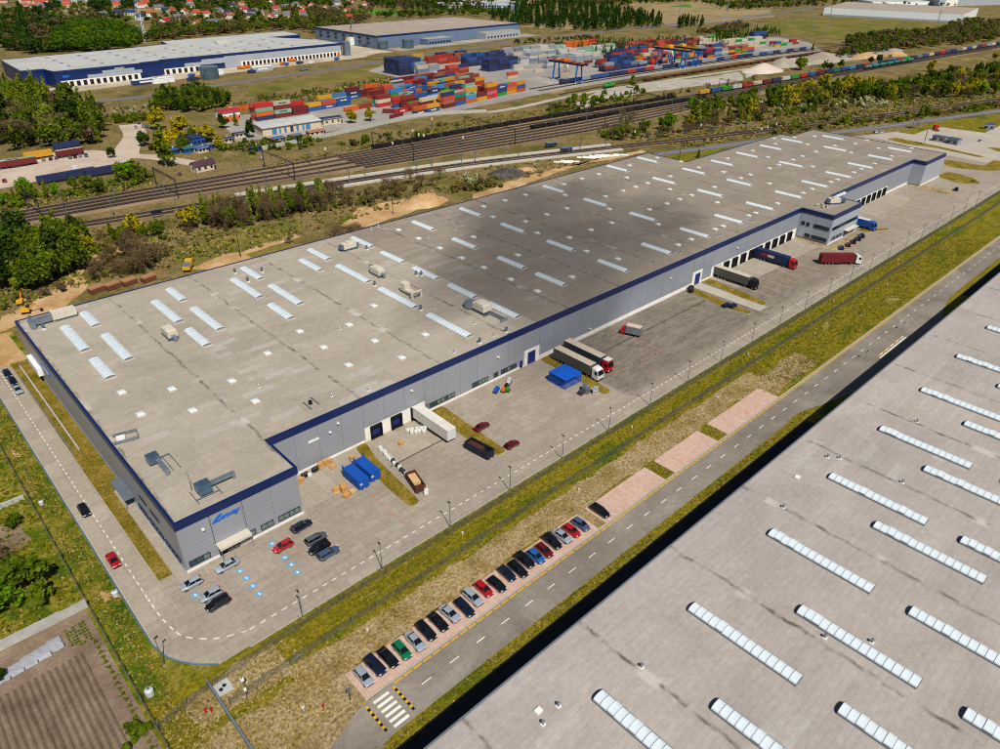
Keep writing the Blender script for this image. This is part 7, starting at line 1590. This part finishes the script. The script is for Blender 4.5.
grove([(60,244),(150,228),(240,216),(240,222),(160,240),(100,256),(66,258)], 30, ['broad','bare','birch','broad','shrub','olive','willow'], (5,9), 'along the near side of the railway at left', 7)
grove([(205,222),(300,206),(330,200),(335,207),(300,216),(220,231)], 66, ['bare','bare','birch','bare','broad','birch'], (8.5,11.5), 'in the bare tree belt below the platforms', 3.5, .62)
grove([(300,206),(380,190),(440,178),(455,178),(440,186),(380,203),(330,216)], 26, ['bare','bareshrub','bareshrub','olive','bare'], (5,9), 'between the platforms and the sandy heap', 6)
for px, py, h in ((333,246,9),(344,243,10),(353,241,9.5),(366,238,6),(291,243,5),(529,178,5),(541,176,4)): plant(*G(px,py), 'bare', h, 'standing alone close to the rear roof edge')
plant(*G(470,186), 'blossom', 6, 'large and white beside the dark earth heap', .8); grove([(446,188),(500,178),(490,188),(462,196)], 8, ['shrub','olive','bareshrub'], (2,4), 'around the white blossom behind the warehouse', 6)
plant(*G(626,128), 'bare', 15, 'tallest one beside the railway, wide crown', 1.3); plant(*G(667,131), 'bright', 12, 'standing out beside the railway', 1.15); plant(*G(620,128), 'birch', 8, 'left of the tall bare tree at the railway'); plant(*G(645,131), 'broad', 8, 'between the tall bare tree and the vivid round one'); plant(*G(692,108), 'bright', 8, 'above the brown trees at the railway'); plant(*G(690,124), 'willow', 8, 'right of the vivid round tree')
grove([(600,130),(640,136),(690,130),(745,118),(760,114),(760,122),(700,134),(640,142),(604,140)], 34, ['bare','bare','broad','bareshrub','olive','shrub','birch'], (5,9), 'in the belt beside the railway behind the rear corner', 6)
plant(*G(741,106), 'bright', 10, 'at the left end of the right hand thicket', 1.1); plant(*G(730,106), 'broad', 9, 'left of the vivid tree at the goods train')
grove([(690,118),(752,104),(800,96),(860,90),(880,92),(860,104),(800,110),(756,118),(700,128)], 62, ['broad','willow','bare','broad','birch','birch','blossom','bare'], (9,13), 'in the thicket before the goods train', 6)
plant(*G(822,92), 'willow', 14, 'tallest yellow one before the goods train', 1.2); plant(*G(836,92), 'willow', 11, 'second yellow one before the goods train')
grove([(842,104),(885,96),(890,104),(860,108)], 12, ['blossom'], (3,5), 'in the white blossom patch at the right', 5)
grove([(870,96),(930,84),(1000,68),(1000,96),(950,100),(910,98),(880,104)], 84, ['broad','broad','birch','bare','blossom','willow','broad','bare','dark'], (8,12), 'in the right hand thicket beyond the clearing', 5)
plant(*G(966,95), 'willow', 12, 'big yellow one at the right edge of the clearing', 1.25); plant(*G(980,95), 'bright', 11, 'beside the big yellow tree at the right', 1.15); plant(*G(930,72), 'willow', 11, 'beside the teal tank wagons'); plant(*G(995,60), 'willow', 10, 'at the right picture edge by the train')
grove([(770,126),(860,116),(1000,104),(1000,110),(900,120),(800,132),(772,136)], 46, ['shrub','shrub','olive','bareshrub'], (2,4), 'scattered over the dry clearing at right', 7)
grove([(850,118),(920,116),(1000,104),(1000,108),(920,124),(852,124)], 20, ['bare','bareshrub','olive','shrub'], (4,6), 'between the rail line and the back road', 6)
plant(*G(920,118), 'birch', 10, 'beside the back road above the banner flags', 1.3); plant(*G(925,116), 'broad', 8, 'behind the banner flags'); plant(*G(698,158), 'pine', 5, 'small one on the lawn behind the stepped roof')
grove([(0,150),(55,146),(95,150),(104,138),(98,118),(76,112),(40,116),(0,122)], 46, ['birch','birch','bare','broad','dark','birch'], (11,17), 'in the tall wood behind the trailer park', 6)
grove([(0,110),(40,106),(52,102),(40,94),(0,96)], 20, ['birch','broad','birch'], (11,15), 'in the wood before the deep blue warehouse', 5); plant(*G(49,102),'birch',9,'at the edge of the deep blue warehouse forecourt'); plant(*G(72,113),'bare',10,'beside the far lane')
grove([(0,212),(30,202),(110,192),(160,182),(150,176),(100,186),(30,192),(0,200)], 34, ['broad','shrub','birch','bright','shrub'], (4,7), 'in the hedge between trailer park and railway', 6); plant(*G(128,178), 'bright', 9, 'large bushy one beside the dusty lane', 1.4); plant(*G(140,179), 'broad', 8, 'bushy one nearest the dusty lane', 1.3); plant(*G(112,158),'dark',6,'small one at the corner of the trailer park')
for px, py, k, h, w_ in ((158,130,'willow',14,1.1),(166,166,'birch',22,1.25),(181,138,'willow',13,1.1),(207,142,'willow',12,1.25),(146,146,'dark',9,1.2),(172,150,'willow',12,.9),(194,138,'broad',8,1),(184,150,'broad',9,1),(156,150,'olive',4,1),(220,148,'willow',7,1.1),(352,123,'willow',9,1.1),(371,121,'willow',9,1),(250,138,'dark',11,.8),(224,128,'dark',9,1),(236,126,'birch',9,1),(252,152,'shrub',4,1.2)): plant(*G(px,py), k, h, 'among the huts and willows behind the railway' if px < 300 else 'beside the stacked containers', w_)
grove([(150,115),(225,111),(230,98),(190,92),(158,99)], 62, ['young'] if False else ['birch','dark','broad'], (7,9.5), 'in the dense young wood before the far road', 4); grove([(108,124),(150,122),(150,117),(112,119)], 14, ['shrub','broad'], (3,4), 'in the hedge left of the young wood', 4)
grove([(215,152),(300,150),(330,140),(260,142)], 20, ['shrub','broad','olive'], (3,5), 'along the pale concrete wall', 6); grove([(340,143),(400,130),(470,122),(470,128),(390,140),(345,150)], 16, ['shrub','olive','bareshrub'], (2,4), 'on the strip below the pale concrete wall', 6); grove([(540,118),(600,106),(640,98),(650,92),(600,96),(545,110)], 34, ['shrub','broad','olive','birch'], (3,7), 'between gravel road and railway', 5)
grove([(640,98),(720,88),(760,80),(740,92),(680,100)], 20, ['bare','olive','birch','bareshrub'], (4,8), 'between the gravel ground and the railway', 5); plant(*G(632,88),'birch',11,'beside the orange lorry on the gravel',1.4); plant(*G(800,70),'broad',13,'between the two grey gravel heaps',1.4); plant(*G(812,52),'birch',10,'beside the tall dark blue containers'); grove([(815,72),(870,62),(900,58),(900,64),(860,70),(820,78)], 18, ['broad','dark','bare'], (6,9), 'below the large grey gravel heap', 5)
# garden at the lower left
plant(1.0,123.5,'broad',7.5,'large bush above the concrete panel fence',1.5); plant(-4.5,121.0,'bright',6.5,'vivid bush at the left picture edge above the plot',1.5); plant(-2.0,131.5,'bareshrub',4,'dark leafless one beside the garden',1.8); plant(-6.5,128,'broad',7,'left of the large garden bush',1.3); plant(1.5,117.5,'broad',4.5,'lower right side of the large garden bush',1.4); plant(5.0,81.0,'shrub',2.2,'small dark one at the edge of the plot'); plant(-7.5,104.5,'dark',2.6,'small dark one at the left edge of the plot')
for x, y in ((-5,150),(-8,158),(1,168),(-2,176),(-6,186),(0.5,195),(-9,168),(3,142)): plant(x, y, tv.choice(['shrub','broad','olive']), tv.uniform(2,4), 'in the overgrown garden left of the fence', 1.3)
# dark roadside garden plot and seedlings
for k in range(20):
    o = put('seedling', TREE['shrub'][0][1], None, (5.6-0.0*k, 77.5+1.3*k, 0.02), k*1.1); o.scale = (.17,.17,.14); tag(o, 'small green seedling in the single row along the plot fence', 'seedling', 'seedlings on the plot')
for r_ in range(6):
    for k in range(7):
        if tv.random() < .75:
            o = put('seedling', TREE['shrub'][1][1], None, (2.6+.55*r_, 103.4+.75*k, 0.02), k*1.7+r_); o.scale = (.13,.13,.12); tag(o, 'small green plant in the vegetable rows beside the film tunnel', 'seedling', 'seedlings on the plot')
# far woods: trees too far off to tell apart
def template(kind, rs):
    if kind == 'conifer':
        f = rs.random(60)**.8; a = rs.random(60)*6.28; r = 3.0*(1-f)**.75*(.5+.5*rs.random(60)); P = np.stack([r*np.cos(a), r*np.sin(a), 1.5+14.5*f], 1); N = np.stack([np.cos(a),np.sin(a),.5+0*a], 1); return quads(P, rs.uniform(1.3,2.4,60), rs, N)
    lobes = [(rs.normal()*1.6, rs.normal()*1.6, 4+5*rs.random(), 2.6, 2.6, 2.4) for _ in range(6)]; P, N = lobed(rs, lobes, 110, .3); return quads(P, rs.uniform(.8,1.8,len(P)), rs, N*.6)
def wood(name, regions, label, cat='wood'):
    rs = np.random.RandomState(77); Vs = []; Mi = []; mats = ['leaf pine','leaf dark','leaf broad','leaf young','twig brown','leaf olive','leaf birch','leaf blossom','leaf shade']
    tp = {'conifer': [template('conifer', rs) for _ in range(6)], 'round': [template('round', rs) for _ in range(8)]}
    for poly, n, kind, ms, hr in regions:
        for p in scatter(poly, n):
            x, y = G(*p)
            if y < 350 and not clear_of(x, y): continue
            if any(abs(p[0]-h_[0]) < 6 and -0.6 < p[1]-h_[1] < 3.4 for h_ in VIL): continue
            T = tp[kind][rs.randint(len(tp[kind]))]; s = rs.uniform(*hr)/(16.0 if kind == 'conifer' else 11.0); a = rs.random()*6.28; ca, sa = math.cos(a), math.sin(a)
            V = np.stack([(T[:,0]*ca-T[:,1]*sa)*s+x, (T[:,0]*sa+T[:,1]*ca)*s+y, T[:,2]*s], 1); Vs.append(V); Mi.append(np.full(len(V)//4, mats.index(ms[rs.randint(len(ms))])))
    o = put(name, mesh_from_quads(name, np.concatenate(Vs), [M_[k] for k in mats], np.concatenate(Mi))); tag(o, label, cat, None, 'stuff'); return o
dk = ['leaf pine','leaf pine','leaf dark']; mx_ = ['leaf dark','leaf broad','twig brown','leaf olive','leaf pine']; br_ = ['twig brown','twig brown','leaf olive','leaf dark']
wood('conifer_forest', [([(366,6),(480,3),(560,2),(620,3),(600,7),(520,9),(490,14),(440,12),(380,9)], 200, 'conifer', dk, (9,14)), ([(100,8),(230,1),(340,0),(340,3),(240,4),(160,9)], 150, 'conifer', dk, (9,13)), ([(490,18),(520,8),(560,6),(600,8),(668,22),(660,28),(600,32),(560,31),(500,26)], 420, 'conifer', dk, (12,17)), ([(578,50),(606,57),(650,50),(700,47),(690,40),(640,44),(580,42)], 150, 'conifer', ['leaf young','leaf dark','leaf young'], (6,9)), ([(700,44),(760,40),(785,36),(770,30),(720,34)], 120, 'conifer', ['leaf young','leaf dark'], (6,9)), ([(676,28),(704,29),(702,22),(680,22)], 36, 'conifer', dk, (10,14))], 'dark conifer forest and young pine belts in the distance')
wood('mixed_wood', [([(140,24),(150,8),(240,0),(372,0),(372,16),(345,20),(300,28),(240,30),(190,34)], 380, 'round', ['twig brown','leaf dark','leaf olive','leaf broad','leaf pine'], (8,13)), ([(0,16),(20,6),(90,4),(140,10),(140,22),(110,26),(66,26),(20,14)], 130, 'round', mx_, (7,11)), ([(770,8),(830,2),(1000,0),(1000,3),(940,8),(840,8)], 70, 'round', mx_, (6,10)), ([(0,100),(60,96),(60,118),(110,120),(108,148),(60,150),(0,152)], 60, 'round', ['leaf birch','twig brown','leaf broad','leaf shade'], (8,13)), ([(0,244),(80,236),(96,262),(60,284),(0,304)], 40, 'round', ['leaf birch','leaf broad','leaf broad','leaf shade'], (6,9)), ([(205,228),(330,206),(440,182),(440,186),(330,212),(210,234)], 40, 'round', ['twig brown','leaf olive','leaf broad'], (2,4)), ([(600,134),(760,112),(900,96),(1000,84),(1000,92),(900,104),(760,122),(610,142)], 130, 'round', ['leaf broad','leaf olive','twig brown','leaf birch','leaf dark'], (3,6.5)), ([(750,106),(880,88),(1000,62),(1000,72),(880,96),(752,112)], 70, 'round', ['leaf broad','leaf olive','twig brown','leaf birch'], (4,8)), ([(366,2),(480,0),(560,0),(700,0),(700,3),(620,6),(500,8),(470,12),(400,9),(366,7)], 627, 'round', mx_, (9,14)), ([(0,22),(20,12),(58,22),(66,34),(52,52),(30,56),(0,50)], 285, 'round', ['leaf dark','twig brown','leaf dark','leaf olive','leaf pine'], (10,15)), ([(48,53),(60,36),(72,27),(120,28),(142,40),(138,49),(90,52)], 437, 'round', ['leaf young','leaf young','leaf broad'], (10,14)), ([(60,24),(96,20),(110,24),(80,30)], 76, 'round', br_, (8,12)), ([(145,42),(160,30),(182,32),(190,38),(170,42)], 95, 'round', ['leaf dark','twig brown','leaf broad'], (8,12)), ([(186,38),(200,30),(260,28),(345,18),(350,30),(315,34),(290,30),(230,34)], 323, 'round', ['twig brown','leaf dark','leaf broad','leaf olive'], (8,12)), ([(280,10),(345,14),(372,20),(350,26),(315,24),(285,18)], 209, 'round', br_+['leaf broad'], (9,13)), ([(150,10),(230,4),(300,2),(350,4),(350,8),(280,8),(236,12),(215,11),(160,12)], 285, 'round', mx_, (8,12)), ([(88,8),(200,2),(200,5),(150,8),(95,12)], 209, 'round', ['leaf dark','leaf pine'], (10,15)), ([(372,17),(440,14),(500,14),(530,18),(460,16),(385,20)], 114, 'round', ['leaf dark','leaf broad'], (8,11)), ([(830,62),(900,50),(1000,42),(1000,26),(965,22),(930,34),(880,36),(845,42),(850,52)], 627, 'round', br_+['leaf broad'], (7,11)), ([(700,4),(760,2),(830,0),(830,4),(780,9),(730,11)], 228, 'round', mx_, (8,12)), ([(830,2),(940,0),(870,4)], 76, 'round', mx_, (8,12)), ([(96,16),(110,14),(118,20),(100,22)], 38, 'round', ['leaf dark'], (8,11)), ([(690,36),(700,33),(740,24),(750,28),(735,34)], 95, 'round', br_, (5,8)), ([(2,20),(30,4),(66,5),(60,12),(20,16)], 114, 'round', ['leaf dark','leaf pine'], (8,12)), ([(360,50),(470,46),(470,48),(370,54)], 0, 'round', br_, (4,6)), ([(510,42),(600,38),(600,40),(515,46)], 45, 'round', br_, (4,6)), ([(250,100),(395,78),(398,84),(300,100)], 76, 'round', ['leaf olive','leaf broad'], (2.0,3.4)), ([(110,110),(150,106),(150,112),(115,116)], 38, 'round', ['leaf olive','leaf blossom'], (1.6,2.6))], 'mixed woods and hedges reading as one mass in the distance')
# low growth: tufts too many to count
def tufts(name, areas, label, mats, dens_seed=5):
    rs = np.random.RandomState(dens_seed); C = []; Sz = []; Mi = []
    for (x0, x1, y0, y1, n, s0, s1, ms) in areas:
        x = rs.uniform(x0,x1,n); y = rs.uniform(y0,y1,n); s = rs.uniform(s0,s1,n)*rs.uniform(.6,1.0,n); k = 5
        for j in range(k): C.append(np.stack([x+rs.normal(size=n)*s*.45, y+rs.normal(size=n)*s*.45, 0.02+s*.28*rs.random(n)], 1)); Sz.append(s*rs.uniform(.5,.9,n)); Mi.append(np.array([mats.index(ms[i]) for i in rs.randint(len(ms), size=n)]))
    C = np.concatenate(C); V = quads(C, np.concatenate(Sz), rs, np.tile([0,0,.7],(len(C),1))); tag(put(name, mesh_from_quads(name, V, [M_[m_] for m_ in mats], np.concatenate(Mi))), label, 'grass', None, 'stuff')
leaf_mat('leaf grass', A(86,96,6), A(134,124,16), 0.3); leaf_mat('leaf straw', A(186,162,112), A(212,190,144), 0.2); M_ = MATS
GM = ['leaf grass','leaf straw','leaf broad','leaf birch','leaf dry','leaf olive','leaf dark','twig brown']
tufts('grass_tufts', [(7.4,12,60,262,2600,.25,.6,['leaf grass','leaf grass','leaf dry','leaf dry','leaf olive']),(7.4,30,64,82,2600,.15,.42,['leaf dry','leaf dry','leaf grass','leaf straw','leaf grass']),(26,166,69,75.6,5200,.14,.34,['leaf dry','leaf straw','leaf straw','leaf dry','leaf grass']),(30,330,75.6,84,6500,.2,.45,['leaf grass','leaf grass','leaf dry','leaf grass']),(166,330,64,76,3600,.25,.55,['leaf grass','leaf olive','leaf dry','leaf grass']),(160,186,64.5,72,900,.16,.4,['leaf dry','leaf straw','leaf olive']),(20,160,53.6,55.4,900,.25,.5,['leaf dry','leaf grass','leaf olive']),(-14,6.8,112,230,3000,.3,.8,['leaf grass','leaf grass','leaf dark','leaf grass','leaf dry']),(18.5,20.8,109,212,700,.2,.4,['leaf grass','leaf dry','leaf olive']),(111.1,114.3,63.4,69,160,.2,.4,['leaf grass','leaf dry']),(132.1,136.1,63.4,69,160,.2,.4,['leaf grass','leaf dry'])], 'short grass tufts and weeds on the verges', GM)
def wild(name, regions, label):
    rs = np.random.RandomState(15); C = []; Sz = []; Mi = []
    for poly, n, s0, s1, ms in regions:
        for p in scatter(poly, n):
            x, y = G(*p)
            if not clear_of(x, y): continue
            s = rs.uniform(s0, s1)
            for j in range(6): C.append((x+rs.normal()*s*.5, y+rs.normal()*s*.5, .1+s*.5*rs.random())); Sz.append(s*rs.uniform(.5,.9)); Mi.append(GM.index(ms[rs.randint(len(ms))]))
    V = quads(np.array(C), np.array(Sz), rs, np.tile([0,0,.5],(len(C),1))); tag(put(name, mesh_from_quads(name, V, [M_[m_] for m_ in GM], np.array(Mi))), label, 'grass', None, 'stuff')
ws = ['leaf olive','leaf dry','leaf broad','twig brown','leaf dry','leaf birch']
wild('wild_growth', [([(0,240),(300,205),(460,172),(640,140),(640,150),(420,200),(250,250),(60,290),(0,320)], 1500, .5, 1.5, ws), ([(640,140),(1000,90),(1000,125),(860,128),(700,150)], 1500, .6, 1.8, ws), ([(740,118),(1000,70),(1000,108),(780,132)], 1500, .6, 1.8, ws), ([(160,190),(470,120),(640,96),(640,106),(470,132),(160,198)], 900, .6, 1.5, ws), ([(0,200),(150,180),(150,190),(0,212)], 300, .6, 1.6, ws), ([(230,105),(400,76),(400,90),(250,110)], 500, .8, 2.0, ws), ([(100,120),(160,110),(160,116),(110,124)], 150, .8, 1.8, ws)], 'rough wild growth around the railway and behind the warehouse')

# ------------------------------------------------------------------ unseen cumulus behind the camera, shaped so its shade lies on the roof
ct = NT('cloud vapour'); ct.t.nodes.remove(ct.b); vol = ct.n('VolumePrincipled'); vol.inputs['Density'].default_value = 0.021; vol.inputs['Color'].default_value = (0.97,0.97,0.98,1); vol.inputs['Anisotropy'].default_value = 0.3
ct.l(vol.outputs[0], ct.out.inputs['Volume'])
def unseen_cloud(cx, cy, h, rx, ry, rzz, seed, label):
    rs = np.random.RandomState(seed); N, K = 40, 20; mb = MB(); ph = rs.random(24)*6.28
    def rad(a, b):
        x, y, z = math.cos(a)*math.cos(b), math.sin(a)*math.cos(b), math.sin(b)
        return 1+.20*math.sin(3*x+ph[0])*math.cos(3*y+ph[1])+.14*math.sin(6*y+ph[2]+2*x)+.10*math.sin(9*x+ph[3])*math.sin(8*y+ph[4])+.06*math.sin(15*x+7*z+ph[5])
    v = []
    for j in range(1, K):
        b = -math.pi/2+math.pi*j/K
        for i in range(N):
            a = 2*math.pi*i/N; r = rad(a, b); v.append((rx*r*math.cos(a)*math.cos(b), ry*r*math.sin(a)*math.cos(b), rzz*r*math.sin(b)*(1.0 if b > 0 else .55)))
    f = [(j*N+i, j*N+(i+1)%N, (j+1)*N+(i+1)%N, (j+1)*N+i) for j in range(K-2) for i in range(N)]
    v += [(0,0,-rzz*.55),(0,0,rzz)]; m_ = len(v)
    f += [(m_-2, (i+1)%N, i) for i in range(N)]+[(m_-1, (K-2)*N+i, (K-2)*N+(i+1)%N) for i in range(N)]
    mb.add(v, f); k = (h-12)/sd.z; o = mb.build('cloud', MATS['cloud vapour'], None, (cx+sd.x*k, cy+sd.y*k, h), 0.5, True); tag(o, label, 'cloud', None, 'stuff')
unseen_cloud(180, 160, 620, 82, 44, 22, 4, 'small low cumulus cloud drifting over the site')

# ------------------------------------------------------------------ every label singles out one thing
from collections import defaultdict
seen = defaultdict(list)
for o in col.objects:
    if o.parent is None and o.get('label') and not o.get('kind'): seen[o['label']].append(o)
bpy.context.view_layer.update()
for lb, os_ in seen.items():
    if len(os_) > 1:
        os_.sort(key=lambda o: PX(*o.matrix_world.translation)[0])
        wds = lb.split()
        if len(wds) > 12: wds = wds[:12]
        while wds[-1] in ('the','a','of','in','on','at','and','by','behind','beside','before','along','between','to','right','left','second','standing','under','main','below','beyond','below,'): wds.pop()
        for i, o in enumerate(os_): o['label'] = '%s, %s from left' % (' '.join(wds).rstrip(','), ordinal(i+1))
